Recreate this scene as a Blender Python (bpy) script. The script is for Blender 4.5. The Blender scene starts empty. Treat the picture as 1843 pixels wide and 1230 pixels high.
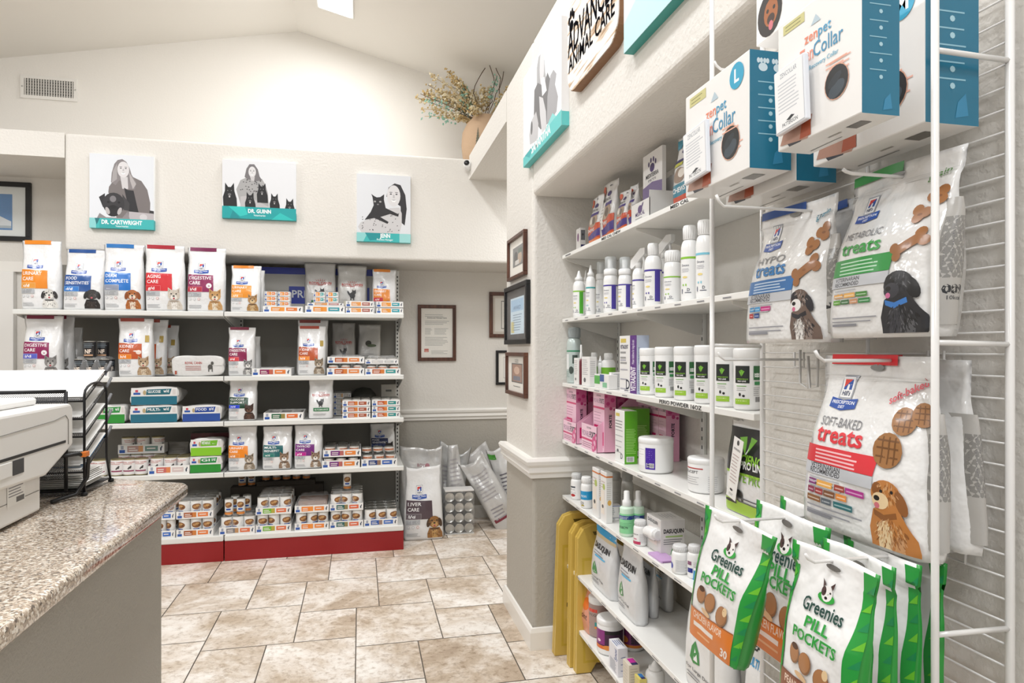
import bpy, bmesh, math, random
from mathutils import Vector, Matrix, noise

# ------------------------------------------------------------------ camera, light, exposure
F = 1200.0                                   # focal length in pixels of an 1843 px wide frame
TH = math.radians(12.84)
S_, C_ = math.sin(TH), math.cos(TH)
CX, CY, EYE = 921.5, 630.0, 1.3
scene = bpy.context.scene
cam = bpy.data.objects.new('camera', bpy.data.cameras.new('camera'))
scene.collection.objects.link(cam)
cam.location = (0, 0, EYE)
cam.rotation_euler = (math.pi/2, 0, -TH)
cam.data.sensor_width = 36
cam.data.lens = F/1843*36
cam.data.shift_y = (630-615)/1843
cam.data.clip_start = 0.02
scene.camera = cam

world = bpy.data.worlds.new('world'); scene.world = world; world.use_nodes = True
world.node_tree.nodes['Background'].inputs[0].default_value = (0.965, 0.98, 1.0, 1)
world.node_tree.nodes['Background'].inputs[1].default_value = 0.43
scene.view_settings.view_transform = 'Standard'
scene.view_settings.look = 'None'
scene.view_settings.gamma = 1
scene.view_settings.exposure = 0.58

def area(name, loc, sx, sy, power, rot=(0,0,0), col=(0.965,0.98,1.0)):
    l = bpy.data.lights.new(name, 'AREA'); l.shape = 'RECTANGLE'; l.size = sx; l.size_y = sy
    l.energy = power; l.color = col
    o = bpy.data.objects.new(name, l); scene.collection.objects.link(o)
    o.location = loc; o.rotation_euler = rot
    return o
def ceil_z(x): return 3.72 - (0.24*(x+0.457) if x > -0.457 else 0.20*(-0.457-x))
for i, (x, y, p) in enumerate([(-0.12, 4.30, 7), (-0.12, 2.3, 22), (-0.12, 0.3, 22), (-2.4, 3.0, 20), (-2.4, 0.6, 18), (-0.8, -1.6, 30)]):
    s = math.atan(0.24) if x > -0.457 else -math.atan(0.20)
    area('ceiling_lamp', (x, y, ceil_z(x)-0.06), 0.28, 0.95, p, (0, s, 0))

area('added_corner_fill', (1.55, 4.05, 2.44), 0.5, 0.9, 9)  # added fill light, no fixture seen; lifts the dark corner beside the gondola

# ------------------------------------------------------------------ pixel -> place helpers
def tt(px): return (px-CX)/F
def dirv(px, py):
    t = tt(px); return Vector((S_+t*C_, C_-t*S_, (CY-py)/F))
def at(px, py, X=None, Y=None, Z=None):
    d = dirv(px, py)
    k = X/d.x if X is not None else (Y/d.y if Y is not None else (Z-EYE)/d.z)
    return Vector((d.x*k, d.y*k, EYE+d.z*k))
def gx(px, Y):  t = tt(px); return Y*(S_+t*C_)/(C_-t*S_)
def yr(px, X):  t = tt(px); return X*(C_-t*S_)/(S_+t*C_)
def dep(x, y): return x*S_+y*C_
def zy(px, py, Y): return at(px, py, Y=Y).z
def zx(px, py, X): return at(px, py, X=X).z

# ------------------------------------------------------------------ materials
MC = {}
def lin(h):
    r = []
    for i in (0, 2, 4):
        c = int(h[i:i+2], 16)/255
        r.append(c/12.92 if c <= 0.04045 else ((c+0.055)/1.055)**2.4)
    return (r[0], r[1], r[2], 1)
def mat(h, rough=0.5, metal=0.0, coat=0.0, bump=0.0, bscale=60.0, spec=0.5, trans=0.0, alpha=1.0):
    key = (h, rough, metal, coat, bump, bscale, spec, trans, alpha)
    if key in MC: return MC[key]
    m = bpy.data.materials.new('paint_'+h); m.use_nodes = True
    nt = m.node_tree; b = nt.nodes['Principled BSDF']
    b.inputs['Base Color'].default_value = lin(h)
    b.inputs['Roughness'].default_value = rough
    b.inputs['Metallic'].default_value = metal
    b.inputs['Specular IOR Level'].default_value = spec
    if coat: b.inputs['Coat Weight'].default_value = coat; b.inputs['Coat Roughness'].default_value = 0.12
    if trans: b.inputs['Transmission Weight'].default_value = trans
    if alpha < 1: b.inputs['Alpha'].default_value = alpha
    if bump:
        tc = nt.nodes.new('ShaderNodeTexCoord'); n = nt.nodes.new('ShaderNodeTexNoise'); bp = nt.nodes.new('ShaderNodeBump')
        n.inputs['Scale'].default_value = bscale; n.inputs['Detail'].default_value = 3
        bp.inputs['Strength'].default_value = bump; bp.inputs['Distance'].default_value = 0.01
        nt.links.new(tc.outputs['Object'], n.inputs['Vector']); nt.links.new(n.outputs['Fac'], bp.inputs['Height'])
        nt.links.new(bp.outputs['Normal'], b.inputs['Normal'])
    MC[key] = m
    return m
def ink(h): return mat(h, 0.34, 0, 0.25)
FOIL = mat('ececec', 0.26, 0, 0.5, 0.5, 26)
def emit(h, s):
    m = bpy.data.materials.new('light_panel'); m.use_nodes = True
    b = m.node_tree.nodes['Principled BSDF']
    b.inputs['Emission Color'].default_value = lin(h); b.inputs['Emission Strength'].default_value = s
    return m
def nodes_mat(name, fn):
    m = bpy.data.materials.new(name); m.use_nodes = True
    nt = m.node_tree; fn(nt, nt.nodes['Principled BSDF'], nt.nodes, nt.links); return m
def f_wall(nt, b, N, L):
    g = N.new('ShaderNodeNewGeometry'); sp = N.new('ShaderNodeSeparateXYZ'); L.new(g.outputs['Position'], sp.inputs[0])
    gt = N.new('ShaderNodeMath'); gt.operation = 'GREATER_THAN'; gt.inputs[1].default_value = 0.80; L.new(sp.outputs['Z'], gt.inputs[0])
    mx = N.new('ShaderNodeMix'); mx.data_type = 'RGBA'; mx.inputs['A'].default_value = lin('b1aca2'); mx.inputs['B'].default_value = lin('e3dfd8')
    L.new(gt.outputs[0], mx.inputs['Factor']); L.new(mx.outputs['Result'], b.inputs['Base Color'])
    b.inputs['Roughness'].default_value = 0.7
    n = N.new('ShaderNodeTexNoise'); n.inputs['Scale'].default_value = 75; n.inputs['Detail'].default_value = 4
    L.new(g.outputs['Position'], n.inputs['Vector'])
    r = N.new('ShaderNodeValToRGB'); r.color_ramp.elements[0].position = 0.42; r.color_ramp.elements[1].position = 0.62
    L.new(n.outputs['Fac'], r.inputs[0])
    bp = N.new('ShaderNodeBump'); bp.inputs['Strength'].default_value = 0.26; bp.inputs['Distance'].default_value = 0.003
    L.new(r.outputs[0], bp.inputs['Height']); L.new(bp.outputs['Normal'], b.inputs['Normal'])
WALL = nodes_mat('textured_wall_paint', f_wall)
WHITEWALL = mat('f4f0e9', 0.75, 0, 0, 0.12, 90)
TRIM = mat('f2efe9', 0.35, 0, 0.2)
def f_tile(nt, b, N, L):
    a = N.new('ShaderNodeAttribute'); a.attribute_name = 'tile_seed'
    g = N.new('ShaderNodeNewGeometry')
    ad = N.new('ShaderNodeVectorMath'); ad.operation = 'ADD'; sc = N.new('ShaderNodeVectorMath'); sc.operation = 'SCALE'; sc.inputs['Scale'].default_value = 40
    L.new(a.outputs['Color'], sc.inputs[0]); L.new(sc.outputs[0], ad.inputs[0]); L.new(g.outputs['Position'], ad.inputs[1])
    n = N.new('ShaderNodeTexNoise'); n.inputs['Scale'].default_value = 2.3; n.inputs['Detail'].default_value = 10; n.inputs['Roughness'].default_value = 0.72; n.inputs['Distortion'].default_value = 0.5
    L.new(ad.outputs[0], n.inputs['Vector'])
    r = N.new('ShaderNodeValToRGB'); e = r.color_ramp.elements
    e[0].position = 0.30; e[0].color = lin('ae9a85'); e[1].position = 0.62; e[1].color = lin('f8f3ec')
    for p, c in ((0.42, 'c6b49f'), (0.485, 'dccfc0'), (0.54, 'ece3d9')):
        x = e.new(p); x.color = lin(c)
    L.new(n.outputs['Fac'], r.inputs[0])
    n2 = N.new('ShaderNodeTexNoise'); n2.inputs['Scale'].default_value = 34; n2.inputs['Detail'].default_value = 8; n2.inputs['Roughness'].default_value = 0.7
    L.new(ad.outputs[0], n2.inputs['Vector'])
    r2 = N.new('ShaderNodeValToRGB'); r2.color_ramp.elements[0].position = 0.34; r2.color_ramp.elements[0].color = (0.50, 0.42, 0.34, 1); r2.color_ramp.elements[1].position = 0.50; r2.color_ramp.elements[1].color = (1, 1, 1, 1)
    L.new(n2.outputs['Fac'], r2.inputs[0])
    mx = N.new('ShaderNodeMix'); mx.data_type = 'RGBA'; mx.blend_type = 'MULTIPLY'; mx.inputs['Factor'].default_value = 0.7
    L.new(r.outputs[0], mx.inputs['A']); L.new(r2.outputs[0], mx.inputs['B']); L.new(mx.outputs['Result'], b.inputs['Base Color'])
    b.inputs['Roughness'].default_value = 0.38
    bp = N.new('ShaderNodeBump'); bp.inputs['Strength'].default_value = 0.2; bp.inputs['Distance'].default_value = 0.004
    L.new(n2.outputs['Fac'], bp.inputs['Height']); L.new(bp.outputs['Normal'], b.inputs['Normal'])
TILE = nodes_mat('stone_look_tile', f_tile)
def f_gran(nt, b, N, L):
    tc = N.new('ShaderNodeTexCoord')
    v = N.new('ShaderNodeTexVoronoi'); v.inputs['Scale'].default_value = 260; L.new(tc.outputs['Object'], v.inputs['Vector'])
    r = N.new('ShaderNodeValToRGB'); r.color_ramp.interpolation = 'CONSTANT'; e = r.color_ramp.elements
    e[0].position = 0; e[0].color = lin('63564b'); e[1].position = 0.9; e[1].color = lin('d9cbb8')
    for p, c in ((0.08, '978674'), (0.24, 'b9a692'), (0.46, 'd8cbbb'), (0.66, 'a08d7b'), (0.78, 'efe8dd')):
        x = e.new(p); x.color = lin(c)
    sp = N.new('ShaderNodeSeparateColor'); L.new(v.outputs['Color'], sp.inputs[0]); L.new(sp.outputs[0], r.inputs[0])
    L.new(r.outputs[0], b.inputs['Base Color']); b.inputs['Roughness'].default_value = 0.14; b.inputs['Coat Weight'].default_value = 0.5
GRANITE = nodes_mat('speckled_granite', f_gran)
def f_wood(nt, b, N, L):
    tc = N.new('ShaderNodeTexCoord'); mp = N.new('ShaderNodeMapping'); mp.inputs['Scale'].default_value = (14, 14, 1.5)
    mp.inputs['Rotation'].default_value = (0, 0, 0)
    L.new(tc.outputs['Object'], mp.inputs['Vector'])
    n = N.new('ShaderNodeTexNoise'); n.inputs['Scale'].default_value = 3; n.inputs['Detail'].default_value = 6; L.new(mp.outputs[0], n.inputs['Vector'])
    r = N.new('ShaderNodeValToRGB'); e = r.color_ramp.elements; e[0].position = 0.3; e[0].color = lin('3a2016'); e[1].position = 0.7; e[1].color = lin('6b4230')
    L.new(n.outputs['Fac'], r.inputs[0]); L.new(r.outputs[0], b.inputs['Base Color']); b.inputs['Roughness'].default_value = 0.35
WOOD = nodes_mat('dark_wood', f_wood)
def f_rustic(nt, b, N, L):
    tc = N.new('ShaderNodeTexCoord'); mp = N.new('ShaderNodeMapping'); mp.inputs['Scale'].default_value = (1.5, 1.5, 16)
    L.new(tc.outputs['Object'], mp.inputs['Vector'])
    n = N.new('ShaderNodeTexNoise'); n.inputs['Scale'].default_value = 4; n.inputs['Detail'].default_value = 7; L.new(mp.outputs[0], n.inputs['Vector'])
    r = N.new('ShaderNodeValToRGB'); e = r.color_ramp.elements; e[0].position = 0.36; e[0].color = lin('a5825f'); e[1].position = 0.50; e[1].color = lin('efebe6')
    x = e.new(0.43); x.color = lin('cdb396')
    L.new(n.outputs['Fac'], r.inputs[0]); L.new(r.outputs[0], b.inputs['Base Color']); b.inputs['Roughness'].default_value = 0.6
RUSTIC = nodes_mat('whitewashed_planks', f_rustic)
WIRE = mat('e6e4e1', 0.28, 0.0, 0.5)
STEEL = mat('e4e4e0', 0.34, 0, 0.3)
DARKPANEL = mat('8b8880', 0.5)
METAL = mat('b9b9b5', 0.28, 0.9)
BLACK = mat('151516', 0.4)

# ------------------------------------------------------------------ mesh builder
class MB:
    def __init__(s): s.v = []; s.f = []; s.m = []; s.mats = []; s.sm = []
    def mi(s, m):
        if m not in s.mats: s.mats.append(m)
        return s.mats.index(m)
    def add(s, vs, fs, m, smooth=False):
        o = len(s.v); s.v += [tuple(v) for v in vs]; k = s.mi(m)
        for f in fs: s.f.append(tuple(o+i for i in f)); s.m.append(k); s.sm.append(smooth)
        return s
    def box(s, x0, x1, y0, y1, z0, z1, m, bev=0.0, M=None):
        if bev <= 0:
            vs = [(x, y, z) for z in (z0, z1) for y in (y0, y1) for x in (x0, x1)]
            fs = [(0,2,3,1),(4,5,7,6),(0,1,5,4),(2,6,7,3),(0,4,6,2),(1,3,7,5)]
        else:
            bm = bmesh.new(); bmesh.ops.create_cube(bm, size=1)
            for v in bm.verts: v.co = ((x0+x1)/2+v.co.x*(x1-x0), (y0+y1)/2+v.co.y*(y1-y0), (z0+z1)/2+v.co.z*(z1-z0))
            bmesh.ops.bevel(bm, geom=bm.edges[:], offset=bev, segments=2, affect='EDGES', profile=0.5)
            bm.verts.index_update(); vs = [tuple(v.co) for v in bm.verts]; fs = [tuple(v.index for v in f.verts) for f in bm.faces]; bm.free()
        if M is not None: vs = [tuple(M @ Vector(v)) for v in vs]
        return s.add(vs, fs, m)
    def grid(s, fn, nu, nv, m, smooth=True):
        vs = [fn(i/nu, j/nv) for j in range(nv+1) for i in range(nu+1)]
        fs = [(j*(nu+1)+i, j*(nu+1)+i+1, (j+1)*(nu+1)+i+1, (j+1)*(nu+1)+i) for j in range(nv) for i in range(nu)]
        return s.add(vs, fs, m, smooth)
    def lathe(s, prof, m, n=24, c=(0,0,0), smooth=True, ax=None):
        vs = []
        for r, z in prof:
            for i in range(n):
                a = 2*math.pi*i/n; vs.append(Vector((r*math.cos(a), r*math.sin(a), z)))
        if ax is not None: vs = [ax @ v for v in vs]
        vs = [v+Vector(c) for v in vs]
        fs = [(j*n+i, j*n+(i+1)%n, (j+1)*n+(i+1)%n, (j+1)*n+i) for j in range(len(prof)-1) for i in range(n)]
        fs.append(tuple(range(n-1, -1, -1))); fs.append(tuple((len(prof)-1)*n+i for i in range(n)))
        return s.add(vs, fs, m, smooth)
    def tube(s, pts, r, m, n=8):
        pts = [Vector(p) for p in pts]; rings = []
        up = None
        for i, p in enumerate(pts):
            d = (pts[min(i+1, len(pts)-1)]-pts[max(i-1, 0)]).normalized()
            if up is None:
                up = Vector((0,0,1)) if abs(d.z) < 0.9 else Vector((1,0,0))
            a = d.cross(up).normalized(); up = a.cross(d).normalized()
            for k in range(n):
                t = 2*math.pi*k/n; rings.append(p+a*(r*math.cos(t))+up*(r*math.sin(t)))
        fs = [(j*n+k, j*n+(k+1)%n, (j+1)*n+(k+1)%n, (j+1)*n+k) for j in range(len(pts)-1) for k in range(n)]
        fs.append(tuple(range(n-1, -1, -1))); fs.append(tuple((len(pts)-1)*n+k for k in range(n)))
        return s.add(rings, fs, m, True)
    def prism(s, pts, y0, y1, m, M=None):
        """outline in x,z extruded along y"""
        n = len(pts); vs = [(x, y0, z) for x, z in pts]+[(x, y1, z) for x, z in pts]
        fs = [tuple(range(n-1, -1, -1)), tuple(range(n, 2*n))]+[(i, (i+1) % n, n+(i+1) % n, n+i) for i in range(n)]
        if M is not None: vs = [tuple(M @ Vector(v)) for v in vs]
        return s.add(vs, fs, m)
    def build(s, name, parent=None, loc=None, rz=0):
        me = bpy.data.meshes.new(name); me.from_pydata(s.v, [], s.f)
        for m in s.mats: me.materials.append(m)
        me.polygons.foreach_set('material_index', s.m); me.polygons.foreach_set('use_smooth', s.sm)
        me.update()
        o = bpy.data.objects.new(name, me); scene.collection.objects.link(o)
        if parent is not None: o.parent = parent
        if loc is not None: o.location = loc
        if rz: o.rotation_euler = (0, 0, rz)
        return o
def fixn(o):
    bm = bmesh.new(); bm.from_mesh(o.data); bmesh.ops.recalc_face_normals(bm, faces=bm.faces[:]); bm.to_mesh(o.data); bm.free(); return o

def tag(o, label, cat, group=None):
    o['label'] = label; o['category'] = cat
    if group: o['group'] = group
    return o
def thing(name, label, cat, loc=(0,0,0), rz=0.0, group=None):
    o = bpy.data.objects.new(name, None); scene.collection.objects.link(o); o.empty_display_size = 0.02
    o.location = loc; o.rotation_euler = (0, 0, rz); return tag(o, label, cat, group)
def struct(o): o['kind'] = 'structure'; return o
def clone(root, loc, label, rz=None):
    c = root.copy(); scene.collection.objects.link(c); c.location = loc; c['label'] = label
    if rz is not None: c.rotation_euler = (0, 0, rz)
    for ch in list(root.children):
        k = ch.copy(); scene.collection.objects.link(k); k.parent = c
        for g in list(ch.children):
            q = g.copy(); scene.collection.objects.link(q); q.parent = k
    return c

# ------------------------------------------------------------------ printing (flat inks that follow a surface)
TC = {}
def text_mesh(s, weight=0.0):
    k = (s, weight)
    if k not in TC:
        c = bpy.data.curves.new('lettering', 'FONT'); c.body = s; c.size = 1.0; c.fill_mode = 'FRONT'; c.resolution_u = 2; c.offset = weight
        o = bpy.data.objects.new('lettering', c); me = o.to_mesh()
        vs = [(v.co.x, v.co.y) for v in me.vertices]; fs = [tuple(p.vertices) for p in me.polygons]
        o.to_mesh_clear(); bpy.data.objects.remove(o); bpy.data.curves.remove(c)
        if not vs: vs = [(0, 0), (.1, 0), (0, .1)]; fs = [(0, 1, 2)]
        x0 = min(v[0] for v in vs); x1 = max(v[0] for v in vs); y0 = min(v[1] for v in vs); y1 = max(v[1] for v in vs)
        TC[k] = ([(x-x0, y) for x, y in vs], fs, x1-x0, y0, y1)
    return TC[k]
class Print:
    """inks laid out on a face 1 wide and A tall"""
    def __init__(s, A, step=0.06): s.A = A; s.step = step; s.items = []; s.n = 0
    def tris(s, pts, tr, h, layer=None):
        s.n += 1; out = []; st = s.step
        stack = [tuple(pts[i] for i in t) for t in tr]
        while stack:
            t = stack.pop(); e = [(math.dist(t[0], t[1]), 0), (math.dist(t[1], t[2]), 1), (math.dist(t[2], t[0]), 2)]
            l, i = max(e)
            if l > st*1.3 and len(out) < 6000:
                a, b, c = t[i], t[(i+1) % 3], t[(i+2) % 3]; m = ((a[0]+b[0])/2, (a[1]+b[1])/2)
                stack += [(a, m, c), (m, b, c)]
            else: out.append(t)
        s.items.append((out, h, s.n))
        return s
    def restep(s, st):
        it = s.items; s.items = []; s.step = st; s.n = 0
        for tr, h, n in it:
            pts = [p for t in tr for p in t]; s.tris(pts, [(3*i, 3*i+1, 3*i+2) for i in range(len(tr))], h); s.items[-1] = (s.items[-1][0], h, n)
        return s
    def rect(s, x0, y0, x1, y1, h): return s.tris([(x0,y0),(x1,y0),(x1,y1),(x0,y1)], [(0,1,2),(0,2,3)], h)
    def poly(s, pts, h):
        from mathutils.geometry import tessellate_polygon
        tr = tessellate_polygon([[Vector((x, y, 0)) for x, y in pts]])
        return s.tris(pts, tr, h)
    def ell(s, cx, cy, rx, ry, h, n=14, rot=0):
        p = []
        for i in range(n):
            a = 2*math.pi*i/n; x, y = rx*math.cos(a), ry*math.sin(a)
            p.append((cx+x*math.cos(rot)-y*math.sin(rot), cy+x*math.sin(rot)+y*math.cos(rot)))
        return s.tris(p+[(cx, cy)], [(i, (i+1) % n, n) for i in range(n)], h)
    def text(s, t, x, y, size, h, al='L', w=None, weight=0.012, rot=0, slant=0):
        vs, fs, tw, y0, y1 = text_mesh(t, weight)
        sx = size/0.70
        if w: kx = w/tw
        else: kx = sx
        W_ = tw*kx
        ox = {'L': 0, 'C': -W_/2, 'R': -W_}[al]
        cr, sr = math.cos(rot), math.sin(rot); pts = []
        for a, b in vs:
            px, py = a*kx+ox+b*sx*slant, b*sx
            pts.append((x+px*cr-py*sr, y+px*sr+py*cr))
        tr = []
        for f in fs:
            for i in range(1, len(f)-1): tr.append((f[0], f[i], f[i+1]))
        return s.tris(pts, tr, h)
    def lines(s, x0, y1, x1, n, dy, h='9a9a9a', th=None):
        rnd = random.Random(int((x0+y1)*1000))
        for i in range(n):
            y = y1-i*dy; s.rect(x0, y-(th or dy*0.35), x0+(x1-x0)*rnd.uniform(0.72, 1), y, h); s.n -= 1
        return s
def build_prints(name, parent, pairs, off=0.0004, gap=0.00002, mk=None):
    vs, fs, ms, mats = [], [], [], []
    for P, fn in pairs:
        for tris, h, n in P.items:
            m = (mk or ink)(h)
            if m not in mats: mats.append(m)
            k = mats.index(m); cache = {}
            for t in tris:
                idx = []
                for p in t:
                    if p not in cache:
                        u = min(max(p[0], 0.0), 1.0); v = min(max(p[1]/P.A, 0.0), 1.0)
                        cache[p] = len(vs); vs.append(tuple(fn(u, v, off+n*gap)))
                    idx.append(cache[p])
                fs.append(tuple(idx)); ms.append(k)
    me = bpy.data.meshes.new(name); me.from_pydata(vs, [], fs)
    for m in mats: me.materials.append(m)
    me.polygons.foreach_set('material_index', ms); me.polygons.foreach_set('use_smooth', [True]*len(fs)); me.update()
    o = bpy.data.objects.new(name, me); scene.collection.objects.link(o); o.parent = parent
    return o

# drawings -----------------------------------------------------------
def hex_mix(a, b, t):
    return ''.join('%02x' % int(int(a[i:i+2], 16)*(1-t)+int(b[i:i+2], 16)*t) for i in (0, 2, 4))
def fur(P, cx, cy, rx, ry, cols, n, ln, seed=1):
    r = random.Random(seed)
    for i in range(n):
        a = r.uniform(0, 6.28); q = math.sqrt(r.random()); x = cx+q*rx*math.cos(a); y = cy+q*ry*math.sin(a)
        P.ell(x, y, ln*r.uniform(.18, .34), ln*r.uniform(.6, 1.1), r.choice(cols), n=5, rot=(x-cx)/rx*.9+r.uniform(-.3, .3)); P.n -= 1
    P.n += 1
def pet(P, cx, y0, s, main, dark, light='e8e2d8', kind='dog', body=None):
    """a sitting dog or cat, s tall, its feet at y0"""
    hy = y0+s*0.66; r = s*0.26; body = body or main
    P.poly([(cx-.30*s, y0), (cx-.31*s, y0+.18*s), (cx-.22*s, y0+.42*s), (cx+.22*s, y0+.42*s), (cx+.33*s, y0+.2*s), (cx+.34*s, y0)], body)
    P.poly([(cx-.10*s, y0), (cx-.13*s, y0+.34*s), (cx+.12*s, y0+.34*s), (cx+.12*s, y0)], light)
    if kind == 'cat' or kind == 'perk':
        for q in (-1, 1):
            P.poly([(cx+q*.25*s, hy+.02*s), (cx+q*.25*s, hy+.36*s), (cx+q*.05*s, hy+.20*s)], main)
            P.poly([(cx+q*.22*s, hy+.10*s), (cx+q*.225*s, hy+.29*s), (cx+q*.11*s, hy+.19*s)], dark)
    P.ell(cx, hy, r, r*0.92, main)
    if kind == 'dog':
        for q in (-1, 1): P.ell(cx+q*.25*s, hy-.03*s, .085*s, .19*s, dark, rot=q*0.25)
    sh = [hex_mix(main, dark, .45), hex_mix(main, 'ffffff', .22), hex_mix(main, dark, .7), main]
    fur(P, cx, y0+.2*s, .27*s, .18*s, sh, 34, .05*s, 3); fur(P, cx, hy+.03*s, .22*s, .19*s, sh, 34, .045*s, 5)
    P.ell(cx, hy-.10*s, .14*s, .11*s, light)
    for q in (-1, 1): P.ell(cx+q*.105*s, hy+.06*s, .032*s, .034*s, '1c1511', n=8)
    P.ell(cx, hy-.045*s, .05*s, .035*s, '15100e', n=8)
    if kind != 'cat': P.ell(cx, hy-.155*s, .045*s, .045*s, 'b5525a', n=8)
    else:
        for q in (-1, 0, 1): P.rect(cx+q*.07*s-.012*s, hy+.13*s, cx+q*.07*s+.012*s, hy+.22*s, dark)
    P.poly([(cx-.2*s, y0+.40*s), (cx+.2*s, y0+.40*s), (cx+.16*s, y0+.35*s), (cx-.16*s, y0+.35*s)], dark)
def hlogo(P, cx, y, w, tilt=0.0):
    """framed red and blue mark over a blue ribbon; w = ribbon width"""
    a = w*0.42; y1 = y+w*0.27
    P.rect(cx-a/2-.012, y1-.012, cx+a/2+.012, y1+a*1.12+.012, 'a9acb4'); P.rect(cx-a/2, y1, cx+a/2, y1+a*1.12, 'f4f4f4')
    P.rect(cx-a*.36, y1+a*.42, cx+a*.36, y1+a*1.0, '1c4da0')
    P.poly([(cx-a*.36, y1+a*.55), (cx-a*.36, y1+a*1.0), (cx+a*.30, y1+a*1.0)], 'd8402f')
    P.poly([(cx-a*.12, y1+a*.42), (cx-a*.05, y1+a*.72), (cx+a*.10, y1+a*.72), (cx+a*.12, y1+a*.42)], 'f4f4f4')
    P.text("Hill's", cx, y1+a*.10, a*.25, '1b2a55', 'C', w=a*.72, weight=.03)
    P.poly([(cx-w/2, y+w*.03), (cx, y-w*.04), (cx+w/2, y+w*.03), (cx+w/2, y+w*.26), (cx, y+w*.20), (cx-w/2, y+w*.26)], '1c4da6')
    P.text('PRESCRIPTION', cx, y+w*.115, w*.075, 'f2f4fa', 'C', w=w*.86, weight=.02)
    P.text('DIET', cx, y+w*.015, w*.065, 'f2f4fa', 'C', w=w*.24, weight=.02)
def hills_bag(A, t1, t2, col, code, ccol, petspec, title2=None, badge=None):
    P = Print(A)
    hlogo(P, .38, A*.60, .40)
    P.poly([(.03, A*.30), (.03, A*.585), (.40, A*.575), (.72, A*.57), (.73, A*.30)], col)
    n = len(t1)
    P.text(t1, .07, A*.50, A*.052, 'fbfbfb', w=min(.60, n*.072), weight=.01)
    if t2: P.text(t2, .07, A*.42, A*.052, 'fbfbfb', w=min(.60, len(t2)*.075), weight=.01)
    P.rect(.03, A*.30, .43, A*.385, hex_mix(ccol, 'ffffff', .35)); P.rect(.04, A*.306, .42, A*.379, ccol)
    P.text(code, .10, A*.322, A*.042, 'ffffff', w=.17, weight=.02)
    P.rect(.04, A*.225, .40, A*.29, 'b9bcc0'); P.lines(.07, A*.28, .37, 3, A*.018, '77797d')
    for i, c in enumerate(('c9ccd0', 'c9ccd0', 'd9a9a5')):
        P.ell(.10+i*.12, A*.185, .035, .035, c, n=10); P.ell(.10+i*.12, A*.185, .022, .022, 'f0f0f0', n=10)
    P.lines(.07, A*.09, .42, 3, A*.02, 'a9abae')
    if badge == 'arrow':
        P.ell(.61, A*.40, .075, .075, 'f4f0f2'); P.text('>', .61, A*.375, .07, col, 'C', weight=.03)
    if badge == 'kid':
        P.ell(.64, A*.42, .08, .07, 'f0d9cc'); P.ell(.60, A*.44, .12, .022, 'f6ece6')
    if badge == 'gold' or badge == 'kid':
        P.rect(.80, A*.60, .92, A*.72, 'b59a4a')
    k, m, d, l = petspec
    pet(P, .77, A*.015, min(.46*A, .60), m, d, l, k)
    return P
def rc_bag(A, animal='cat', col='2e6b4b', word=None, dark=False):
    P = Print(A)
    wcol = 'c2342b'
    for i in range(5): P.poly([(.5+(i-2)*.055-.012, A*.66), (.5+(i-2)*.055+.012, A*.66), (.5+(i-2)*.085, A*.70+.015*(2-abs(i-2)))], wcol)
    P.text('ROYAL CANIN', .5, A*.60, A*.045, wcol, 'C', w=.72, weight=.02)
    P.rect(.14, A*.585, .86, A*.59, wcol)
    P.rect(.42, A*.575, .58, A*.581, wcol)
    c = '3a3a3c'
    P.ell(.5, A*.40, .10, .11, c); P.ell(.56, A*.46, .07, .07, c)
    for q in (-1, 1): P.poly([(.56+q*.065, A*.46+.02), (.56+q*.06, A*.46+.11), (.56+q*.015, A*.46+.06)], c)
    for q in (-1, 1): P.rect(.5+q*.05-.018, A*.30, .5+q*.05+.018, A*.38, c)
    P.ell(.38, A*.44, .035, .10, c, rot=.5)
    P.rect(.20, A*.19, .86, A*.28, col)
    if word: P.text(word, .53, A*.215, A*.04, 'e9efe9', 'C', w=.56, weight=.02)
    else: P.lines(.28, A*.25, .78, 2, A*.03, 'dcd4d4')
    P.lines(.2, A*.12, .85, 2, A*.03, 'a0a0a0')
    return P

# ------------------------------------------------------------------ product shapes
def bag_fn(W, H, D, seed=0, lean=0.0, top_w=1.0, bot=1.0, flat=0.93, amp=0.004, tilt=0.0, ears=0.0):
    sd = seed*7.31
    def depth(v):
        if v < .55: return (0.80+0.20*math.sin(min(v/.55, 1)*math.pi*.9))*bot
        k = min((v-.55)/(flat-.55), 1.0); return max((0.86)*bot*(1-k)**1.15, 0.035)
    def width(v):
        return W*(1+(top_w-1)*v)*(1-0.05*math.exp(-((v-.80)/.10)**2))
    def fn(u, v, off=0.0, back=False):
        x = 2*u-1; d = D/2*depth(v); n = 4.5-2.3*min(v/.8, 1)
        y = d*max(1-abs(x)**n, 0.0)**(1/n)
        w = amp*(noise.noise(Vector((u*3.1+sd, v*4.3, sd)))+.28*noise.noise(Vector((u*8+sd, v*7, sd+4))))*min(1, 6*min(u, 1-u)+.12)*min(1, 5*v+.1)
        yy = (y+(0 if back else off)) if back else -(y+off)
        zz = v*H+ears*(2*u-1)**2*max(0, (v-.68)/.32)+ears*.35*math.sin(u*6+sd)*max(0, (v-.68)/.32)
        return Vector((x*width(v)/2*(0.985 if v < .02 else 1)+tilt*v*H, yy+w+lean*v*H+(math.sin(u*5+sd)*.004 if v > .88 else 0), zz))
    return fn
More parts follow.
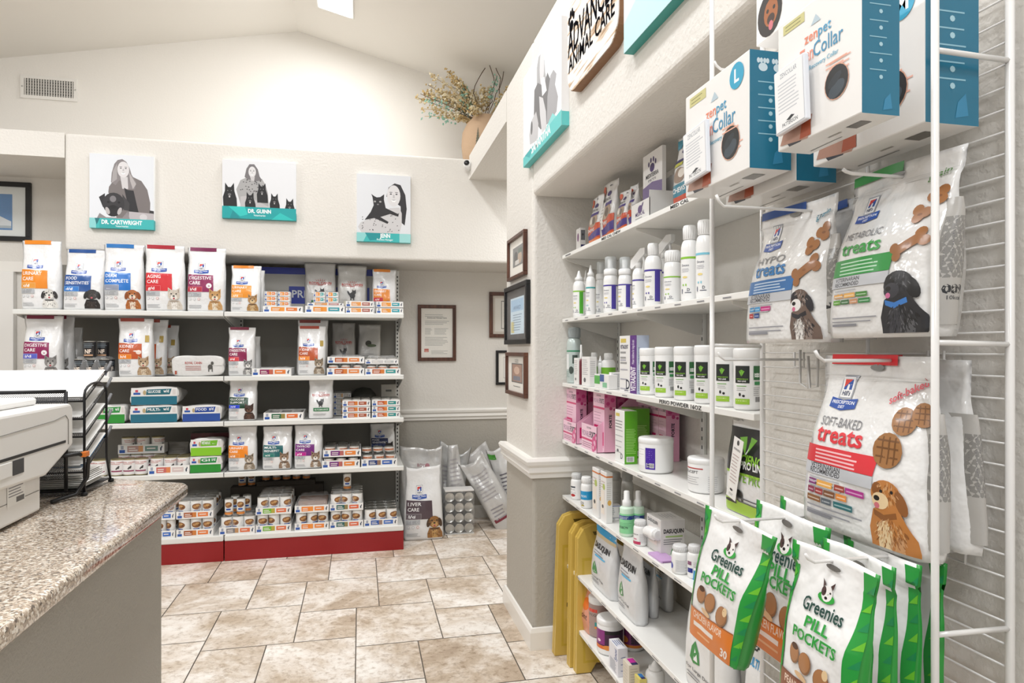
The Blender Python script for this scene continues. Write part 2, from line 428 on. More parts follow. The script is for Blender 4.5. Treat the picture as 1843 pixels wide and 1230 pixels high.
def bag(name, label, cat, loc, rz, W, H, D, P=None, strip=None, seed=1, lean=0.0, group=None, body=None, strip_x=(.06, .74), tilt=0.0, top_w=1.0, bot=1.0,
        amp=0.004, extra=None, flat=.93, ears=0.0, sub='printed_front', gap=.00012, fmat=None):
    root = thing(name, label, cat, loc, rz, group)
    f = bag_fn(W, H, D, seed, lean, top_w, bot, flat, amp, tilt, ears)
    mb = MB(); m = body or FOIL; nu, nv = 18, 26
    vs = []; ring = 2*nu
    for j in range(nv+1):
        v = j/nv
        for i in range(nu): vs.append(f(i/nu, v))
        for i in range(nu): vs.append(f(1-i/nu, v, 0, True))
    fs = [(j*ring+i, j*ring+(i+1) % ring, (j+1)*ring+(i+1) % ring, (j+1)*ring+i) for j in range(nv) for i in range(ring)]
    fs.append(tuple(range(ring-1, -1, -1))); fs.append(tuple(nv*ring+i for i in range(ring)))
    mb.add(vs, fs, m, True)
    if fmat:
        for q in range(len(fs)-2):
            z = fmat((q % ring), q//ring, nu, nv)
            if z: mb.m[q] = mb.mi(z)
    mb.build('bag_body', root)
    if P: build_prints(sub, root, [(P, lambda u, v, o: f(.02+.96*u, .01+.97*v, o))], off=0.0009, gap=gap)
    if strip:
        q = MB(); a, b = strip_x
        q.grid(lambda u, v: f(a+(b-a)*u, .950+.058*v, .0025), 8, 1, ink(strip)); q.grid(lambda u, v: f(a+(b-a)*u, .950+.058*v, .002, True)+Vector((0, .002, 0)), 8, 1, ink(strip))
        q.build('top_seal', root)
    if extra: extra(root, f)
    return root
def box_faces(W, D, H):
    return {'front': lambda u, v, o: Vector((-W/2+u*W, -D/2-o, v*H)),
            'right': lambda u, v, o: Vector((W/2+o, -D/2+u*D, v*H)),
            'left': lambda u, v, o: Vector((-W/2-o, D/2-u*D, v*H)),
            'top': lambda u, v, o: Vector((-W/2+u*W, -D/2+v*D, H+o)),
            'bottom': lambda u, v, o: Vector((-W/2+u*W, D/2-v*D, -o))}
def carton(name, label, cat, loc, rz, W, D, H, m, prints, group=None, body='carton_body', sub='printed_panels', bev=0.0012):
    root = thing(name, label, cat, loc, rz, group)
    MB().box(-W/2, W/2, -D/2, D/2, 0, H, m, bev).build(body, root)
    fc = box_faces(W, D, H)
    if prints: build_prints(sub, root, [(P, fc[k]) for k, P in prints])
    return root
def cylf(r, h0, h1, span):
    def fn(u, v, o):
        a = -math.pi/2+(u-.5)*span
        return Vector(((r+o)*math.cos(a), (r+o)*math.sin(a), h0+v*(h1-h0)))
    return fn
def bottle(name, label, cat, loc, rz, r, h, P=None, cap='cap', capm=None, bodym=None, group=None, label_z=(.12, .80), span=math.pi*1.1, neck=None, sh=.80):
    """h = full height with cap"""
    root = thing(name, label, cat, loc, rz, group)
    bodym = bodym or mat('f2f2f1', .3, 0, .3); capm = capm or mat('efefee', .35, 0, .2)
    hb = {'cap': h*.82, 'nozzle': h*.80, 'foam': h*.70, 'trigger': h*.70, 'spray': h*.66, 'jar': h*.84, 'wide': h*.80}[cap]
    nr = neck or {'cap': r*.5, 'nozzle': r*.45, 'foam': r*.62, 'trigger': r*.4, 'spray': r*.5, 'jar': r*.97, 'wide': r*.72}[cap]
    zs = hb*sh if cap != 'jar' else hb*.985
    prof = [(r*.86, 0), (r*.97, .004), (r, .010)]+[(r, zs*.5), (r, zs)]
    for k in range(1, 6):
        a = k/5*math.pi/2; prof.append((nr+(r-nr)*math.cos(a), zs+(hb-zs)*.9*math.sin(a)))
    prof.append((nr*.98, hb))
    MB().lathe(prof, bodym).build('bottle_body', root)
    c = MB()
    if cap in ('cap', 'wide', 'jar'):
        cr = nr*1.18 if cap != 'jar' else r*1.015
        z0 = hb-.002
        c.lathe([(cr*.97, z0), (cr, z0+.002), (cr, h-.005), (cr*.95, h-.001), (cr*.80, h), (cr*.2, h-.0008)], capm)
        if cap != 'jar':
            for k in range(20):
                a = 2*math.pi*k/20; x, y = cr*math.cos(a), cr*math.sin(a); c.tube([(x, y, z0+.003), (x, y, h-.006)], cr*.05, capm, 4)
    elif cap == 'nozzle':
        c.lathe([(nr*1.5, hb-.004), (nr*1.5, hb+(h-hb)*.22), (nr*.95, hb+(h-hb)*.34), (nr*.6, hb+(h-hb)*.7), (nr*.28, h)], capm, 16)
    elif cap == 'foam':
        c.lathe([(r*.9, hb-.006), (r*.95, hb), (r*.95, hb+(h-hb)*.22), (r*.7, hb+(h-hb)*.3), (r*.42, hb+(h-hb)*.34), (r*.42, hb+(h-hb)*.82), (r*.38, hb+(h-hb)*.84)], capm)
    elif cap == 'spray':
        c.lathe([(nr*1.05, hb-.003), (nr*1.25, hb), (nr*1.2, hb+(h-hb)*.35), (nr*.85, hb+(h-hb)*.42), (nr*.80, hb+(h-hb)*.95), (nr*.6, h)], capm)
    elif cap == 'trigger':
        z = hb
        c.lathe([(nr*1.3, z-.004), (nr*1.3, z+.014), (nr*.8, z+.018), (nr*.8, h-.02)], capm, 16)
        L = .034
        c.prism([(-L*.95, h-.060), (-L*.85, h-.036), (L*.45, h), (L*1.05, h), (L*1.05, h-.020), (L*.45, h-.034), (-L*.05, h-.052), (-L*.75, h-.066)], -.009, .009, capm)
        c.tube([(L*.62, 0, h-.024), (L*.75, 0, h-.045), (L*.62, 0, h-.070), (L*.70, 0, h-.088)], .0045, capm)
    nm = {'foam': 'pump_top', 'trigger': 'trigger_sprayer', 'spray': 'spray_top', 'nozzle': 'nozzle_tip', 'jar': 'lid'}.get(cap, 'cap')
    co = c.build(nm, root)
    if cap == 'foam':
        MB().lathe([(r*.80, hb+(h-hb)*.26), (r*.80, h-.004), (r*.7, h), (r*.2, h)], mat('e6ecee', .12, 0, 0, 0, 60, .5, 0, .38)).build('clear_overcap', root)
    if P:
        P.restep(.05); build_prints('printed_label', root, [(P, cylf(r, zs*label_z[0], zs*label_z[1]*1.12, span))], gap=.00007)
    return root
def vials_cyl(px0, px1, pyt, X, Zs):
    """centre, radius, height for an upright round thing on a right hand shelf"""
    m = (px0+px1)/2; Y = yr(m, X); d = dep(X, Y); r = (px1-px0)*d/(2*F)*1.08
    h = EYE+(CY-pyt)*d/F-Zs
    return (X, Y, Zs), r, h
# ================================================================== THE ROOM
WX, NB = 0.73, 1.12            # face of the right hand wall, back of its shelf niche
HY, RY, GY = 4.52, 5.10, 5.30  # dropped header face, recess wall, gable wall
LEDGE = 2.61
# floor: two sizes of square tile in a hopscotch pattern
def floor():
    mb = MB(); mb.box(-4.6, 2.6, -2.6, 5.5, -0.05, -0.003, mat('6a6055', .7))
    g = 0.0025; Lx, Ly, Sx, Sy = 0.383, 0.450, 0.270, 0.346; ox, oy = -0.671, 3.10
    seeds = []; rnd = random.Random(4)
    for i in range(-16, 17):
        for j in range(-16, 17):
            x = ox+i*Lx-j*Sx; y = oy+i*Sy+j*Ly
            for (a, b, w, h) in ((x, y, Lx, Ly), (x+Lx, y, Sx, Sy)):
                x0, x1 = max(a, -4.6), min(a+w, 2.6); y0, y1 = max(b, -2.6), min(b+h, 5.5)
                if x1-x0 < .01 or y1-y0 < .01: continue
                mb.add([(x0+g, y0+g, 0), (x1-g, y0+g, 0), (x1-g, y1-g, 0), (x0+g, y1-g, 0)], [(0, 1, 2, 3)], TILE)
                seeds.append((rnd.random(), rnd.random(), rnd.random(), 1))
    o = mb.build('floor'); me = o.data
    a = me.color_attributes.new('tile_seed', 'FLOAT_COLOR', 'CORNER'); k = 0
    for p in me.polygons:
        c = (0, 0, 0, 1)
        if p.index >= 6: c = seeds[p.index-6]
        for li in p.loop_indices: a.data[li].color = c
    return struct(o)
floor()
# ceiling (two slopes meeting at a ridge)
cb = MB(); cm = mat('efebe4', .8)
def ridge(x): return ceil_z(x)
for x0, x1 in ((-4.6, -0.457), (-0.457, 2.6)):
    z0, z1 = ridge(x0), ridge(x1)
    cb.add([(x0,-2.6,z0),(x1,-2.6,z1),(x1,5.5,z1),(x0,5.5,z0),(x0,-2.6,z0+.1),(x1,-2.6,z1+.1),(x1,5.5,z1+.1),(x0,5.5,z0+.1)],
           [(0,1,2,3),(7,6,5,4),(0,4,5,1),(1,5,6,2),(2,6,7,3),(3,7,4,0)], cm)
struct(cb.build('ceiling'))
def bevel(o, w=.02, seg=4):
    m = o.modifiers.new('soft_corner', 'BEVEL'); m.width = w; m.segments = seg; m.limit_method = 'ANGLE'; m.harden_normals = False
    for p in o.data.polygons: p.use_smooth = False
    return o
# right wall with the niche cut into it, drawn as a prism in y,z
def wall_right():
    mb = MB()
    o2 = []
    mb.box(WX, 1.30, 2.80, 3.34, 0, 2.645, WALL); a = mb.build('wall_right_pillar'); bevel(struct(a))
    mb = MB(); mb.box(WX, 1.30, 1.117, 2.80, 1.965, 2.645, WALL); bevel(struct(mb.build('wall_right_header')))
    mb = MB(); mb.box(WX, 1.30, -2.6, 1.117, 0, 2.645, WALL); bevel(struct(mb.build('wall_right')))
    mb = MB(); mb.box(NB, 1.30, 1.117, 2.80, 0, 1.965, WALL); struct(mb.build('wall_niche'))
    mb = MB(); mb.box(WX, 2.30, 3.34, HY, 2.47, LEDGE+.02, WALL); struct(mb.build('wall_passage_header'))
    mb = MB(); mb.box(2.30, 2.40, 3.34, 5.3, 0, LEDGE, WALL); mb.box(1.30, 2.40, 3.24, 3.34, 0, LEDGE, WALL); struct(mb.build('wall_passage'))
wall_right()
mb = MB(); mb.box(-1.738, 2.30, HY, GY, 1.90, LEDGE, WALL); bevel(struct(mb.build('wall_back_header')), .018)
mb = MB(); mb.box(-4.6, -1.738, HY, GY, 2.46, LEDGE, WALL); struct(mb.build('wall_back_soffit'))
mb = MB(); mb.box(-4.6, 2.30, RY, RY+.1, 0, 2.46, WALL); struct(mb.build('wall_back'))
mb = MB(); pts = [(-4.6, LEDGE-.05), (2.6, LEDGE-.05), (2.6, ridge(2.6)+.05), (-.457, 3.77), (-4.6, ridge(-4.6)+.05)]
mb.prism(pts, GY, GY+.1, WHITEWALL); struct(fixn(mb.build('wall_gable')))
mb = MB(); mb.box(-4.7, -4.6, -2.6, 5.5, 0, 3.1, WALL); struct(mb.build('wall_left'))
mb = MB(); mb.box(2.6, 2.7, -2.6, 5.5, 2.5, 3.2, WHITEWALL); struct(mb.build('wall_upper_right'))
# mouldings
def rail_profile(): return [(0, 0), (.012, .004), (.014, .020), (.024, .030), (.020, .050), (.030, .062), (.034, .078), (.026, .090), (0, .092)]
def moulding(name, p0, p1, nrm, prof, z, ext0=0, ext1=0):
    p0 = Vector((*p0, 0)); p1 = Vector((*p1, 0)); n = Vector((*nrm, 0)); d = (p1-p0).normalized()
    vs = []; k = len(prof)
    for p, s in ((p0, -ext0), (p1, ext1)):
        for a, h in prof: vs.append(p+d*(s*a/.034 if s else 0)+n*a+Vector((0, 0, z+h)))
    fs = [(i, (i+1) % k, k+(i+1) % k, k+i) for i in range(k)]+[tuple(range(k-1, -1, -1)), tuple(range(k, 2*k))]
    return struct(fixn(MB().add(vs, fs, TRIM).build(name)))
rp = rail_profile()
moulding('trim_1', (WX, 2.80), (WX, 3.34), (-1, 0), rp, .74, .034, .034)
moulding('trim_2', (WX, 2.80), (NB, 2.80), (0, -1), rp, .74, .034)
moulding('trim_3', (-4.6, RY), (2.3, RY), (0, -1), rp, .76)
moulding('trim_4', (NB, 1.117), (NB, 2.80), (-1, 0), rp, .74)
bp_ = [(0, 0), (.014, 0), (.014, .075), (.008, .092), (0, .095)]
moulding('baseboard_right', (WX, 2.80), (WX, 3.34), (-1, 0), bp_, 0, .034, .034)
moulding('baseboard_niche', (WX, 2.80), (NB, 2.80), (0, -1), bp_, 0, .034)
moulding('baseboard_back', (-4.6, RY), (2.3, RY), (0, -1), bp_, 0)
moulding('baseboard_near', (WX, -2.6), (WX, 1.117), (-1, 0), bp_, 0)
# white panelled door in the far left recess
x1 = gx(30, RY); ztop = 1.82
db = MB(); dm = mat('f1efeb', .4)
db.box(x1-.86, x1, RY-.045, RY, 0.0, ztop, dm, .004)
for zz0, zz1 in ((.15, .75), (.85, 1.25), (1.33, 1.70)):
    for xx in (x1-.40, x1-.80):
        db.box(xx, xx+.30, RY-.052, RY-.044, zz0, zz1, dm, .006)
d1 = struct(db.build('door_1'))
MB().lathe([(.008, 0), (.022, .01), (.026, .03), (.018, .05)], METAL, 14, (x1-.80, RY-.047, .95), True, Matrix.Rotation(math.pi/2, 3, 'X')).build('door_handle', d1)
struct(MB().box(x1-.92, x1+.06, RY-.03, RY, ztop, ztop+.07, TRIM, .004).build('trim_5'))

# ceiling lamp panel near the gable
sl = Matrix.Rotation(math.atan(.24), 4, 'Y')
lp = thing('ceiling_light_panel', 'bright flush ceiling light panel close to the ridge, at the very top of the view', 'ceiling light', (-0.165, 4.30, ceil_z(-0.165)-.012))
lp.rotation_euler = (0, math.atan(.24), 0)
MB().box(-.125, .125, -.49, .49, 0, .010, mat('f6f6f4', .5), .003).build('frame', lp)
MB().box(-.108, .108, -.47, .47, -.004, .0, emit('ffffff', 9)).build('diffuser', lp)

# air vent on the gable wall
a, b = at(38, 135, Y=GY), at(140, 184, Y=GY)
vw, vh = b.x-a.x, a.z-b.z
vt = thing('air_vent', 'white louvred air return grille high on the upper left wall', 'vent', ((a.x+b.x)/2, GY, b.z))
m = MB()
fr = .022
m.box(-vw/2, vw/2, -.012, 0, 0, fr, TRIM); m.box(-vw/2, vw/2, -.012, 0, vh-fr, vh, TRIM); m.box(-vw/2, -vw/2+fr, -.012, 0, fr, vh-fr, TRIM); m.box(vw/2-fr, vw/2, -.012, 0, fr, vh-fr, TRIM)
m.build('frame', vt)
MB().box(-vw/2+fr, vw/2-fr, -.003, -.001, fr, vh-fr, mat('3b3936', .8)).build('duct_opening', vt)
m = MB(); n = 19
for i in range(n):
    x = -vw/2+fr+(i+.5)*(vw-2*fr)/n; m.box(x-.0045, x+.0035, -.011, -.004, fr, vh-fr, mat('d9d6d0', .5))
m.build('vertical_louvres', vt)
m = MB()
for i in range(6):
    z = fr+(i+.5)*(vh-2*fr)/6; m.box(-vw/2+fr, vw/2-fr, -.0038, -.0032, z-.003, z+.003, mat('b5b2ac', .5))
m.build('horizontal_blades', vt)
for s in (-1, 1): MB().lathe([(.006, 0), (.004, .002)], METAL, 10, (s*(vw/2-fr/2), -.012, vh/2), True, Matrix.Rotation(math.pi/2, 3, 'X')).build('screw', vt)

# ------------------------------------------------------------------ pictures
def canvas(label, P, plane, c, W, H, edge, th=.028, group='staff photo canvases', bedge=None, name='photo_canvas'):
    rz = 0 if plane == 'Y' else -math.pi/2
    root = thing(name, label, 'picture', c, rz, group)
    MB().box(-W/2, W/2, -th, 0, 0, H, mat('f2f2f2', .6)).build('stretched_canvas', root)
    fc = {'f': lambda u, v, o: Vector((-W/2+u*W, -th-o, v*H)), 'r': lambda u, v, o: Vector((W/2+o, -th+u*th, v*H)),
          'l': lambda u, v, o: Vector((-W/2-o, -u*th, v*H)), 'b': lambda u, v, o: Vector((-W/2+u*W, -th+v*th, -o))}
    E = Print(H/th); E.rect(0, 0, 1, H/th*.13, edge)
    B = Print(th/W); B.rect(0, 0, 1, th/W, bedge or edge)
    build_prints('printed_photo', root, [(P, fc['f']), (E, fc['r']), (E, fc['l']), (B, fc['b'])], mk=lambda h: mat(h, .55))
    return root
def face(P, cx, cy, rx, ry, skin, hair, lip='8c8a8c'):
    P.ell(cx, cy, rx, ry, skin, n=20)
    for q in (-1, 1):
        P.ell(cx+q*rx*.42, cy+ry*.16, rx*.17, ry*.06, '3b3a3c', n=8); P.ell(cx+q*rx*.42, cy+ry*.32, rx*.26, ry*.035, '666466', n=8)
    P.poly([(cx-rx*.10, cy+ry*.10), (cx+rx*.12, cy+ry*.10), (cx+rx*.16, cy-ry*.20), (cx-rx*.14, cy-ry*.20)], hex_mix(skin, '8a888a', .35))
    P.poly([(cx-rx*.42, cy-ry*.38), (cx+rx*.42, cy-ry*.38), (cx+rx*.18, cy-ry*.58), (cx-rx*.18, cy-ry*.58)], 'f6f6f6')
    P.poly([(cx-rx*.42, cy-ry*.37), (cx+rx*.42, cy-ry*.37), (cx, cy-ry*.43)], lip)
def conv(x0, y1, s): return lambda *pts: [((x-x0)/s, (y1-y)/s) for x, y in pts]
def p_one():
    P = Print(1.15, .3); k = conv(150, 1165, 970)
    P.rect(0, 0, 1, 1.15, 'e2e5ea')
    P.poly(k((430,620),(440,540),(520,420),(640,380),(790,370),(930,430),(1020,560),(1065,760),(1060,930),(1010,960),(940,930),(900,1020),(560,1020)), '77706f')
    P.poly(k((470,470),(480,330),(520,190),(570,130),(640,112),(700,150),(750,240),(780,340),(850,450),(830,560),(740,560),(700,440),(590,440),(540,510)), '857f80')
    P.poly(k((480,480),(500,300),(560,180),(560,420)), 'a5a0a0'); P.poly(k((740,300),(800,400),(850,480),(800,560),(760,440)), 'b3adad')
    P.poly(k((610,380),(720,380),(730,560),(640,560)), 'cfcccd')
    P.poly(k((665,540),(720,575),(810,580),(860,800),(890,920),(740,900),(700,700)), '242326')
    face(P, *k((655,270))[0], .092, .125, 'dcd9da', '55')
    P.poly(k((1055,870),(1120,880),(1120,920),(1050,915)), '2b2a2c')
    P.poly(k((740,900),(1120,920),(1120,1040),(740,1040)), 'b9b3b6'); P.ell(*k((960,980))[0], .06, .05, 'cfccce')
    P.poly(k((290,700),(380,640),(380,840),(350,850)), '262528'); P.poly(k((640,640),(750,780),(740,890),(660,880)), '3a383a')
    P.ell(*k((510,790))[0], .17, .17, '2e2c2f', n=20); P.ell(*k((500,900))[0], .11, .09, '1d1c1f'); P.ell(*k((500,720))[0], .05, .05, '7b787b')
    for q in (430, 590): P.ell(*k((q,770))[0], .022, .018, '0c0c0d'); 
    for q in (420, 600): P.ell(*k((q,900))[0], .03, .06, 'b9b4b4', rot=.4 if q < 500 else -.4)
    P.ell(*k((500,840))[0], .05, .03, '0f0f10')
    P.poly(k((300,940),(400,1000),(640,1000),(720,900),(760,1040),(250,1040)), '8d888a')
    P.rect(0, 0, 1, .155, '3cb4b4'); P.poly([(0,0),(.10,0),(.10,.155),(0,.155)], '8ad0d0'); P.poly([(.08,.155),(.16,.155),(.11,.05)], '1d7076'); P.poly([(.15,0),(.55,0),(.40,.13),(.16,.12)], '2ba6a6')
    P.text('DR. CARTWRIGHT', .50, .068, .062, 'ffffff', 'C', w=.63, weight=.03); P.text('Veterinarian', .50, .025, .028, 'e8f6f6', 'C', w=.2)
    return P
def p_two():
    P = Print(.80, .3); k = conv(90, 628, 620)
    P.rect(0, 0, 1, .80, 'e4e5e8')
    P.poly(k((205,380),(240,300),(300,270),(420,280),(450,330),(470,400),(480,540),(250,540)), 'a9a8a8')
    rnd = random.Random(3)
    for i in range(40):
        a, b = rnd.uniform(240, 430), rnd.uniform(290, 400); P.ell(*k((a, b))[0], .010, .007, '4c4b4c', n=6)
    P.poly(k((275,270),(290,200),(315,160),(355,158),(385,200),(400,260),(420,290),(380,300),(300,290)), '767274')
    face(P, *k((338,225))[0], .050, .075, 'dcdadb', '')
    P.poly(k((320,265),(360,265),(355,300),(330,300)), 'c9c6c7')
    P.poly(k((380,470),(480,520),(480,545),(240,545),(240,440),(300,430)), 'bdbabb')
    def husky(x, y, s):
        P.poly(k((x-.55*s,y+1.6*s),(x-.6*s,y+.6*s),(x-.42*s,y),(x-.40*s,y-.75*s),(x-.12*s,y-.35*s),(x+.12*s,y-.35*s),(x+.40*s,y-.75*s),(x+.44*s,y),(x+.65*s,y+.7*s),(x+.7*s,y+1.6*s)), '1a1a1c')
        P.ell(*k((x, y+.35*s))[0], .16*s/620, .12*s/620, '6e6c6d', n=8)
        for q in (-1, 1): P.ell(*k((x+q*.17*s, y-.02*s))[0], .05*s/620, .04*s/620, '8d8b8c', n=6)
        P.ell(*k((x, y+.55*s))[0], .08*s/620, .10*s/620, 'c9c6c6', n=6)
    husky(420, 370, 72); husky(150, 395, 90); husky(320, 450, 70); husky(525, 450, 68); husky(655, 490, 72)
    P.rect(0, 0, 1, .165, '14a0a2'); P.poly([(.08,.165),(.3,.165),(.34,.06),(.24,.03)], '2fc3bd'); P.poly([(.10,.0),(.25,0),(.14,.11)], '0d8b90'); P.poly([(.66,.0),(.98,0),(.78,.10)], '27bdb8')
    P.text('DR. GUINN', .50, .085, .052, 'ffffff', 'C', w=.31, weight=.03); P.text('Veterinarian', .50, .04, .026, 'e8f6f6', 'C', w=.16)
    return P
def p_three():
    P = Print(1.29, .3); k = conv(1205, 815, 450)
    P.rect(0, 0, 1, 1.29, 'e0e2e6')
    P.poly(k((1450,420),(1470,340),(1520,303),(1570,315),(1610,400),(1622,520),(1605,665),(1575,640),(1570,500)), '2c2a2d')
    P.poly(k((1215,690),(1240,650),(1330,610),(1480,520),(1560,510),(1580,560),(1580,660),(1560,740),(1560,815),(1300,815),(1240,730)), 'cdcbcc')
    rnd = random.Random(5)
    for i in range(34):
        a = rnd.uniform(1250, 1560); b = rnd.uniform(600, 720) if a < 1430 else rnd.uniform(560, 730); P.ell(*k((a, b))[0], .012, .008, '3a393a', n=6, rot=.6)
    face(P, *k((1512,412))[0], .125, .205, 'dddbdc', '')
    P.poly(k((1540,320),(1600,400),(1612,560),(1570,540),(1590,420)), '2c2a2d')
    P.poly(k((1270,630),(1320,560),(1345,500),(1335,430),(1325,404),(1350,422),(1370,432),(1400,428),(1432,402),(1430,450),(1445,520),(1555,570),(1550,590),(1480,570),(1400,600),(1470,640),(1460,656),(1350,610)), '232124')
    for q in (1355, 1400): P.ell(*k((q, 468))[0], .022, .018, 'a9a7a5', n=8)
    P.ell(*k((1380,492))[0], .02, .014, '7d7a7c', n=8)
    P.rect(0, 0, 1, .17, '39b3b2'); P.rect(.79, 0, 1, .17, '9cd6d4'); P.poly([(0,0),(.12,0),(.20,.17),(0,.17)], '8fd2d0'); P.poly([(.15,.17),(.24,.02),(.40,.05),(.52,.17)], '158f94')
    P.text('JENN', .52, .085, .075, 'ffffff', 'C', w=.19, weight=.03); P.text('Practice Manager', .52, .03, .035, 'e8f6f6', 'C', w=.30)
    return P
def ycanvas(label, P, px0, py0, px1, py1, edge):
    a = at(px0, py1, Y=HY-.028); b = at(px1, py1, Y=HY-.028); c = at((px0+px1)/2, py0, Y=HY-.028); e = at((px0+px1)/2, py1, Y=HY-.028)
    canvas(label, P, 'Y', ((a.x+b.x)/2, HY, e.z), b.x-a.x, c.z-e.z, edge)
ycanvas('white canvas of a smiling woman in a cardigan behind a big dark dog', p_one(), 161, 279, 277, 412, '2fa9ab')
ycanvas('white canvas of a woman seated among five black pointy-eared dogs, the middle and widest one', p_two(), 400, 291, 533, 395, '12989b')
ycanvas('white canvas of a long-haired woman hugging a black cat, rightmost above the gondola', p_three(), 642, 315, 739, 436, '39b3b2')
def p_four():
    P = Print(1.3, .3); k = conv(745, 1120, 255)
    P.rect(0, 0, 1, 2.9, 'e6e8ec')
    return P
def xcanvas(label, P, px0, px1, zb, H, edge, **kw):
    X = WX-.028; y0 = yr(px1, X); y1 = yr(px0, X)
    return canvas(label, P, 'X', (WX, (y0+y1)/2, zb), y1-y0, H, edge, **kw)
X_ = WX-.028
zb = zx(1011, 225, X_); zt = zx(1011, 28, X_); W4 = yr(942, X_)-yr(1011, X_); A4 = (zt-zb)/W4
P = Print(A4, .3); P.rect(0, 0, 1, A4, 'e9eaed')
u = lambda x: (yr(942, X_)-yr(942+(x-745)*69/255, X_))/W4
def k4(pts):     # crop pixels of the oblique canvas -> its own face
    o = []
    for x, y in pts:
        px = 740+x/3.686; py = y/3.686; o.append((min(max((yr(942, X_)-yr(px, X_))/W4, 0), 1), min(max((zx(px, py, X_)-zb)/W4, 0), A4)))
    return o
P.poly(k4([(835,560),(835,450),(845,380),(865,350),(885,400),(890,480),(905,560),(860,620)]), 'a7a6a8')
P.poly(k4([(815,760),(818,600),(840,550),(880,570),(905,480),(925,530),(925,620),(960,700),(930,800),(860,860),(815,800)]), '6f6e70')
P.ell(*k4([(868,440)])[0], .06, .13, 'd4d3d5', n=14)
P.poly(k4([(862,520),(885,510),(900,600),(870,640)]), 'e6e6e8')
P.poly(k4([(905,640),(925,500),(945,462),(965,490),(955,560),(975,640),(965,740),(930,800),(900,820)]), 'a3a2a5')
P.poly(k4([(850,640),(875,650),(895,740),(900,850),(870,900),(855,760)]), 'd0cfd1')
P.poly(k4([(785,900),(800,800),(830,740),(845,820),(840,930),(790,960)]), 'c3c2c4'); P.ell(*k4([(800,850)])[0], .03, .05, '6a696b')
P.poly([(0, 0), (1, 0), (1, A4*.145), (0, A4*.105)], '62c6c4'); P.poly([(.05, A4*.11), (.30, A4*.12), (.2, .02)], '35a8aa'); P.poly([(.62, A4*.13), (.88, A4*.14), (.8, A4*.21)], '88d4d2')
P.text('SAMANTHA', .50, A4*.05, .06, 'ffffff', 'C', w=.5, weight=.03)
xcanvas('tall white canvas of a woman with pets, beside the wooden sign', P, 942, 1011, zb, zt-zb, '62c6c4')
X_ = WX-.028
zb = zx(1123, 97, X_); P = Print(1.25, .3); P.rect(0, 0, 1, 1.25, 'dfe1ee'); P.poly([(0, 0), (1, 0), (1, .62), (.7, .55), (.35, .60), (0, .42)], 'bfe6ee'); P.poly([(.1,.45),(.4,.58),(.8,.5),(.7,.95),(.3,.9)], 'cfd0e0'); P.poly([(0,.42),(.15,.46),(.5,.62),(.3,.30),(0,.2)], 'd9e2ea')
c = canvas('pale blue and lilac canvas with a teal lower edge, right of the sign', P, 'X', (WX, yr(1123, X_)-.20, zb), .40, .50, '4aa59f', bedge='3f9c95')
# carved wooden sign
zb = zx(1030, 166, WX-.03); yl = yr(1021, WX-.03); yr_ = yr(1114, WX-.03); Ws = yl-yr_; Hs = .44
sg = thing('wooden_sign', 'whitewashed plank sign with rounded corners and black lettering with a paw, between two canvases', 'sign', (WX, (yl+yr_)/2, zb), -math.pi/2)
m = MB(); pts = []; R = .075
for cx, cz, a0 in ((Ws/2-R, R, -90), (Ws/2-R, Hs-R, 0), (-Ws/2+R, Hs-R, 90), (-Ws/2+R, R, 180)):
    for i in range(7):
        a = math.radians(a0+i*15); pts.append((cx+R*math.cos(a), cz+R*math.sin(a)))
m.prism([(x*.995, z) for x, z in pts], -.027, 0, mat('8a6445', .6, 0, 0, .2, 30)); m.prism([(x*.985, z*.985+.003) for x, z in pts], -.030, -.0262, RUSTIC)
fixn(m.build('plank_board', sg))
As = Hs/Ws; P = Print(As, .3)
def sz(px, py): return (zx(px, py, WX-.03)-zb)/Ws, (yl-yr(px, WX-.03))/Ws
z1, u1 = sz(1024, 133); z2, u2 = sz(1026, 103)
P.text('ANIMAL CARE', .035, z1, .115, '17161a', w=.90, weight=.012)
P.text('ADVANCED', .02, z2+.012, .19, '17161a', w=.96, weight=.012)
pz, pu = sz(1030, 50)
for dx, dz, rx, rz in ((0, .0, .045, .04), (-.05, .055, .018, .03), (-.018, .09, .018, .032), (.022, .09, .018, .032), (.055, .055, .018, .03)): P.ell(.10+dx, min(pz+.02, As-.15)+dz, rx, rz, '17161a')
build_prints('lettering', sg, [(P, lambda u, v, o: Vector((-Ws/2+u*Ws, -.0305-o, v*Hs)))], mk=lambda h: mat(h, .95, spec=0.0))

def framed(label, plane, c, W, H, bw, fm, P, mount='f3efe6', depth=.02, group=None, glass=True):
    root = thing('framed_picture', label, 'framed picture', c, 0 if plane == 'Y' else -math.pi/2, group)
    m = MB()
    for (a, b, e, g) in ((-W/2, W/2, 0, bw), (-W/2, W/2, H-bw, H), (-W/2, -W/2+bw, bw, H-bw), (W/2-bw, W/2, bw, H-bw)): m.box(a, b, -depth, 0, e, g, fm, .002)
    m.build('frame', root)
    Q = P; w2, h2 = W-2*bw, H-2*bw
    MB().box(-w2/2, w2/2, -.006, 0, bw, H-bw, mat(mount, .7)).build('mount_board', root)
    build_prints('print', root, [(Q, lambda u, v, o: Vector((-w2/2+u*w2, -.0062-o, bw+v*h2)))], mk=lambda h: mat(h, .5))
    MB().box(-w2/2, w2/2, -.0105, -.0095, bw, H-bw, mat('ffffff', .03, 0, 0, 0, 60, .5, 0, .08)).build('glass', root)
    return root
def fy(label, px0, py0, px1, py1, bw, fm, P, Y=RY, **k):
    m = (px0+px1)/2; a = gx(px0, Y-.02); b = gx(px1, Y-.02); z0 = zy(m, py1, Y-.02); z1 = zy(m, py0, Y-.02)
    return framed(label, 'Y', ((a+b)/2, Y, z0), b-a, z1-z0, bw, fm, P, **k)
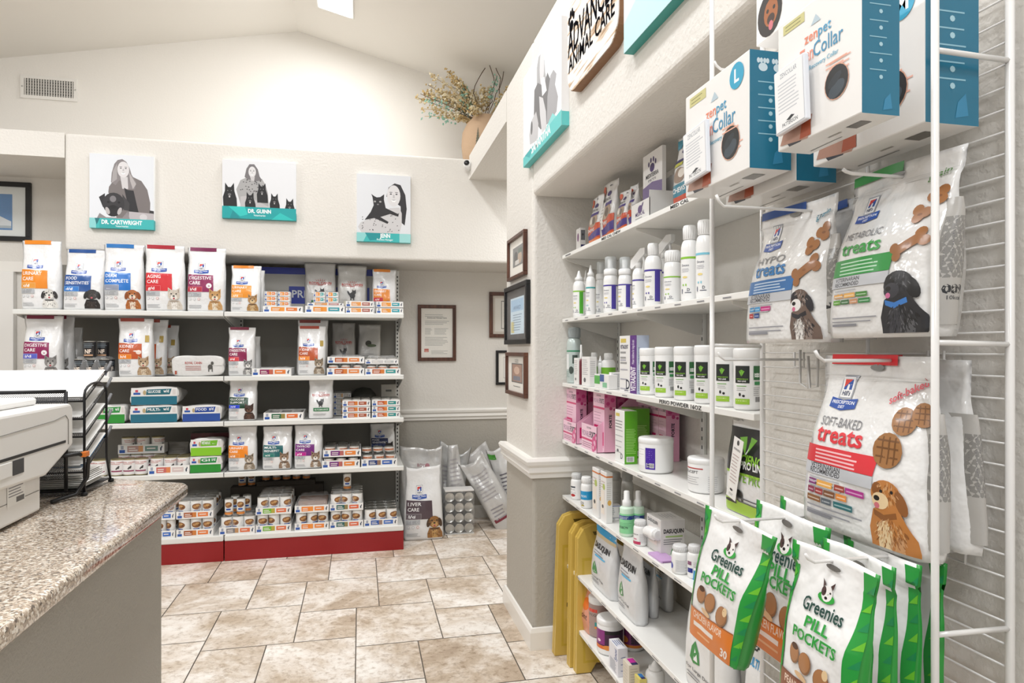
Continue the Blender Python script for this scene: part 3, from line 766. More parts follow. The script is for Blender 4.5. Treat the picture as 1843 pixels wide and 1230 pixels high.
def fx(label, px0, px1, zt, zb, bw, fm, P, **k):
    a = yr(px0, WX-.02); b = yr(px1, WX-.02)
    return framed(label, 'X', (WX, (a+b)/2, zb), a-b, zt-zb, bw, fm, P, **k)
P = Print(1.45, .3); P.text('Advanced Animal Care', .5, 1.15, .045, '4a4a4a', 'C', w=.62, weight=.02); P.lines(.12, 1.27, .88, 2, .05, 'b5b5b0'); P.lines(.12, 1.08, .9, 3, .045, 'a9a9a4'); P.lines(.12, .86, .35, 5, .04, 'a9a9a4'); P.lines(.42, .86, .88, 5, .04, 'a9a9a4'); P.lines(.12, .6, .88, 6, .045, 'b0b0aa'); P.rect(.10, .16, .24, .26, 'c4492f'); P.rect(.12, .17, .22, .20, 'e8a08c'); P.lines(.32, .2, .85, 3, .04, 'b0b0aa')
P.lines(.03, 1.44, .97, 1, .01, 'd8d4ca')
fy('dark wood framed typed certificate with a small red seal, beside the gondola', 752, 549, 821, 650, .026, WOOD, P, group=None)
P = Print(1.5, .3); P.rect(.12, .1, .95, 1.4, 'e9e5dc'); P.rect(.42, .2, .95, 1.3, '55534f'); P.rect(.45, .23, .95, 1.27, 'f0ede6'); P.lines(.55, 1.1, .95, 6, .12)
fy('dark wood framed certificate half hidden behind the pillar, upper one of two', 881, 526, 930, 608, .028, WOOD, P, mount='d6cdbf')
P = Print(1.5, .3); P.rect(.3, .2, .95, 1.3, 'c9c6bf'); P.rect(.33, .24, .95, 1.26, 'f2f0ea'); P.lines(.45, 1.1, .9, 6, .12)
fy('black framed sheet peeking out behind the pillar, lower of the two on the far wall', 893, 631, 932, 693, .02, BLACK, P)
P = Print(.8, .3); P.rect(.10, .10, .74, .68, '1f78b8'); P.poly([(.3, .16), (.72, .16), (.72, .24), (.46, .34), (.3, .34)], 'dfe6ea'); P.rect(.34, .34, .46, .62, 'eef2f4'); P.rect(.46, .13, .72, .17, 'a9b7be')
fy('black framed photo with a blue ground and pale shapes, in the far left recess', -62, 326, 55, 433, .032, BLACK, P, mount='e6eae8')
P = Print(1.2, .3); P.rect(.2, .3, .85, .95, '7d7c7a'); P.ell(.4, .6, .12, .2, '3f3e3d'); P.ell(.65, .55, .13, .2, 'b9a28c'); P.rect(.35, .35, .6, .5, 'd9d5cf'); P.rect(.55, .7, .8, .85, '5d6f60')
fx('walnut framed group snapshot on the pillar, topmost of three', 912, 942, zx(942, 412, WX-.02), zx(942, 494, WX-.02), .016, WOOD, P)
P = Print(1.1, .3); P.rect(0, 0, 1, 1.1, '3f3a36'); P.rect(.17, .12, .83, .92, 'd3e6f2'); P.rect(.2, .62, .8, .88, 'aacbe6'); P.rect(.2, .15, .36, .40, 'd8cf8e'); P.text('AWARD', .5, .66, .08, '5d7fa6', 'C', w=.36); P.lines(.3, .55, .75, 7, .055, '8aa2b8')
fx('black framed pale blue certificate on the pillar, the largest, in the middle of three', 907, 947, zx(947, 503, WX-.02), zx(947, 619, WX-.02), .022, BLACK, P)
P = Print(1.25, .3); P.rect(.2, .32, .82, 1.0, '4b4542'); P.rect(.24, .36, .78, .96, 'a3765c'); P.ell(.5, .75, .16, .14, 'd8b49c'); P.rect(.3, .4, .7, .55, '6b6f80'); P.text('In Our', .5, 1.10, .05, '55524e', 'C'); P.text('Hearts', .5, 1.03, .05, '55524e', 'C'); P.text('Remembered', .5, .17, .05, '55524e', 'C')
fx('walnut framed warm-toned photo with captions on the pillar, lowest of three', 909, 943, zx(943, 635, WX-.02), zx(943, 718, WX-.02), .018, WOOD, P)
# little camera on the corner of the ledge
p = at(842, 300, Y=HY-.03)
sc = thing('security_camera', 'tiny white security camera at the corner where the two upper walls meet', 'camera', (p.x, HY-.045, p.z-.02), math.radians(-25))
MB().lathe([(.018, -.03), (.026, -.026), (.026, .03), (.018, .034)], mat('f4f4f2', .3), 16, (0, 0, .02), True, Matrix.Rotation(math.pi/2-.3, 3, 'X')).build('housing', sc)
MB().lathe([(.018, .0), (.019, .004)], BLACK, 16, (0, -.036, .031), True, Matrix.Rotation(math.pi/2-.3, 3, 'X')).build('lens_cover', sc)
MB().box(-.008, .008, .0, .045, .01, .022, mat('f4f4f2', .3)).build('mounting_arm', sc)

# ------------------------------------------------------------------ pot of dried flowers on the ledge
px_, py_ = 0.90, 4.84
pot = thing('flower_pot', 'round tan clay pot painted with a little fir tree, on the corner ledge', 'pot', (px_, py_, LEDGE))
R = .175
prof = [(.09, 0), (.13, .02), (.165, .10), (R, .19), (.168, .28), (.135, .35), (.10, .385), (.10, .40), (.085, .40), (.082, .37)]
MB().lathe(prof, mat('c4a688', .8, 0, 0, .3, 40), 40).build('clay_body', pot)
P = Print(1.0, .1); rnd = random.Random(2)
for i in range(9):
    z = .25+i*.06; w = .16*(1-i/9.5); P.poly([(.5-w, z), (.5+w, z), (.5, z+.11)], '6b6a5a')
P.rect(.49, .16, .51, .28, '4c3c30')
for i in range(14): x = rnd.uniform(.1, .9); P.poly([(x-.03, .12), (x+.04, .13), (x+.01, .22+rnd.random()*.1)], '5c5548')
P.lines(.08, .16, .95, 3, .03, '6d6152')
def potf(u, v, o):
    z = .03+v*.30; r = .165
    for (r0, z0), (r1, z1) in zip(prof, prof[1:]):
        if z0 <= z <= z1 and z1 > z0: r = r0+(r1-r0)*(z-z0)/(z1-z0)
    a = math.radians(-118)+(u-.5)*1.0; return Vector(((r+o+.0015)*math.cos(a), (r+o+.0015)*math.sin(a), z))
build_prints('painted_tree', pot, [(P, potf)], mk=lambda h: mat(h, .8))
dr = thing('dried_flower_arrangement', 'spray of dried straw-coloured stems with teal sprigs fanning out of the clay pot', 'dried flowers', (px_, py_, LEDGE+.38))
st = MB(); tw = MB(); bl = MB(); tl = MB(); pl = MB(); rnd = random.Random(11)
straw = [mat('dccaa0', .8), mat('c7ab76', .8), mat('eadfc2', .8)]; teal = mat('8fb9a6', .8); brown = mat('5d4632', .8)
def blob(mb, p, r, m):
    p = Vector(p); q = [Vector((rnd.uniform(-1, 1), rnd.uniform(-1, 1), rnd.uniform(-1, 1))).normalized()*r*rnd.uniform(.7, 1.25) for _ in range(3)]
    ax = Vector((rnd.uniform(-1,1), rnd.uniform(-1,1), rnd.uniform(-1,1))).normalized(); b = ax.orthogonal().normalized(); c = ax.cross(b)
    vs = [p+ax*r*1.7, p-ax*r*1.7, p+b*r, p-b*r, p+c*r, p-c*r]
    mb.add(vs, [(0,2,4),(0,4,3),(0,3,5),(0,5,2),(1,4,2),(1,3,4),(1,5,3),(1,2,5)], m)
for i in range(46):
    az = rnd.uniform(0, 2*math.pi); el = rnd.uniform(.15, 1.35); L = rnd.uniform(.26, .50)
    if i < 22: az = math.pi+rnd.uniform(-1.0, .9); el = rnd.uniform(.15, 1.1); L = rnd.uniform(.30, .52)
    d = Vector((math.cos(az)*math.cos(el), math.sin(az)*math.cos(el)*.45, math.sin(el))); pts = []; p = Vector((0, 0, -.25)); bend = Vector((d.x*.25, 0, -.32*rnd.random()))
    for k in range(7):
        t = k/6; q = Vector((0, 0, -.03))*(1-t)+d*L*t+bend*(t*t*.35)+Vector((rnd.uniform(-1,1), rnd.uniform(-1,1), rnd.uniform(-1,1)))*.006
        pts.append(q)
    if (pts[-1].y+py_) > GY-.03 or pts[-1].z+LEDGE+.38 > ceil_z(px_+pts[-1].x)-.06: continue
    st.tube([Vector((pts[0].x*.3, pts[0].y*.3, -.2))]+pts, .0022, brown if i % 3 == 0 else straw[1], 5)
    kind = i % 5
    if kind == 4:
        for k in range(26):
            t = rnd.uniform(.5, 1); q = pts[0].lerp(pts[-1], t)+Vector((rnd.uniform(-1,1), rnd.uniform(-1,1), rnd.uniform(-1,1)))*.028; blob(tl, q, rnd.uniform(.004, .010), teal)
    elif kind == 3:
        for k in range(70):
            t = rnd.uniform(.55, 1.08); s = .035*(1-abs(t-.8)*2); q = pts[0].lerp(pts[-1], t); e = q+Vector((rnd.uniform(-1,1), rnd.uniform(-1,1), rnd.uniform(-.4,1)))*s*1.5
            pl.add([q, q+Vector((.003, 0, .002)), e], [(0, 1, 2)], straw[2])
    else:
        for k in range(60):
            t = rnd.uniform(.42, 1.0); q = pts[min(int(t*6), 5)].lerp(pts[min(int(t*6)+1, 6)], t*6-int(t*6))+Vector((rnd.uniform(-1,1), rnd.uniform(-1,1), rnd.uniform(-1,1)))*.022
            blob(bl, q, rnd.uniform(.005, .011), rnd.choice(straw))
for i in range(4):
    x = rnd.uniform(-.1, .25); pts = [Vector((x*.3, -.02, -.02))]
    for k in range(9): pts.append(pts[-1]+Vector((rnd.uniform(-.03, .045), rnd.uniform(-.012, .012), .055)))
    tw.tube(pts, .003, brown, 5)
st.build('stems', dr)
for nm, o in (('curly_twigs', tw), ('seed_heads', bl), ('teal_sprigs', tl), ('pampas_plumes', pl)): o.build(nm, dr)
dr.children[0]['kind'] = 'stuff'
for o in dr.children: o['kind'] = 'stuff'
# ================================================================== RED-BASED GONDOLA SHELVING
YF = 4.38; YB = 4.93
SH = [1.535, 1.138, 0.860, 0.546, 0.160]      # shelf heights, top to bottom
GX0, GXM, GX1 = -1.952, -0.815, 0.279
RED = mat('921116', .45); PEG = mat('8d8a83', .6)
def gondola(x0, x1, label, left):
    g = thing('gondola_shelf_unit', label, 'shelving', ((x0+x1)/2, YF, 0), 0, None)
    w = (x1-x0)/2-.003; D = YB-YF
    MB().box(-w, w, D, D+.02, .16, 1.86, PEG).build('back_panel', g)
    for s in (-1, 1):
        if left and s == 1: continue
        m = MB(); xx = s*(w-.012); m.box(xx-.012, xx+.012, D-.03, D-.001, 0, 1.87, STEEL, .002)
        for k in range(60): m.box(xx-.004, xx+.004, D-.0308, D-.0298, .2+k*.0275, .212+k*.0275, mat('3a3a38', .7))
        m.build('slotted_upright', g)
    lipm = STEEL
    for i, z in enumerate(SH[:4]):
        sh = MB(); sh.box(-w, w, .012, D, z-.022, z-.004, STEEL)
        lip = [(0, z-.026), (0.004, z-.030), (.014, z-.030), (.020, z-.020), (.02, z), (.006, z), (0, z-.004)]
        vs = [(-w, y-.001, zz) for y, zz in lip]+[(w, y-.001, zz) for y, zz in lip]; k = len(lip)
        sh.add(vs, [(a, (a+1) % k, k+(a+1) % k, k+a) for a in range(k)]+[tuple(range(k-1, -1, -1)), tuple(range(k, 2*k))], lipm)
        for k in range(9): sh.box(-w+.02, w-.02, .06+k*.05, .064+k*.05, z-.026, z-.022, STEEL)
        s = fixn(sh.build('shelf', g))
        for q in (-1, 1):
            b = MB(); x = q*(w-.004)
            b.add([(x-.002, .03, z-.022), (x-.002, D-.03, z-.022), (x-.002, D-.03, z-.11), (x-.002, .03, z-.035), (x+.002, .03, z-.022), (x+.002, D-.03, z-.022), (x+.002, D-.03, z-.11), (x+.002, .03, z-.035)],
                  [(0,1,2,3),(7,6,5,4),(0,4,5,1),(1,5,6,2),(2,6,7,3),(3,7,4,0)], STEEL); b.build('bracket', s)
    z = SH[4]; MB().box(-w, w, 0, D, z-.036, z, STEEL, .006).build('base_deck', g)
    MB().box(-w, w, .006, .022, .0, z-.036, RED, .002).build('kick_plate', g)
    return g
gondola(GX0, GXM, 'left bay of white steel gondola shelving with a red kick plate, partly behind the counter', True)
gondola(GXM, GX1, 'right bay of white steel gondola shelving with a red kick plate, next to the certificate', False)
# header sign behind the top shelf
Y = 4.885; a = gx(424, Y); b = gx(672, Y); z0 = SH[0]+.002; z1 = zy(600, 484, Y)
sgn = thing('header_sign', 'pale sign with a blue top band and blue box reading PRI, behind bags', 'sign', ((a+b)/2, Y, z0))
MB().box(-(b-a)/2, (b-a)/2, 0, .012, 0, z1-z0, mat('c9c7c2', .5), .001).build('sign_panel', sgn)
w_ = b-a; P = Print((z1-z0)/w_, .3); P.rect(0, P.A-.05, 1, P.A, '1d2f9c')
u0 = (gx(520, Y)-a)/w_; v0 = (zy(540, 547, Y)-z0)/w_; v1 = (zy(540, 516, Y)-z0)/w_
P.rect(u0, max(v0, 0), .97, v1, '1b35a4'); P.text('PRI', u0+.022, max(v0, 0)+(v1-v0)*.36, (v1-v0)*.42, 'f4f6fb', weight=.02)
build_prints('printed_band', sgn, [(P, lambda u, v, o: Vector((-w_/2+u*w_, -o, v*(z1-z0))))])

DOG = dict(urin=('dog', 'dcd9d3', '2b2726', 'efece6'), food=('dog', '2c2624', '171413', '3d3430'), derm=('dog', 'b0672f', '8d4a20', 'eadcc8'),
           aging=('perk', 'd2c8bb', 'a89a8c', 'f0ebe4'), digest=('perk', 'c79a63', '9a6f3e', 'e9dcc5'), schn=('perk', '8b8886', '5d5a59', 'bdb9b6'), cairn=('perk', 'b79c7c', '6d4a32', 'dccbb2'),
           york=('dog', '9a6b38', '4c3521', 'c99f62'))
CAT = dict(tabby=('cat', 'b58a55', '5f452b', 'd9bd90'), bw=('cat', '9b9a99', '2a2a2b', 'e9e7e4'), gtab=('cat', '9c8b76', '4f4438', 'd6cbbd'), brown=('cat', '4a3128', '2a1a15', '6b4a3b'),
           bwn=('cat', '9a7f68', '53402f', 'efebe6'), grey=('cat', '9d978f', '5d5853', 'd4cfc9'), dark=('cat', '221c1d', '120f10', '3a3031'), cal=('cat', 'a08770', '3d2c22', 'efebe5'))
ORG, DBL, BLU, RDD, MAG = 'e98a1e', '1a4f95', '2173c4', 'd3262f', '8d1d56'
def gbag(name, label, px0, px1, ytop, si, P_, strip, seed, cat='pet food', group=None, D=.11, Y0=None, dz=0, **k):
    Yc = (Y0 or YF+.03)+D/2
    a = gx(px0, Yc-D/2); b = gx(px1, Yc-D/2); z = (SH[si] if si is not None else 0)+dz
    zt = zy((px0+px1)/2, ytop, Yc)
    W = b-a; H = zt-z; q = random.Random(seed); k.setdefault('amp', .007); k.setdefault('tilt', q.uniform(-.03, .03)); k.setdefault('lean', q.uniform(-.01, .03))
    return bag(name, label, cat, ((a+b)/2, Yc, z+.001), 0, W, H, D, P_(H/W) if P_ else None, strip, seed, group=group, **k)
hb = lambda t1, t2, col, code, ccol, pet_, badge=None: (lambda A: hills_bag(A, t1, t2, col, code, ccol, pet_, badge=badge))
G = 'dry food bags on the gondola'
gbag('dog_food_bag', 'white food bag with an orange block and black-and-white dog, leftmost on the top shelf', 33, 106, 434, 0, hb('URINARY', 'CARE', ORG, 'c/d', 'e39a3f', DOG['urin']), ORG, 1, group=G)
gbag('dog_food_bag', 'white food bag with a dark blue block and black dog, on the top shelf', 108, 182, 450, 0, hb('FOOD', 'SENSITIVITIES', DBL, 'd/d', BLU, DOG['food']), DBL, 2, group=G)
gbag('dog_food_bag', 'white food bag with a bright blue block and red-brown dog, on the top shelf', 183, 256, 441, 0, hb('DERM', 'COMPLETE', '1f72c6', '', '8f97ab', DOG['derm']), '2a78c0', 3, group=G)
gbag('dog_food_bag', 'white food bag with a red block and fluffy white terrier, on the top shelf', 258, 331, 443, 0, hb('AGING', 'CARE', RDD, 'g/d', 'cf2a33', DOG['aging']), 'b02030', 4, group=G)
gbag('dog_food_bag', 'white food bag with a plum block and tan pointy-eared dog, on the top shelf', 333, 403, 447, 0, hb('DIGESTIVE', 'CARE', MAG, 'i/d', 'b3233c', DOG['digest'], 'arrow'), '7c1d4f', 5, group=G)
gbag('cat_food_bag', 'white cat food bag with an orange block and tabby cat, on the top shelf', 412, 467, 479, 0, hb('URINARY', 'CARE', 'ea9320', 'c/d', 'f0a24a', CAT['tabby']), ORG, 6, group=G)
gbag('cat_food_bag', 'plain back half of a pale bag standing behind the orange-banded tabby cat bag', 424, 476, 487, 0, None, None, 7, group=G, D=.09, Y0=YF+.18)
gbag('cat_food_bag', 'silver food bag with a red crown above small boxes, left of the top-shelf pair', 548, 606, 474, 0, lambda A: rc_bag(A), None, 8, group=G, D=.09, Y0=YF+.33, body=mat('c9c7c4', .35, .2, .3, .4, 24))
gbag('cat_food_bag', 'silver food bag with red crown and dark cat drawing, right of the top-shelf pair', 607, 661, 479, 0, lambda A: rc_bag(A, col='d9d4c2'), None, 9, group=G, D=.09, Y0=YF+.32, body=mat('c6c4c0', .35, .2, .3, .4, 24))
gbag('cat_food_bag', 'white cat food bag with orange and red blocks, rightmost bag on the top shelf', 670, 714, 486, 0, hb('URINARY', 'CARE', 'e98a1e', 'c/d', 'c9242f', CAT['grey']), ORG, 10, group=G, D=.09, Y0=YF+.28)
gbag('dog_food_bag', 'white food bag with a plum block and grey schnauzer, on the second shelf', 36, 108, 569, 1, hb('DIGESTIVE', 'CARE', MAG, 'i/d', '5a62c4', DOG['schn'], 'arrow'), '7c1d3a', 11, group=G)
for i, (dx, dy, yt, l) in enumerate(((20, .15, 569, 'shaded food bag standing just behind the schnauzer bag'), (36, .29, 590, 'shaded food bag standing deepest behind the schnauzer bag'))):
    gbag('dog_food_bag', l, 48+dx, 108+dx, yt, 1, lambda A: hills_bag(A, 'DIGESTIVE', 'CARE', MAG, 'i/d', '5a62c4', DOG['schn']), '7c1d3a', 12+i, group=G, Y0=YF+dy)
gbag('dog_food_bag', 'white food bag with a rust block and shaggy tan terrier, on the second shelf', 209, 274, 574, 1, hb('KIDNEY', 'CARE', 'c0531f', 'k/d', 'ee8420', DOG['cairn'], 'kid'), '9c3a26', 14, group=G)
for i, (dx, dy, yt, l) in enumerate(((22, .15, 576, 'shaded food bag standing just behind the rust-banded dog bag'), (45, .29, 586, 'shaded food bag standing deepest behind the rust-banded dog bag'))):
    gbag('dog_food_bag', l, 215+dx, 274+dx, yt, 1, lambda A: hills_bag(A, 'KIDNEY', 'CARE', 'c0531f', 'k/d', 'ee8420', DOG['cairn'], badge='gold'), '9c3a26', 15+i, group=G, Y0=YF+dy)
gbag('cat_food_bag', 'white cat food bag with a plum block and black-and-white cat, second shelf', 408, 458, 590, 1, hb('DIGESTIVE', 'CARE', '8a1c4c', 'i/d', 'cf2029', CAT['bw']), '7c1d3a', 17, group=G)
gbag('cat_food_bag', 'pale bag edge showing behind the black-and-white cat bag', 418, 468, 606, 1, None, None, 18, group=G, Y0=YF+.18)
gbag('cat_food_bag', 'white cat food bag with a rust block and striped cat, on the second shelf', 534, 586, 588, 1, hb('KIDNEY', 'CARE', 'b9501f', 'k/d', 'ef8a22', CAT['gtab'], 'gold'), 'a33d22', 19, group=G)
gbag('cat_food_bag', 'taller twin bag rising behind the striped cat bag on the second shelf', 532, 588, 577, 1, hb('KIDNEY', 'CARE', 'b9501f', 'k/d', 'ef8a22', CAT['gtab']), '8b2d1c', 20, group=G, Y0=YF+.17)
gbag('cat_food_bag', 'dim grey bag with red crown and mauve band, back of the second shelf', 598, 641, 582, 1, lambda A: rc_bag(A, col='8c4a5c'), None, 21, group=G, D=.09, Y0=YF+.40, body=mat('b3b0ac', .4, .1, .3, .4, 24))
gbag('cat_food_bag', 'crumpled pale bag with a blue tab, at the back right of the second shelf', 643, 684, 585, 1, lambda A: Print(A).ell(.45, A*.62, .14, .13, '3d3c36').ell(.6, A*.57, .22, .07, '5e6b52').rect(.4, A*.1, .75, A*.16, '2d4f86').lines(.2, A*.4, .8, 3, .08), None, 22, group=G, D=.09, Y0=YF+.40, body=mat('bdbbb7', .4, .1, .3, .5, 24))
gbag('cat_food_bag', 'white cat food bag with a dark green block and brown cat, third shelf', 408, 460, 684, 2, hb('GLUCOSE', 'SUPPORT', '14432f', 'm/d', '1a3fd0', CAT['brown']), None, 23, group=G)
gbag('cat_food_bag', 'white bag with a red crown, grey cat and green strip, on the third shelf', 554, 599, 684, 2, lambda A: rc_bag(A, word='GLYCOBALANCE', col='2f7a4c'), None, 24, group=G)
gbag('cat_food_bag', 'white cat food bag with an orange block and tabby cat, on the fourth shelf', 408, 461, 768, 3, hb('URINARY', 'CARE', 'f08a1c', 's/d', 'e58a35', CAT['gtab']), None, 25, group=G)
gbag('cat_food_bag', 'white cat food bag with a teal block and white-faced cat, fourth shelf', 470, 524, 768, 3, hb('MULTI-', 'BENEFIT', '1c6265', 'w/d', '27776c', CAT['bwn']), None, 26, group=G)
gbag('cat_food_bag', 'white cat food bag with a purple block and calico cat, fourth shelf', 528, 580, 766, 3, hb('THYROID', 'CARE', '74207a', 'y/d', 'c0218f', CAT['cal']), None, 27, group=G)
gbag('cat_food_bag', 'shaded cat food bag with a navy block, back right of the fourth shelf', 667, 712, 763, 3, hb('FOOD', 'SENSITIVITIES', '16285a', 'z/d', '1f3a78', CAT['dark']), None, 28, group=G, Y0=YF+.40, D=.10)

# pillow bags lying with their ends to the front
def pillow(name, label, px0, px1, py0, py1, z, body, P_, Dp=.34, seed=1, group=None, low=None, Y0=None):
    Yf = Y0 or YF+.02; a = gx(px0, Yf); b = gx(px1, Yf); m_ = (px0+px1)/2
    W = b-a; H = (py1-py0)*dep((a+b)/2, Yf)/F; root = thing(name, label, 'pet food', ((a+b)/2, Yf, z+.001), 0, group)
    def fn(u, v, o=0):     # v along depth, u around
        ang = 2*math.pi*u; n = 5; cu, su = math.cos(ang), math.sin(ang)
        r = 1/((abs(cu)**n+abs(su)**n)**(1/n)); k = [0, .82, .97, 1, 1, .99, .96, .90, .78, .55, .25][min(int(v*10), 10)]
        q = min(int(v*10)+1, 10); k2 = [0, .82, .97, 1, 1, .99, .96, .90, .78, .55, .25][q]; k = k+(k2-k)*(v*10-int(v*10))
        n_ = noise.noise(Vector((u*9+seed, v*5, seed)))*.008
        yy = [0, 0.0, .006, .02, .1, .2, .35, .55, .75, .92, 1.0]; yv = yy[min(int(v*10), 10)]; yv = yv+(yy[q]-yv)*(v*10-int(v*10))
        zz = H/2+cu*r*0+su*r*H/2*k*(1 if su < 0 else (1-.25*max(0, v-.5)*2)) 
        return Vector((cu*r*(W/2*(k if v < .3 else max(k, .8)))+n_*min(1, v*4), yv*Dp, max(zz+n_*min(1, v*4), 0)))
    m = MB(); m.grid(fn, 48, 20, body, True)
    fixn(m.build('bag_body', root))
    P = P_(H/W); build_prints('printed_end', root, [(P, lambda u, v, o: Vector((-W/2*.95+u*W*.95, -.0015-o, .02*H+v*H*.95)))], gap=.0002)
    return root
def endprint(word, code, c1, c2, tx='f4f6f6'):
    def f(A):
        P = Print(A, .5); P.rect(0, 0, 1, A, 'e8e7e5'); P.rect(0, 0, 1, A*.46, c2); P.poly([(0, A*.46), (.5, A*.42), (1, A*.46), (1, A*.50), (0, A*.50)], c2)
        P.poly([(.32, A*.58), (.34, A*.90), (.88, A*.94), (.84, A*.60)], c1); P.text(word, .36, A*.70, A*.16, tx, w=.28, weight=.02); P.text(code, .70, A*.72, A*.18, tx, w=.12, weight=.02)
        P.rect(.05, A*.60, .20, A*.72, '2756a8'); P.rect(.09, A*.75, .15, A*.88, 'c9475a'); P.ell(.29, A*.72, .035, A*.14, 'b9a57d'); P.rect(.90, A*.6, .97, A*.9, 'd9d3d0')
        return P
    return f
FW = mat('dedddb', .3, 0, .4, .5, 24)
GP = 'dry food bags lying flat on the gondola'
pillow('dog_food_bag', 'green-ended food bag lying flat behind the letter tray, third shelf', 166, 226, 731, 764, SH[2], FW, endprint('GLUCOSE', 'w/d', '2e8f3e', '2b8f2f'), seed=2, group=GP)
zt = SH[2]+.108
pillow('dog_food_bag', 'teal-ended food bag lying flat, lower of the pair on the third shelf', 233, 321, 732, 763, SH[2], FW, endprint('MULTI-', 'w/d', '1f6472', '1e6a80'), seed=3, group=GP)
pillow('dog_food_bag', 'teal-ended food bag lying flat, upper of the pair on the third shelf', 234, 321, 701, 733, SH[2]+.106, FW, endprint('GLUCOSE', 'w/d', '1f6472', '1e6a80'), seed=4, group=GP)
pillow('dog_food_bag', 'dark-blue-ended food bag lying flat at the right of the third shelf bay', 327, 398, 731, 760, SH[2], FW, endprint('FOOD', 'z/d', '21479a', '2c4f9c'), seed=5, group=GP)
pillow('dog_food_bag', 'food bag with a dark green end lying flat, lower of the fourth-shelf pair', 341, 399, 824, 854, SH[3], FW, endprint('GI', 'i/d', '1f8a44', '2c8f35'), seed=6, group=GP)
pillow('dog_food_bag', 'food bag with a lime green end lying flat, upper of the fourth-shelf pair', 342, 400, 793, 824, SH[3]+.102, FW, endprint('METABOLIC', '', '72b52c', '86c62c'), seed=7, group=GP)
def rcp(A):
    P = Print(A, .4); P.text('ROYAL CANIN', .42, A*.60, A*.12, 'b5504a', 'C', w=.34, weight=.02); P.lines(.26, A*.50, .58, 3, A*.09, 'b97a74')
    P.ell(.76, A*.45, .05, A*.13, '55534f'); P.ell(.80, A*.64, .03, A*.09, '55534f'); P.rect(.72, A*.2, .74, A*.4, '55534f'); P.rect(.79, A*.2, .81, A*.4, '55534f'); P.rect(.05, A*.08, .09, A*.26, 'a8543e'); return P
pillow('dog_food_bag', 'crumpled white bag with pale red lettering lying flat on the second shelf', 308, 402, 639, 676, SH[1], mat('dcdbd9', .3, 0, .5, .9, 16), rcp, Dp=.30, seed=8, group=GP)

# ---- trays and cans
def can_proto(kind):
    r, h = {'tall': (.0375, .105), 'black': (.036, .105), 'flat': (.031, .036), 'rc': (.0375, .098), 'sil': (.036, .10)}[kind]
    root = thing({'tall': 'dog_food_can', 'black': 'dog_food_can', 'flat': 'cat_food_can', 'rc': 'dog_food_can', 'sil': 'food_can'}[kind], 'x', 'can')
    m = MB(); lm = {'tall': mat('efefed', .35, 0, .3), 'black': mat('1d1d20', .35, 0, .3), 'flat': mat('e4e2df', .3, 0, .3), 'rc': mat('ebe9e8', .4, 0, .2), 'sil': METAL}[kind]
    top = METAL if kind != 'rc' else mat('b5ab86', .3, .8)
    m.lathe([(r*.93, 0), (r*.98, .003), (r*.98, h-.003), (r, h-.001), (r*.97, h), (r*.90, h-.003), (r*.2, h-.003)], top, 20); m.build('can_body', root)
    MB().lathe([(r*.99, .006), (r*.995, .007), (r*.995, h-.007), (r*.99, h-.006)], lm, 20).build('paper_label', root)
    sp = math.pi*.95; P = Print((h-.014)/(r*sp), .12)
    A = P.A
    if kind == 'tall':
        P.ell(.5, A*.66, .30, A*.20, '8a5a34'); P.ell(.38, A*.66, .10, A*.09, 'b98a55', n=8); P.ell(.55, A*.72, .12, A*.08, 'c49a63', n=8); P.ell(.66, A*.62, .08, A*.07, '6b4325', n=8)
        P.rect(.32, A*.30, .68, A*.42, '2a55a6'); P.rect(.12, .0, .88, A*.16, 'd9863a'); P.rect(.12, A*.17, .88, A*.21, '7c7e86')
    elif kind == 'black':
        P.rect(.2, A*.10, .80, A*.55, '2c2a2c'); P.text('NF', .5, A*.27, A*.26, 'f3e3d3', 'C', w=.36, weight=.03); P.rect(.22, A*.10, .78, A*.20, 'c49a7a'); P.lines(.15, A*.9, .85, 3, A*.1, '7b8790')
    elif kind == 'rc':
        P.text('ROYAL CANIN', .5, A*.82, A*.07, 'bf4038', 'C', w=.66, weight=.02); P.lines(.2, A*.76, .8, 1, A*.1, 'c98b86'); P.ell(.6, A*.48, .07, A*.07, '3b3a3a'); P.rect(.50, A*.36, .56, A*.46, '3b3a3a'); P.ell(.64, A*.57, .045, A*.05, '3b3a3a'); P.rect(.24, A*.2, .80, A*.29, '8f3a5c')
    elif kind == 'flat': P.rect(.1, A*.2, .9, A*.75, 'c98a6a'); P.rect(.2, A*.3, .5, A*.65, 'a55a3a')
    else: P = None
    if P: build_prints('printed_label', root, [(P.restep(.06), cylf(r*.997, .007, h-.007, sp))], gap=.0001)
    return root, r, h
PROTO = {}
def put_can(kind, loc, label, group, rz=0.0, face=None):
    if kind not in PROTO:
        root, r, h = can_proto(kind); PROTO[kind] = (root, r, h); root.location = loc; root['label'] = label; o = root
    else: o = clone(PROTO[kind][0], loc, label)
    o.rotation_euler = (0, 0, rz)
    if group: o['group'] = group
    elif 'group' in o: del o['group']
    return o
CR = {'tall': (.0375, .105), 'black': (.036, .105), 'flat': (.031, .036), 'rc': (.0375, .098), 'sil': (.036, .10)}
CW = mat('efeeec', .5); rnd = random.Random(9)
ORDN = ['front', 'second', 'third', 'fourth', 'rear']
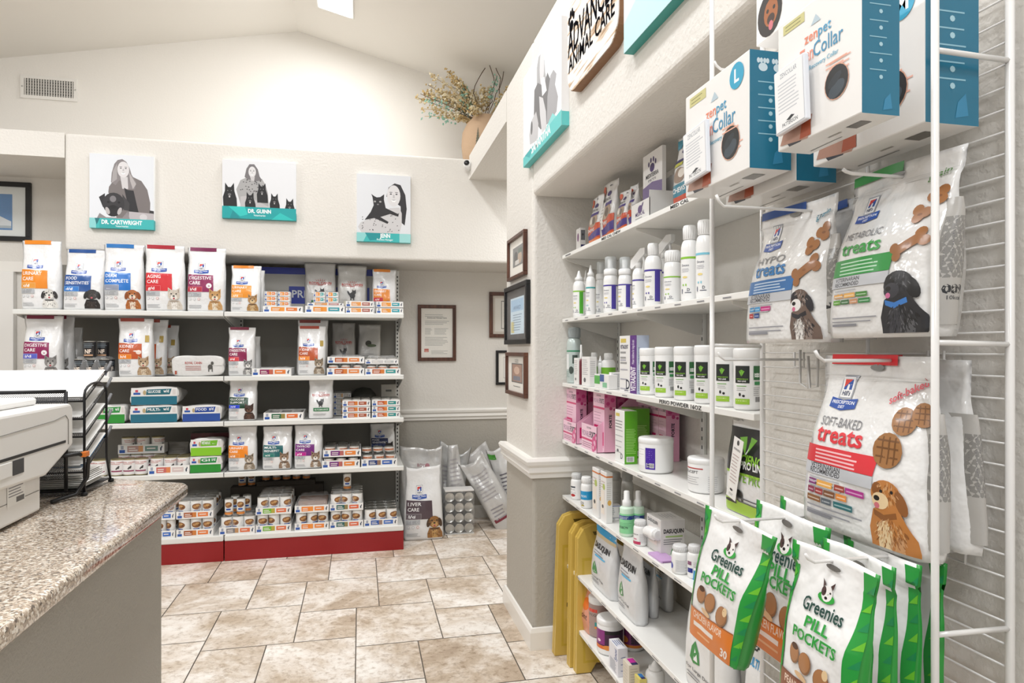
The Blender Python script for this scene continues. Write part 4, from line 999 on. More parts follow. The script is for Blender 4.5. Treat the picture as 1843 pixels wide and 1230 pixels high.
def tray(px0, px1, z, hh, label, c1, c2, kind=None, rows=4, cols=3, nm='', icon='dog', Y0=None, wall=.003, dp=None, wrap=False, wrapcol=None, group='carton trays of cans on the gondola', plain=False, rowlist=None, word=None, name='can_tray', cz=None):
    Yf = Y0 or YF+.015; a, b = gx(px0, Yf)+.001, gx(px1, Yf)-.001; W = b-a
    if kind: r = CR[kind][0]; dp = dp or rows*2*r+.008
    dp = dp or .20
    root = thing(name, label, 'carton', ((a+b)/2, Yf, z), 0, group)
    m = MB(); m.box(-W/2, W/2, 0, dp, 0, wall, CW); m.box(-W/2, W/2, 0, wall, wall, hh, CW); m.box(-W/2, W/2, dp-wall, dp, wall, hh, CW); m.box(-W/2, -W/2+wall, wall, dp-wall, wall, hh, CW); m.box(W/2-wall, W/2, wall, dp-wall, wall, hh, CW)
    if plain: m.box(-W/2, W/2, 0, dp, hh-.002, hh, CW)
    m.build('tray_body', root)
    A = hh/W; P = Print(A, .5)
    P.rect(.03, A*.12, .15, A*.45, '2f5aa8'); P.rect(.06, A*.5, .12, A*.88, 'a0a6b5')
    P.rect(.20, A*.2, .54, A*.85, c1); P.rect(.44, A*.2, .54, A*.85, hex_mix(c1, 'f2a04a', .55) if c1 != 'cfcfcf' else c1); P.lines(.23, A*.65, .42, 2, A*.22, 'ece6e0', A*.1)
    P.rect(.58, A*.25, .86, A*.8, c2); P.lines(.62, A*.6, .82, 1, A*.2, 'f0e6e0', A*.12)
    P.ell(.925, A*.45, .018, A*.22, '26324a', n=8); P.ell(.945, A*.68, .012, A*.13, '26324a', n=8)
    build_prints('printed_front', root, [(P, lambda u, v, o: Vector((-W/2+u*W, -o, v*hh)))])
    if kind:
        px = W/cols if cols*2*r <= W+.006 else 2*r; rr = min(r, (W/cols)/2*.985); zc = z+wall+.0005 if cz is None else z+cz
        for j in (rowlist if rowlist is not None else range(rows)):
            for i in range(cols):
                x = (a+b)/2+(i-(cols-1)/2)*(W-2*wall-.001)/cols; y = Yf+wall+r+.001+j*(2*r+.0008)
                hor = {2: ['left', 'right'], 3: ['left', 'middle', 'right']}[cols][i]; 
                o = put_can(kind, (x, y, zc), '%s can, %s row, in the %s' % (hor, ORDN[min(j, 4)], nm), 'cans in the '+nm, rnd.uniform(-.7, .7))
                k = ((W-2*wall-.001)/cols/2*.985)/r
                if k < 1: o.scale = (k, k, 1)
    if wrap:
        hc = (CR[kind][1] if kind else .06)+.006; q = MB(); sd = rnd.random()*9
        def wf(u, v):
            e = min(u, 1-u)*8; f = min(v, 1-v)*8; k = min(1, min(e, f)); x = (u-.5)*W*.99; y = .004+v*(dp-.008)
            return Vector((x, y, hh*.6+(hc-hh*.6)*min(1, k*1.3)+.008+.010*noise.noise(Vector((u*7+sd, v*7, sd)))*k))
        q.grid(wf, 24, 20, wrapcol or mat('ffffff', .08, 0, 0, .6, 30, .8, 0, .16)); q.build('shrink_wrap', root)
    return root
zz = SH[0]
T = 'on the top shelf'
tray(473, 545, zz, .038, 'wide white carton tray with orange bands, right of the tabby bag, top shelf', 'e8902a', 'e07c35', 'flat', 3, 3, 'tray beside the tabby bag', rowlist=[1, 2])
def small_box(px0, px1, z, h, label, c2='4aa6a6', Y0=None, dp=.09, name='cat_food_box', group='small cat food boxes on the top shelf'):
    return tray(px0, px1, z, h, label, 'e8902a', c2, None, Y0=Y0, dp=dp, plain=True, group=group, name=name)
bz = zz+.0395
for r_ in range(3):
    for c_, (a_, b_) in enumerate(((476, 498.5), (499.5, 522))):
        small_box(a_, b_, bz+r_*.0315, .031, 'little white box, %s layer, %s of the pile left of the blue PRI box' % (['bottom', 'middle', 'top'][r_], ['left', 'right'][c_]), 'e07c35', YF+.03)
tray(549, 621, zz, .044, 'wide white carton tray with an orange and a teal band, under the silver bags', 'e8902a', '3a9aa8', 'flat', 3, 3, 'tray under the silver bags', rowlist=[1, 2])
q_ = zz+.0455
tray(553, 619, q_, .022, 'low open tray of flat tins lying between the wide tray and four small boxes', 'd9a070', 'c08a8a', None, Y0=YF+.03, dp=.09, plain=True)
for r_ in range(2):
    for c_, (a_, b_) in enumerate(((564, 585.5), (586.5, 609))):
        small_box(a_, b_, q_+.0225+r_*.0345, .034, 'little white box with orange and teal bands, %s %s of four before silver bags' % (['lower', 'upper'][r_], ['left', 'right'][c_]), '4aa6a6', YF+.035)
for i in range(2):
    tray(622, 673, zz+i*.040, .038, '%s of two white trays with orange and dusty red bands, top shelf' % ['lower', 'upper'][i], 'e9a25c', 'b0685c', 'flat' if i else None, 3, 3, 'upper tray with the dusty red band', plain=not i, icon='cat', dp=.195)
    tray(677, 726, zz+i*.040, .038, '%s of two white trays with orange and teal bands, far right of the top shelf' % ['lower', 'upper'][i], 'ea9a35', '3ba3b0', 'flat' if i else None, 3, 3, 'upper tray with the teal band', plain=not i, icon='cat', dp=.195)
zz = SH[1]
tray(127, 196, zz, .033, 'white carton tray of black cans between two dog food bags, second shelf', 'c9a9a5', 'dcd0cc', 'black', 2, 3, 'black can tray', wrap=True, dp=.16)
for i, px in enumerate((175, 187)):
    put_can('black', (gx(px+i*3, YF+.17), YF+.055+i*.074, zz+.1095), 'black can stacked on top of the other black cans, %s' % ['front one', 'one behind it'][i], 'black cans on the upper layer')
tray(453, 524, zz, .046, 'white tray with a plum and an orange band, wrapped in clear film, second shelf', '8d1d56', 'e8813a', 'flat', 4, 3, 'plum-banded tray', wrap=True)
tray(588, 656, zz, .046, 'white tray with rust and orange bands, bottom of its stack, second shelf', 'b9561f', 'e58a4a', 'flat', 3, 3, 'lowest rust-banded tray', rowlist=[0, 1], cz=.030)
tray(589, 656, zz+.0755, .042, 'white tray with rust and orange bands, top of its stack, second shelf', 'b9561f', 'e58a4a', 'flat', 3, 3, 'rust-banded tray on top', wrap=True)
tray(657, 721, zz, .042, 'white tray with rust and teal bands, bottom right of the second shelf', 'b9561f', '3a9a98', 'flat', 3, 3, 'rust-and-teal tray', rowlist=[0, 1], cz=.026)
tray(657, 717, zz+.071, .028, 'plain greyish tray lying on the rust-and-teal tray, second shelf', 'cfcfcf', 'bfc3c3', 'flat', 3, 3, 'plain greyish tray', wrap=True)
zz = SH[2]
tray(474, 546, zz, .046, 'white tray with green, blue and orange bands under loose clear film, third shelf', '2f6b4a', 'e2743a', 'flat', 4, 3, 'green-banded cat tray', wrap=True)
for i in range(3):
    l = ['bottom', 'middle', 'top'][i]
    tray(616, 667, zz+i*.0385, .0375, '%s tray of the three-high stack with brown bands, third shelf' % l, 'b9561f', 'a8502f', 'flat' if i == 2 else None, 3, 3, 'brown-banded stack', plain=i < 2, dp=.195, cz=.012 if i == 2 else None)
    tray(669, 720, zz+i*.0385, .0375, '%s tray of the three-high stack with teal bands, third shelf' % l, 'c0561f', '2f8f8c', 'flat' if i == 2 else None, 3, 3, 'teal-banded stack', plain=i < 2, dp=.195, cz=.012 if i == 2 else None)
for i in range(4):
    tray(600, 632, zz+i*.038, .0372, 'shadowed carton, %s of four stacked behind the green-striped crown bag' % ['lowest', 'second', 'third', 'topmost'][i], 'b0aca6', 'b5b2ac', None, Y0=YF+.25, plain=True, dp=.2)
Yb = YF+.36; bx = thing('food_pouch_bag', 'dark rounded pouch slumped behind the two three-high stacks, third shelf', 'pet food', ((gx(628, Yb)+gx(680, Yb))/2, Yb, zz+.001))
MB().lathe([(.02, 0), (.088, .01), (.095, .07), (.085, .13), (.05, .17), (.01, .18)], mat('33352f', .5, 0, .2, .4, 30), 20).build('pouch_body', bx)
P = Print(1.0); P.text('LITE', .5, .42, .1, 'd9d9d4', 'C', weight=.03); P.rect(.3, .75, .7, .82, '55564f'); P.lines(.3, .3, .7, 2, .06)
carton('food_box', 'small pale box with dark lettering at the back right of the third shelf', 'box', (gx(699, Yb), Yb, zz), 0, .10, .08, .20, mat('b7b4ac', .5), [('front', P)])
zz = SH[3]
# row of cans and tray on the fourth shelf, left bay
for i, px in enumerate((160, 181, 212, 233.5, 255)):
    put_can('rc', (gx(px, YF+.055), YF+.055, zz+.001), ['white can half hidden by the letter tray, farther left', 'white can half hidden by the letter tray, nearer right', 'first loose white can right of the letter tray', 'middle loose white can right of the letter tray', 'last loose white can, touching the carton tray'][i], 'white cans standing loose on the fourth shelf')
tray(266, 341, zz, .052, 'white carton tray printed in pale red and mauve, front of the fourth shelf', 'c96a64', 'd9c6c4', 'rc', 2, 3, 'pale red printed tray')
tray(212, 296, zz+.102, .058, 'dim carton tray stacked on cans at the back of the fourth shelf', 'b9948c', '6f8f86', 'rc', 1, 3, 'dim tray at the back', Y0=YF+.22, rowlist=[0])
for i, px in enumerate((226, 248, 268, 288)):
    put_can('rc', (gx(px, YF+.27), YF+.265, zz+.001), ['first', 'second', 'third', 'fourth'][i]+' can from the left under the dim stacked tray', 'white cans under the dim tray')
MB_ = mat('2f2c2b', .5)
Yb = YF+.30; bag('pet_food_bag', 'small dark bag slumped beside the dim tray at the back, fourth shelf', 'pet food', (gx(322, Yb), Yb, zz+.001), 0, .13, .16, .09, Print(1.2).ell(.5, .4, .2, .15, '191817').lines(.2, .9, .8, 2, .1, '8a8884'), None, 31, body=mat('77746f', .4, 0, .3, .4, 24))
P = Print(.4); P.rect(.0, .28, 1, .4, '6b1f2a'); P.ell(.3, .18, .05, .05, '3a3632'); P.ell(.7, .18, .05, .05, '3a3632')
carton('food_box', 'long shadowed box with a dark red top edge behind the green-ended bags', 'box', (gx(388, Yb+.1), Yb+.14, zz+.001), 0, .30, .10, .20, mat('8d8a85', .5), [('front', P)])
tray(579, 648, zz, .048, 'white tray with purple and orange bands, bottom of its stack, fourth shelf', '74207a', 'e8883a', 'flat', 3, 3, 'lower purple-banded tray', rowlist=[0, 1], cz=.026)
tray(581, 650, zz+.070, .046, 'white tray with purple and orange bands wrapped in film, top of its stack, fourth shelf', '74207a', 'e8883a', 'flat', 4, 3, 'upper purple-banded tray', wrap=True, cz=.030)
tray(650, 715, zz, .048, 'white tray with navy and blue bands wrapped in film, right end of the fourth shelf', '1f3a78', '3a66b4', 'flat', 4, 3, 'navy-banded tray', wrap=True, cz=.040)
for i in range(3): put_can('flat', (gx(660+i*20, YF+.12), YF+.10, zz+.082), ['left', 'middle', 'right'][i]+' flat tin riding on top of the navy-banded tray', 'flat tins on the navy-banded tray')
zz = SH[4]
DB = 'bottom deck'
def dtray(px0, px1, z, label, c1, c2, nm, full=True, **k):
    return tray(px0, px1, z, .045, label, c1, c2, 'tall', 4, 3, nm, rowlist=None if full else [0, 1], dp=.31, **k)
L2 = .1105
dtray(262, 315, zz, 'blue-banded carton tray cut off by the counter, lower one, bottom deck', '2f5aa8', '3d6fc0', 'lower tray by the counter', False)
dtray(262, 315, zz+L2, 'blue-banded carton tray cut off by the counter, upper one, bottom deck', '2f5aa8', '3d6fc0', 'upper tray by the counter', wrap=True)
dtray(317, 384, zz, 'lower carton tray with brown and orange bands, left end of the bottom deck', 'a5562a', 'e8803f', 'lower brown-banded tray', False)
dtray(317, 384, zz+L2, 'upper carton tray with brown and orange bands, left end of the bottom deck', 'a5562a', 'e8803f', 'upper brown-banded tray', wrap=True)
dtray(394, 459, zz, 'single carton tray with grey and orange bands, bottom deck', '7d7a7c', 'e0734a', 'grey-banded tray', wrap=True)
for i, (px, dy) in enumerate(((412.5, 0), (434, 0), (441, .085), (419, .085))):
    put_can('tall', (gx(px, YF+.06), YF+.056+dy, zz+.112), ['left front', 'right front', 'right rear', 'left rear'][i]+' can of the four stacked on the grey-banded tray', 'four cans standing on the grey-banded tray')
dtray(460, 524, zz, 'lower carton tray with green and orange bands, bottom deck', '6fb52e', 'e0734a', 'lower green-banded tray', False)
dtray(460, 524, zz+L2, 'upper carton tray with green and orange bands, bottom deck', '6fb52e', 'e0734a', 'upper green-banded tray', wrap=True)
dtray(530, 592, zz, 'lower carton tray with two orange bands and a navy patch, bottom deck', 'f08428', 'ee8a3c', 'lower orange-banded tray', False)
t = tray(530, 592, zz+L2, .045, 'upper carton tray with two orange bands, nearly empty under torn film', 'f08428', 'ee8a3c', None, dp=.31, wrap=True, wrapcol=mat('ffffff', .08, 0, 0, .6, 30, .8, 0, .22))
MB().box(-.09, .09, .10, .28, .004, .05, mat('8a5a36', .7), .004).build('brown_divider', t)
dtray(593, 654, zz, 'lower carton tray with teal and orange bands, bottom deck', '1f5f5c', 'e06a45', 'lower teal-banded tray', False)
dtray(593, 654, zz+L2, 'upper carton tray with teal and orange bands, bottom deck', '1f5f5c', 'e06a45', 'upper teal-banded tray', wrap=True)
put_can('tall', (gx(625, YF+.13), YF+.13, zz+2*L2+.004), 'single can standing alone on top of the teal-banded trays', None)
dtray(655, 716, zz, 'single carton tray with two blue bands, right end of the bottom deck', '2f5aa8', '4a76c4', 'blue-banded tray on the right')
for i, px in enumerate((435, 452, 478, 497, 515, 533, 551)):
    put_can('tall', (gx(px, YB-.13), YB-.10+(.0), zz+.215 if i < 2 else zz+.245), ['first', 'second', 'third', 'fourth', 'fifth', 'sixth', 'seventh'][i]+' can from the left in the shadowed rear row, bottom deck', 'shadowed cans along the back of the bottom deck')
bx = carton('shipping_carton', 'dark cardboard box laid along the back of the bottom deck under the shadowed cans', 'box', (gx(500, YB-.13), YB-.10, zz), 0, .60, .10, .2135, mat('4d4740', .8), [])
bx2 = carton('shipping_carton', 'dark low cardboard slab raising the right five shadowed cans', 'box', (gx(515, YB-.13), YB-.10, zz+.2137), 0, .38, .085, .0305, mat('4d4740', .8), [])

# ================================================================== FLOOR CORNER BY THE GONDOLA
GF = 'food bags heaped on the floor'
def fbag(name, label, x, y, W, H, D, P_, rot, rz=0, seed=1, body=None, strip=None, **k):
    r = bag(name, label, 'pet food', (x, y, .004), 0, W, H, D, P_(H/W) if P_ else None, strip, seed, group=GF, body=body, **k)
    r.rotation_euler = (rot[0], rot[1], rz); return r
SIL = mat('c9c8c6', .22, .12, .5, .8, 14); SIL2 = mat('b9b9b7', .25, .15, .5, .8, 12)
PB = lambda A: Print(A).lines(.15, A*.85, .85, 8, A*.05, 'a9a6a8').rect(.12, A*.15, .9, A*.2, '7b2a3a').lines(.2, A*.35, .8, 4, A*.05, '98959a')
fbag('dog_food_bag', 'big white bag with a dark mauve block and small brown terrier, on the floor', .425, 4.62, .285, .47, .12, hb('LIVER', 'CARE', '54444c', 'l/d', '655a60', DOG['york']), (0, .0), 0, 41, strip=None, ears=.045, top_w=.84, amp=.008)
K = dict(amp=.022, gap=.0003)
fbag('dog_food_bag', 'silvery bag with a slumped top directly behind the brown terrier bag', .43, 4.83, .31, .57, .13, lambda A: Print(A).text('ROYAL', .4, A*.80, .07, '9c6a72', 'L', w=.3).ell(.65, A*.82, .06, .05, 'b07a84'), (0, .0), 0, 42, body=SIL, ears=.055, **K)
fbag('dog_food_bag', 'translucent-looking grey bag leaning over the case of cans', .60, 4.93, .24, .54, .12, lambda A: Print(A).lines(.15, A*.8, .85, 5, A*.05, '9a989c'), (0, .16), 0, 43, body=SIL2, ears=.07, **K)
fbag('dog_food_bag', 'pale bag with a pinched peak standing directly behind the case of cans', .71, 4.86, .21, .60, .12, PB, (0, -.08), 0, 44, body=SIL, top_w=.35, flat=.97, **K)
fbag('dog_food_bag', 'silver bag with a dark red stripe, slumped to the left beside the case of cans', 1.07, 4.76, .20, .55, .12, PB, (0, -.52), -.15, 45, body=SIL, ears=.03, **K)
fbag('dog_food_bag', 'white bag with a maroon lower edge, lying behind the striped silver bag', 1.10, 4.99, .22, .58, .08, PB, (0, -.45), -.1, 46, body=mat('d3d1cf', .25, 0, .5, .7, 14), ears=.03, **K)
fbag('dog_food_bag', 'pale bag with a green corner, farthest right and half behind the pillar', 1.20, 4.90, .22, .57, .10, lambda A: Print(A).rect(.0, A*.90, .25, A*.97, '4fa03c').lines(.2, A*.7, .8, 6, A*.05, '77747c').ell(.75, A*.55, .2, .12, '3f5a9c'), (0, -.30), -.2, 47, body=mat('d9d8d6', .25, 0, .5, .7, 14), ears=.05, **K)
# case of twelve cans lying with their ends forward
x0 = gx(801, 4.66); x1 = gx(853, 4.66); Wc = x1-x0; Hc = .30
cs = thing('can_case', 'clear-wrapped upright case holding twelve cans, ends to the front, on the floor', 'case', ((x0+x1)/2, 4.66, .001))
MB().box(-Wc/2, Wc/2, -.002, .12, 0, .004, mat('d9d7d3', .5)).build('carton_pad', cs)
MB().box(-Wc/2, Wc/2, -.002, .12, Hc, Hc+.012, mat('e1dfdc', .4), .002).build('top_flap', cs)
MB().box(-Wc/2-.002, Wc/2+.002, .0, .12, .004, Hc, mat('ffffff', .06, 0, 0, .5, 30, .8, 0, .10)).build('clear_wrap', cs)
for i in range(3):
    for j in range(4):
        o = put_can('sil', ((x0+x1)/2+(i-1)*.0695*Wc/.21, 4.663+.105, .040+j*.0735), '%s silver can end in the %s row of the wrapped floor case' % (['left', 'middle', 'right'][i], ['bottom', 'second', 'third', 'top'][j]), 'silver cans in the floor case')
        o.rotation_euler = (math.pi/2, 0, 0); k = min(1, (Wc/3/2*.97)/.036); o.scale = (k, k, 1)
# ================================================================== WALL SHELVES IN THE NICHE
SX = 0.86; RS = [1.7115, 1.4345, 1.1565, .910, .668, .387, .170]; SY0, SY1 = 1.335, 2.785
NAMES = ['top', 'second', 'third', 'fourth', 'fifth', 'sixth', 'lowest']
SWH = mat('f1f0ec', .35, 0, .2)
for i, z in enumerate(RS):
    y0 = SY0 if i < 4 else 1.14
    s = thing('wall_shelf', 'white wall shelf in the niche, %s' % ['the topmost, carrying chew pouches', 'carrying the row of tall care bottles', 'carrying the row of white jars', 'carrying the pink boxes', 'carrying pill bottles and green sprays', 'carrying the standing silver pouches', 'lowest, just above the floor'][i], 'shelf', (SX, (y0+SY1)/2, z), -math.pi/2)
    w = (SY1-y0)/2; D = NB-SX-.002
    MB().box(-w, w, 0, D, -.016, 0, SWH, .0015).build('board', s)
    for yy in (2.765, 2.02, 1.45):
        if yy < y0: continue
        x = (y0+SY1)/2-yy; b = MB()
        prof = [(.015, -.0165), (D-.005, -.0165), (D-.005, -.085), (D-.03, -.085), (.015, -.024)]
        vs = [(x-.0025, a, c) for a, c in prof]+[(x+.0025, a, c) for a, c in prof]; k = len(prof)
        b.add(vs, [(q, (q+1) % k, k+(q+1) % k, k+q) for q in range(k)]+[tuple(range(k-1, -1, -1)), tuple(range(k, 2*k))], mat('dfddd8', .4)); fixn(b.build('bracket', s))
    P = Print(.016/(2*w), 2.0); rnd = random.Random(i); u = .012
    A = P.A
    def px_u(px): return ((y0+SY1)/2-yr(px, SX)+w)/(2*w)
    if i == 0:
        P.text('MED CAL CHEW', px_u(1083), A*.22, A*.55, '2a2a2c', w=px_u(1117)-px_u(1083), weight=.02); P.text('MED CAL', px_u(1207), A*.22, A*.6, '2a2a2c', w=px_u(1240)-px_u(1207), weight=.02); P.text('LRG TAB', px_u(1018), A*.25, A*.5, '55', w=px_u(1029)-px_u(1018)) if 0 else P.lines(px_u(1018), A*.6, px_u(1030), 1, A, '77777a', A*.3)
    elif i == 2: P.text('PERIO POWDER 16OZ', px_u(1187), A*.18, A*.68, '222224', w=px_u(1263)-px_u(1187), weight=.015)
    else:
        for k in range(11):
            uu = .03+k*.088; P.rect(uu, A*.35, uu+.026, A*.55, '8f8f92')
    if i == 2:
        for px in (1030, 1050, 1070, 1092, 1120): P.rect(px_u(px), A*.35, px_u(px+9), A*.55, '8f8f92')
    build_prints('shelf_labels', s, [(P, lambda uu, v, o, w=w: Vector((-w+uu*2*w, -.0005-o, -.016+v*.016)))], mk=lambda h: mat(h, .6))
for yy in (2.765, 2.02, 1.45):
    m = MB(); m.box(NB-.012, NB-.001, yy-.012, yy+.012, .10, 1.82, STEEL, .002)
    for k in range(55): m.box(NB-.0125, NB-.0118, yy-.003, yy+.003, .13+k*.03, .142+k*.03, mat('4a4a48', .7))
    o = m.build('shelf_standard'); tag(o, 'slotted white upright rail on the niche wall, %s' % {2.765: 'at the pillar end', 2.02: 'in the middle', 1.45: 'at the near end'}[yy], 'shelf rail')

def rbox(name, label, pxL, pxR, pxS, pyt, k, prints, m=None, X0=.885, group=None, dz=0, D=None, cat='box', bev=.0012, ret=False):
    yL, yR = yr(pxL, X0), yr(pxR, X0); W = yL-yR; d = D or gx(pxS, yR)-X0; z = (RS[k] if isinstance(k, int) else k)+dz
    H = zx(pxR, pyt, X0)-z
    pr = prints(W, d, H) if prints else []
    r = carton(name, label, cat, (X0+d/2, (yL+yR)/2, z+.0006), -math.pi/2, W, d, H, m or mat('efeeec', .4, 0, .2), pr, group)
    return r
def rcyl(name, label, px0, px1, pyt, k, P=None, cap='cap', X=.90, rz=-42, group=None, cat='bottle', dz=0, **kw):
    c, r, h = vials_cyl(px0, px1, pyt, X, RS[k]+dz)
    return bottle(name, label, cat, (c[0], c[1], c[2]+.0006), math.radians(rz), r, h, P(h/r) if P else None, cap, group=group, **kw)
def tagcard(parent, f, u0, u1, v0, v1, h='f3f1ec'): pass

# ---- top shelf: chews
def chew(A, c1='d2532b', c2='4a3a8c', blot='e9e4dc'):
    P = Print(A); P.rect(0, 0, 1, A*.42, c1); P.poly([(0, A*.06), (1, A*.14), (1, A*.30), (0, A*.16)], c2); P.rect(0, A*.05, 1, A*.10, 'e9803a')
    P.ell(.5, A*.50, .36, .22, 'b39a84'); P.ell(.35, A*.52, .14, .14, 'e9e2d9'); P.ell(.62, A*.48, .15, .12, '6b5a4e'); P.rect(.1, A*.60, .85, A*.66, c2)
    P.text('CHEWS', .10, A*.26, A*.07, 'f6f1ee', w=.6, weight=.03); P.text('MEDICAL', .15, A*.70, A*.05, '3c3a44', w=.6, weight=.02); P.ell(.55, A*.82, .13, .07, '3b2f6e'); P.ell(.16, A*.9, .15, .13, c1); P.ell(.6, A*.955, .08, .02, '7d7d80')
    return P
GC = 'chew pouches on the top niche shelf'
def rbag(name, label, pxL, pxR, pyt, k, P, D=.05, X0=.885, seed=1, group=None, cat='pet treats', dz=0, **kw):
    yL, yR = yr(pxL, X0), yr(pxR, X0); W = yL-yR; z = (RS[k] if isinstance(k, int) else k)+dz; H = zx((pxL+pxR)/2, pyt, X0)-z
    return bag(name, label, cat, (X0+D/2, (yL+yR)/2, z+.001), -math.pi/2, W, H, D, P(H/W) if P else None, None, seed, group=group, **kw)
rbox('chew_box', 'small white and grey box at the pillar end of the topmost niche shelf', 1037, 1044, 1054, 410, 0, lambda W, D, H: [('right', Print(H/D).rect(.15, H/D*.45, .9, H/D*.9, '77787c').rect(.15, H/D*.05, .9, H/D*.25, '2b2c6a').ell(.5, H/D*.7, .2, .2, '4d4e52')), ('front', Print(H/W).ell(.5, H/W*.6, .2, .35, '7a3a7c'))])
rbag('chew_pouch', 'orange and white chew pouch nearest the pillar on the topmost shelf', 1056, 1076, 354, 0, lambda A: chew(A), seed=2, group=GC)
rbag('chew_pouch', 'taller orange and purple chew pouch with a pale card strapped to its front', 1076, 1101, 328, 0, lambda A: chew(A).rect(.05, A*.2, .42, A*.68, 'f4f2ee').lines(.1, A*.62, .38, 6, A*.06, 'b9b7b2'), seed=3, group=GC, X0=.90)
rbag('chew_pouch', 'orange and purple chew pouch, first of two between the carded pouch and the white holder', 1106, 1124, 343, 0, lambda A: chew(A), seed=4, group=GC)
rbag('chew_pouch', 'orange and purple chew pouch, last before the white holder', 1124, 1138, 332, 0, lambda A: chew(A, 'cf4a24'), seed=5, group=GC, X0=.90)
# brochure holder
X0 = .875; yL, yR = yr(1136, X0), yr(1169, X0); W = yL-yR; zz = RS[0]
bh = thing('brochure_holder', 'white open-topped plastic holder with a little purple mark, on the topmost shelf', 'holder', (X0, (yL+yR)/2, zz+.001), -math.pi/2)
m = MB(); pm = mat('f4f4f3', .15, 0, .5)
m.box(-W/2, W/2, 0, .002, 0, .062, pm); m.box(-W/2, -W/2+.002, 0, .09, 0, .07, pm); m.box(W/2-.002, W/2, 0, .09, 0, .085, pm); m.box(-W/2, W/2, .088, .09, 0, .14, pm); m.box(-W/2, W/2, 0, .09, 0, .002, pm)
m.build('holder_body', bh)
P = Print(.062/W); P.ell(.5, P.A*.62, .12, .09, '54307c'); P.ell(.62, P.A*.78, .08, .03, '54307c', rot=.8); P.text('MEDICAL', .5, P.A*.3, .09, '54307c', 'C', w=.5); P.lines(.25, P.A*.2, .75, 1, .05)
build_prints('printed_mark', bh, [(P, lambda u, v, o: Vector((-W/2+u*W, -o, v*.062)))])
# leaflets stand in a tilted pack
X0 = .915; yL, yR = yr(1152, X0), yr(1190, X0); W2 = (yL-yR)*.9; H2 = .185
P = Print(H2/W2); A = P.A; P.rect(0, 0, 1, A*.36, '6b5590'); P.poly([(0, A*.36), (0, A*.42), (.5, A*.47), (1, A*.42), (1, A*.36)], '6b5590'); P.poly([(.0, 0), (1, 0), (1, A*.12), (.3, A*.22), (0, A*.18)], 'a99aa8')
P.ell(.5, A*.72, .12, .10, '3b2668');
for dx, dy in ((-.17, .10), (-.06, .17), (.07, .17), (.18, .10)): P.ell(.5+dx, A*.72+dy, .04, .06, '3b2668')
P.text('MEDITERRA', .5, A*.56, .09, '2f2f3a', 'C', w=.66, weight=.02); P.text('PETS', .5, A*.49, .05, '6d6d78', 'C', w=.4)
lf = carton('leaflet_pack', 'pack of white and purple leaflets with a paw print standing in the white holder', 'leaflets', (X0+.012, (yL+yR)/2-.004, zz+.045), -math.pi/2, W2, .014, H2, mat('f2f1f0', .35), [('front', P)], body='leaflets')
rbag('chew_pouch', 'white and teal chew pouch beside the large collar box, topmost shelf', 1207, 1240, 240, 0, lambda A: (lambda P: (P.rect(0, A*.12, 1, A*.30, '2f86a0'), P.text('CHEWS', .1, A*.18, A*.07, 'f6f6f6', w=.7, weight=.03), P.rect(0, 0, 1, A*.05, '3a3a9a'), P.rect(0, A*.05, 1, A*.12, 'cf4a24'), P.ell(.45, A*.42, .35, .2, '9a8474'), P.ell(.6, A*.44, .16, .12, 'e6dfd6'), P.rect(.1, A*.62, .8, A*.66, '2b2c6a'), P.rect(.1, A*.56, .6, A*.61, 'c9c94a'), P.ell(.5, A*.78, .14, .07, '3b2f6e'), P.poly([(0, A*.84), (.28, A*.84), (.28, A*.98), (0, A*.98)], '3a8fa8'))[0])(Print(A)), seed=6, group=GC)

# ---- second shelf: care bottles
def lab(c, side=None, txt=None, ear=True, u0=.28, top=True):
    def f(q):
        P = Print(1.25, .12); A = P.A
        if top: P.rect(.0, A*.93, 1, A*.985, c)
        if side: P.rect(.64, 0, .84, A*.93, side)
        P.text(txt or 'Douxo', u0, A*.74, .07, '55566a', w=.26, weight=.01); P.lines(u0, A*.68, u0+.28, 3, .045, '9a9aa6', .012)
        P.ell(u0+.12, A*.46, .09, .035, 'ecd78a'); P.ell(u0+.06, A*.26, .03, .035, c, n=8); P.ell(u0+.16, A*.26, .022, .045, c, n=8)
        P.text('D', u0+.20, A*.10, .09, '1d2540', weight=.01); P.lines(u0+.12, A*.07, u0+.34, 1, .04, '3c435c', .02); P.rect(u0+.0, A*.04, u0+.03, A*.16, '23305c')
        return P
    return f
PUR, GRN, TEA, LBL = '4a3d9c', '8cc63a', '2fa5a8', '7fc8dd'
GB = 'care bottles on the second niche shelf'
rcyl('ear_cleaner_bottle', 'white bottle with pointed nozzle and green line, leftmost of the care bottles', 1018, 1034, 487, 1, lab('8cc63a'), 'nozzle', .925, group=GB)
rcyl('ear_cleaner_bottle', 'white nozzle bottle with a broad bright green side stripe', 1032, 1052, 488, 1, lab('8cc63a', '4fae2c'), 'nozzle', .89, group=GB)
rcyl('ear_cleaner_bottle', 'white nozzle bottle half hidden behind the green-striped and teal-striped ones', 1049, 1060, 487, 1, lab('cfcfcf'), 'nozzle', .965, group=GB)
rcyl('ear_cleaner_bottle', 'white nozzle bottle with a thin teal line round its shoulder', 1055, 1071, 478, 1, lab(TEA, None), 'nozzle', .90, group=GB)
rcyl('foam_bottle', 'white foam pump bottle behind, half hidden left of the two front pump bottles', 1073, 1090, 472, 1, lab('b9b9c6', None, top=False), 'foam', .955, group=GB)
rcyl('foam_bottle', 'white foam pump bottle with clear cap and purple stripe, left of the front pair', 1087, 1111, 463, 1, lab(PUR, PUR), 'foam', .90, group=GB)
rcyl('foam_bottle', 'white foam pump bottle with clear cap and purple stripe, right of the front pair', 1113.5, 1136, 464, 1, lab(PUR, PUR, u0=.2), 'foam', .90, group=GB)
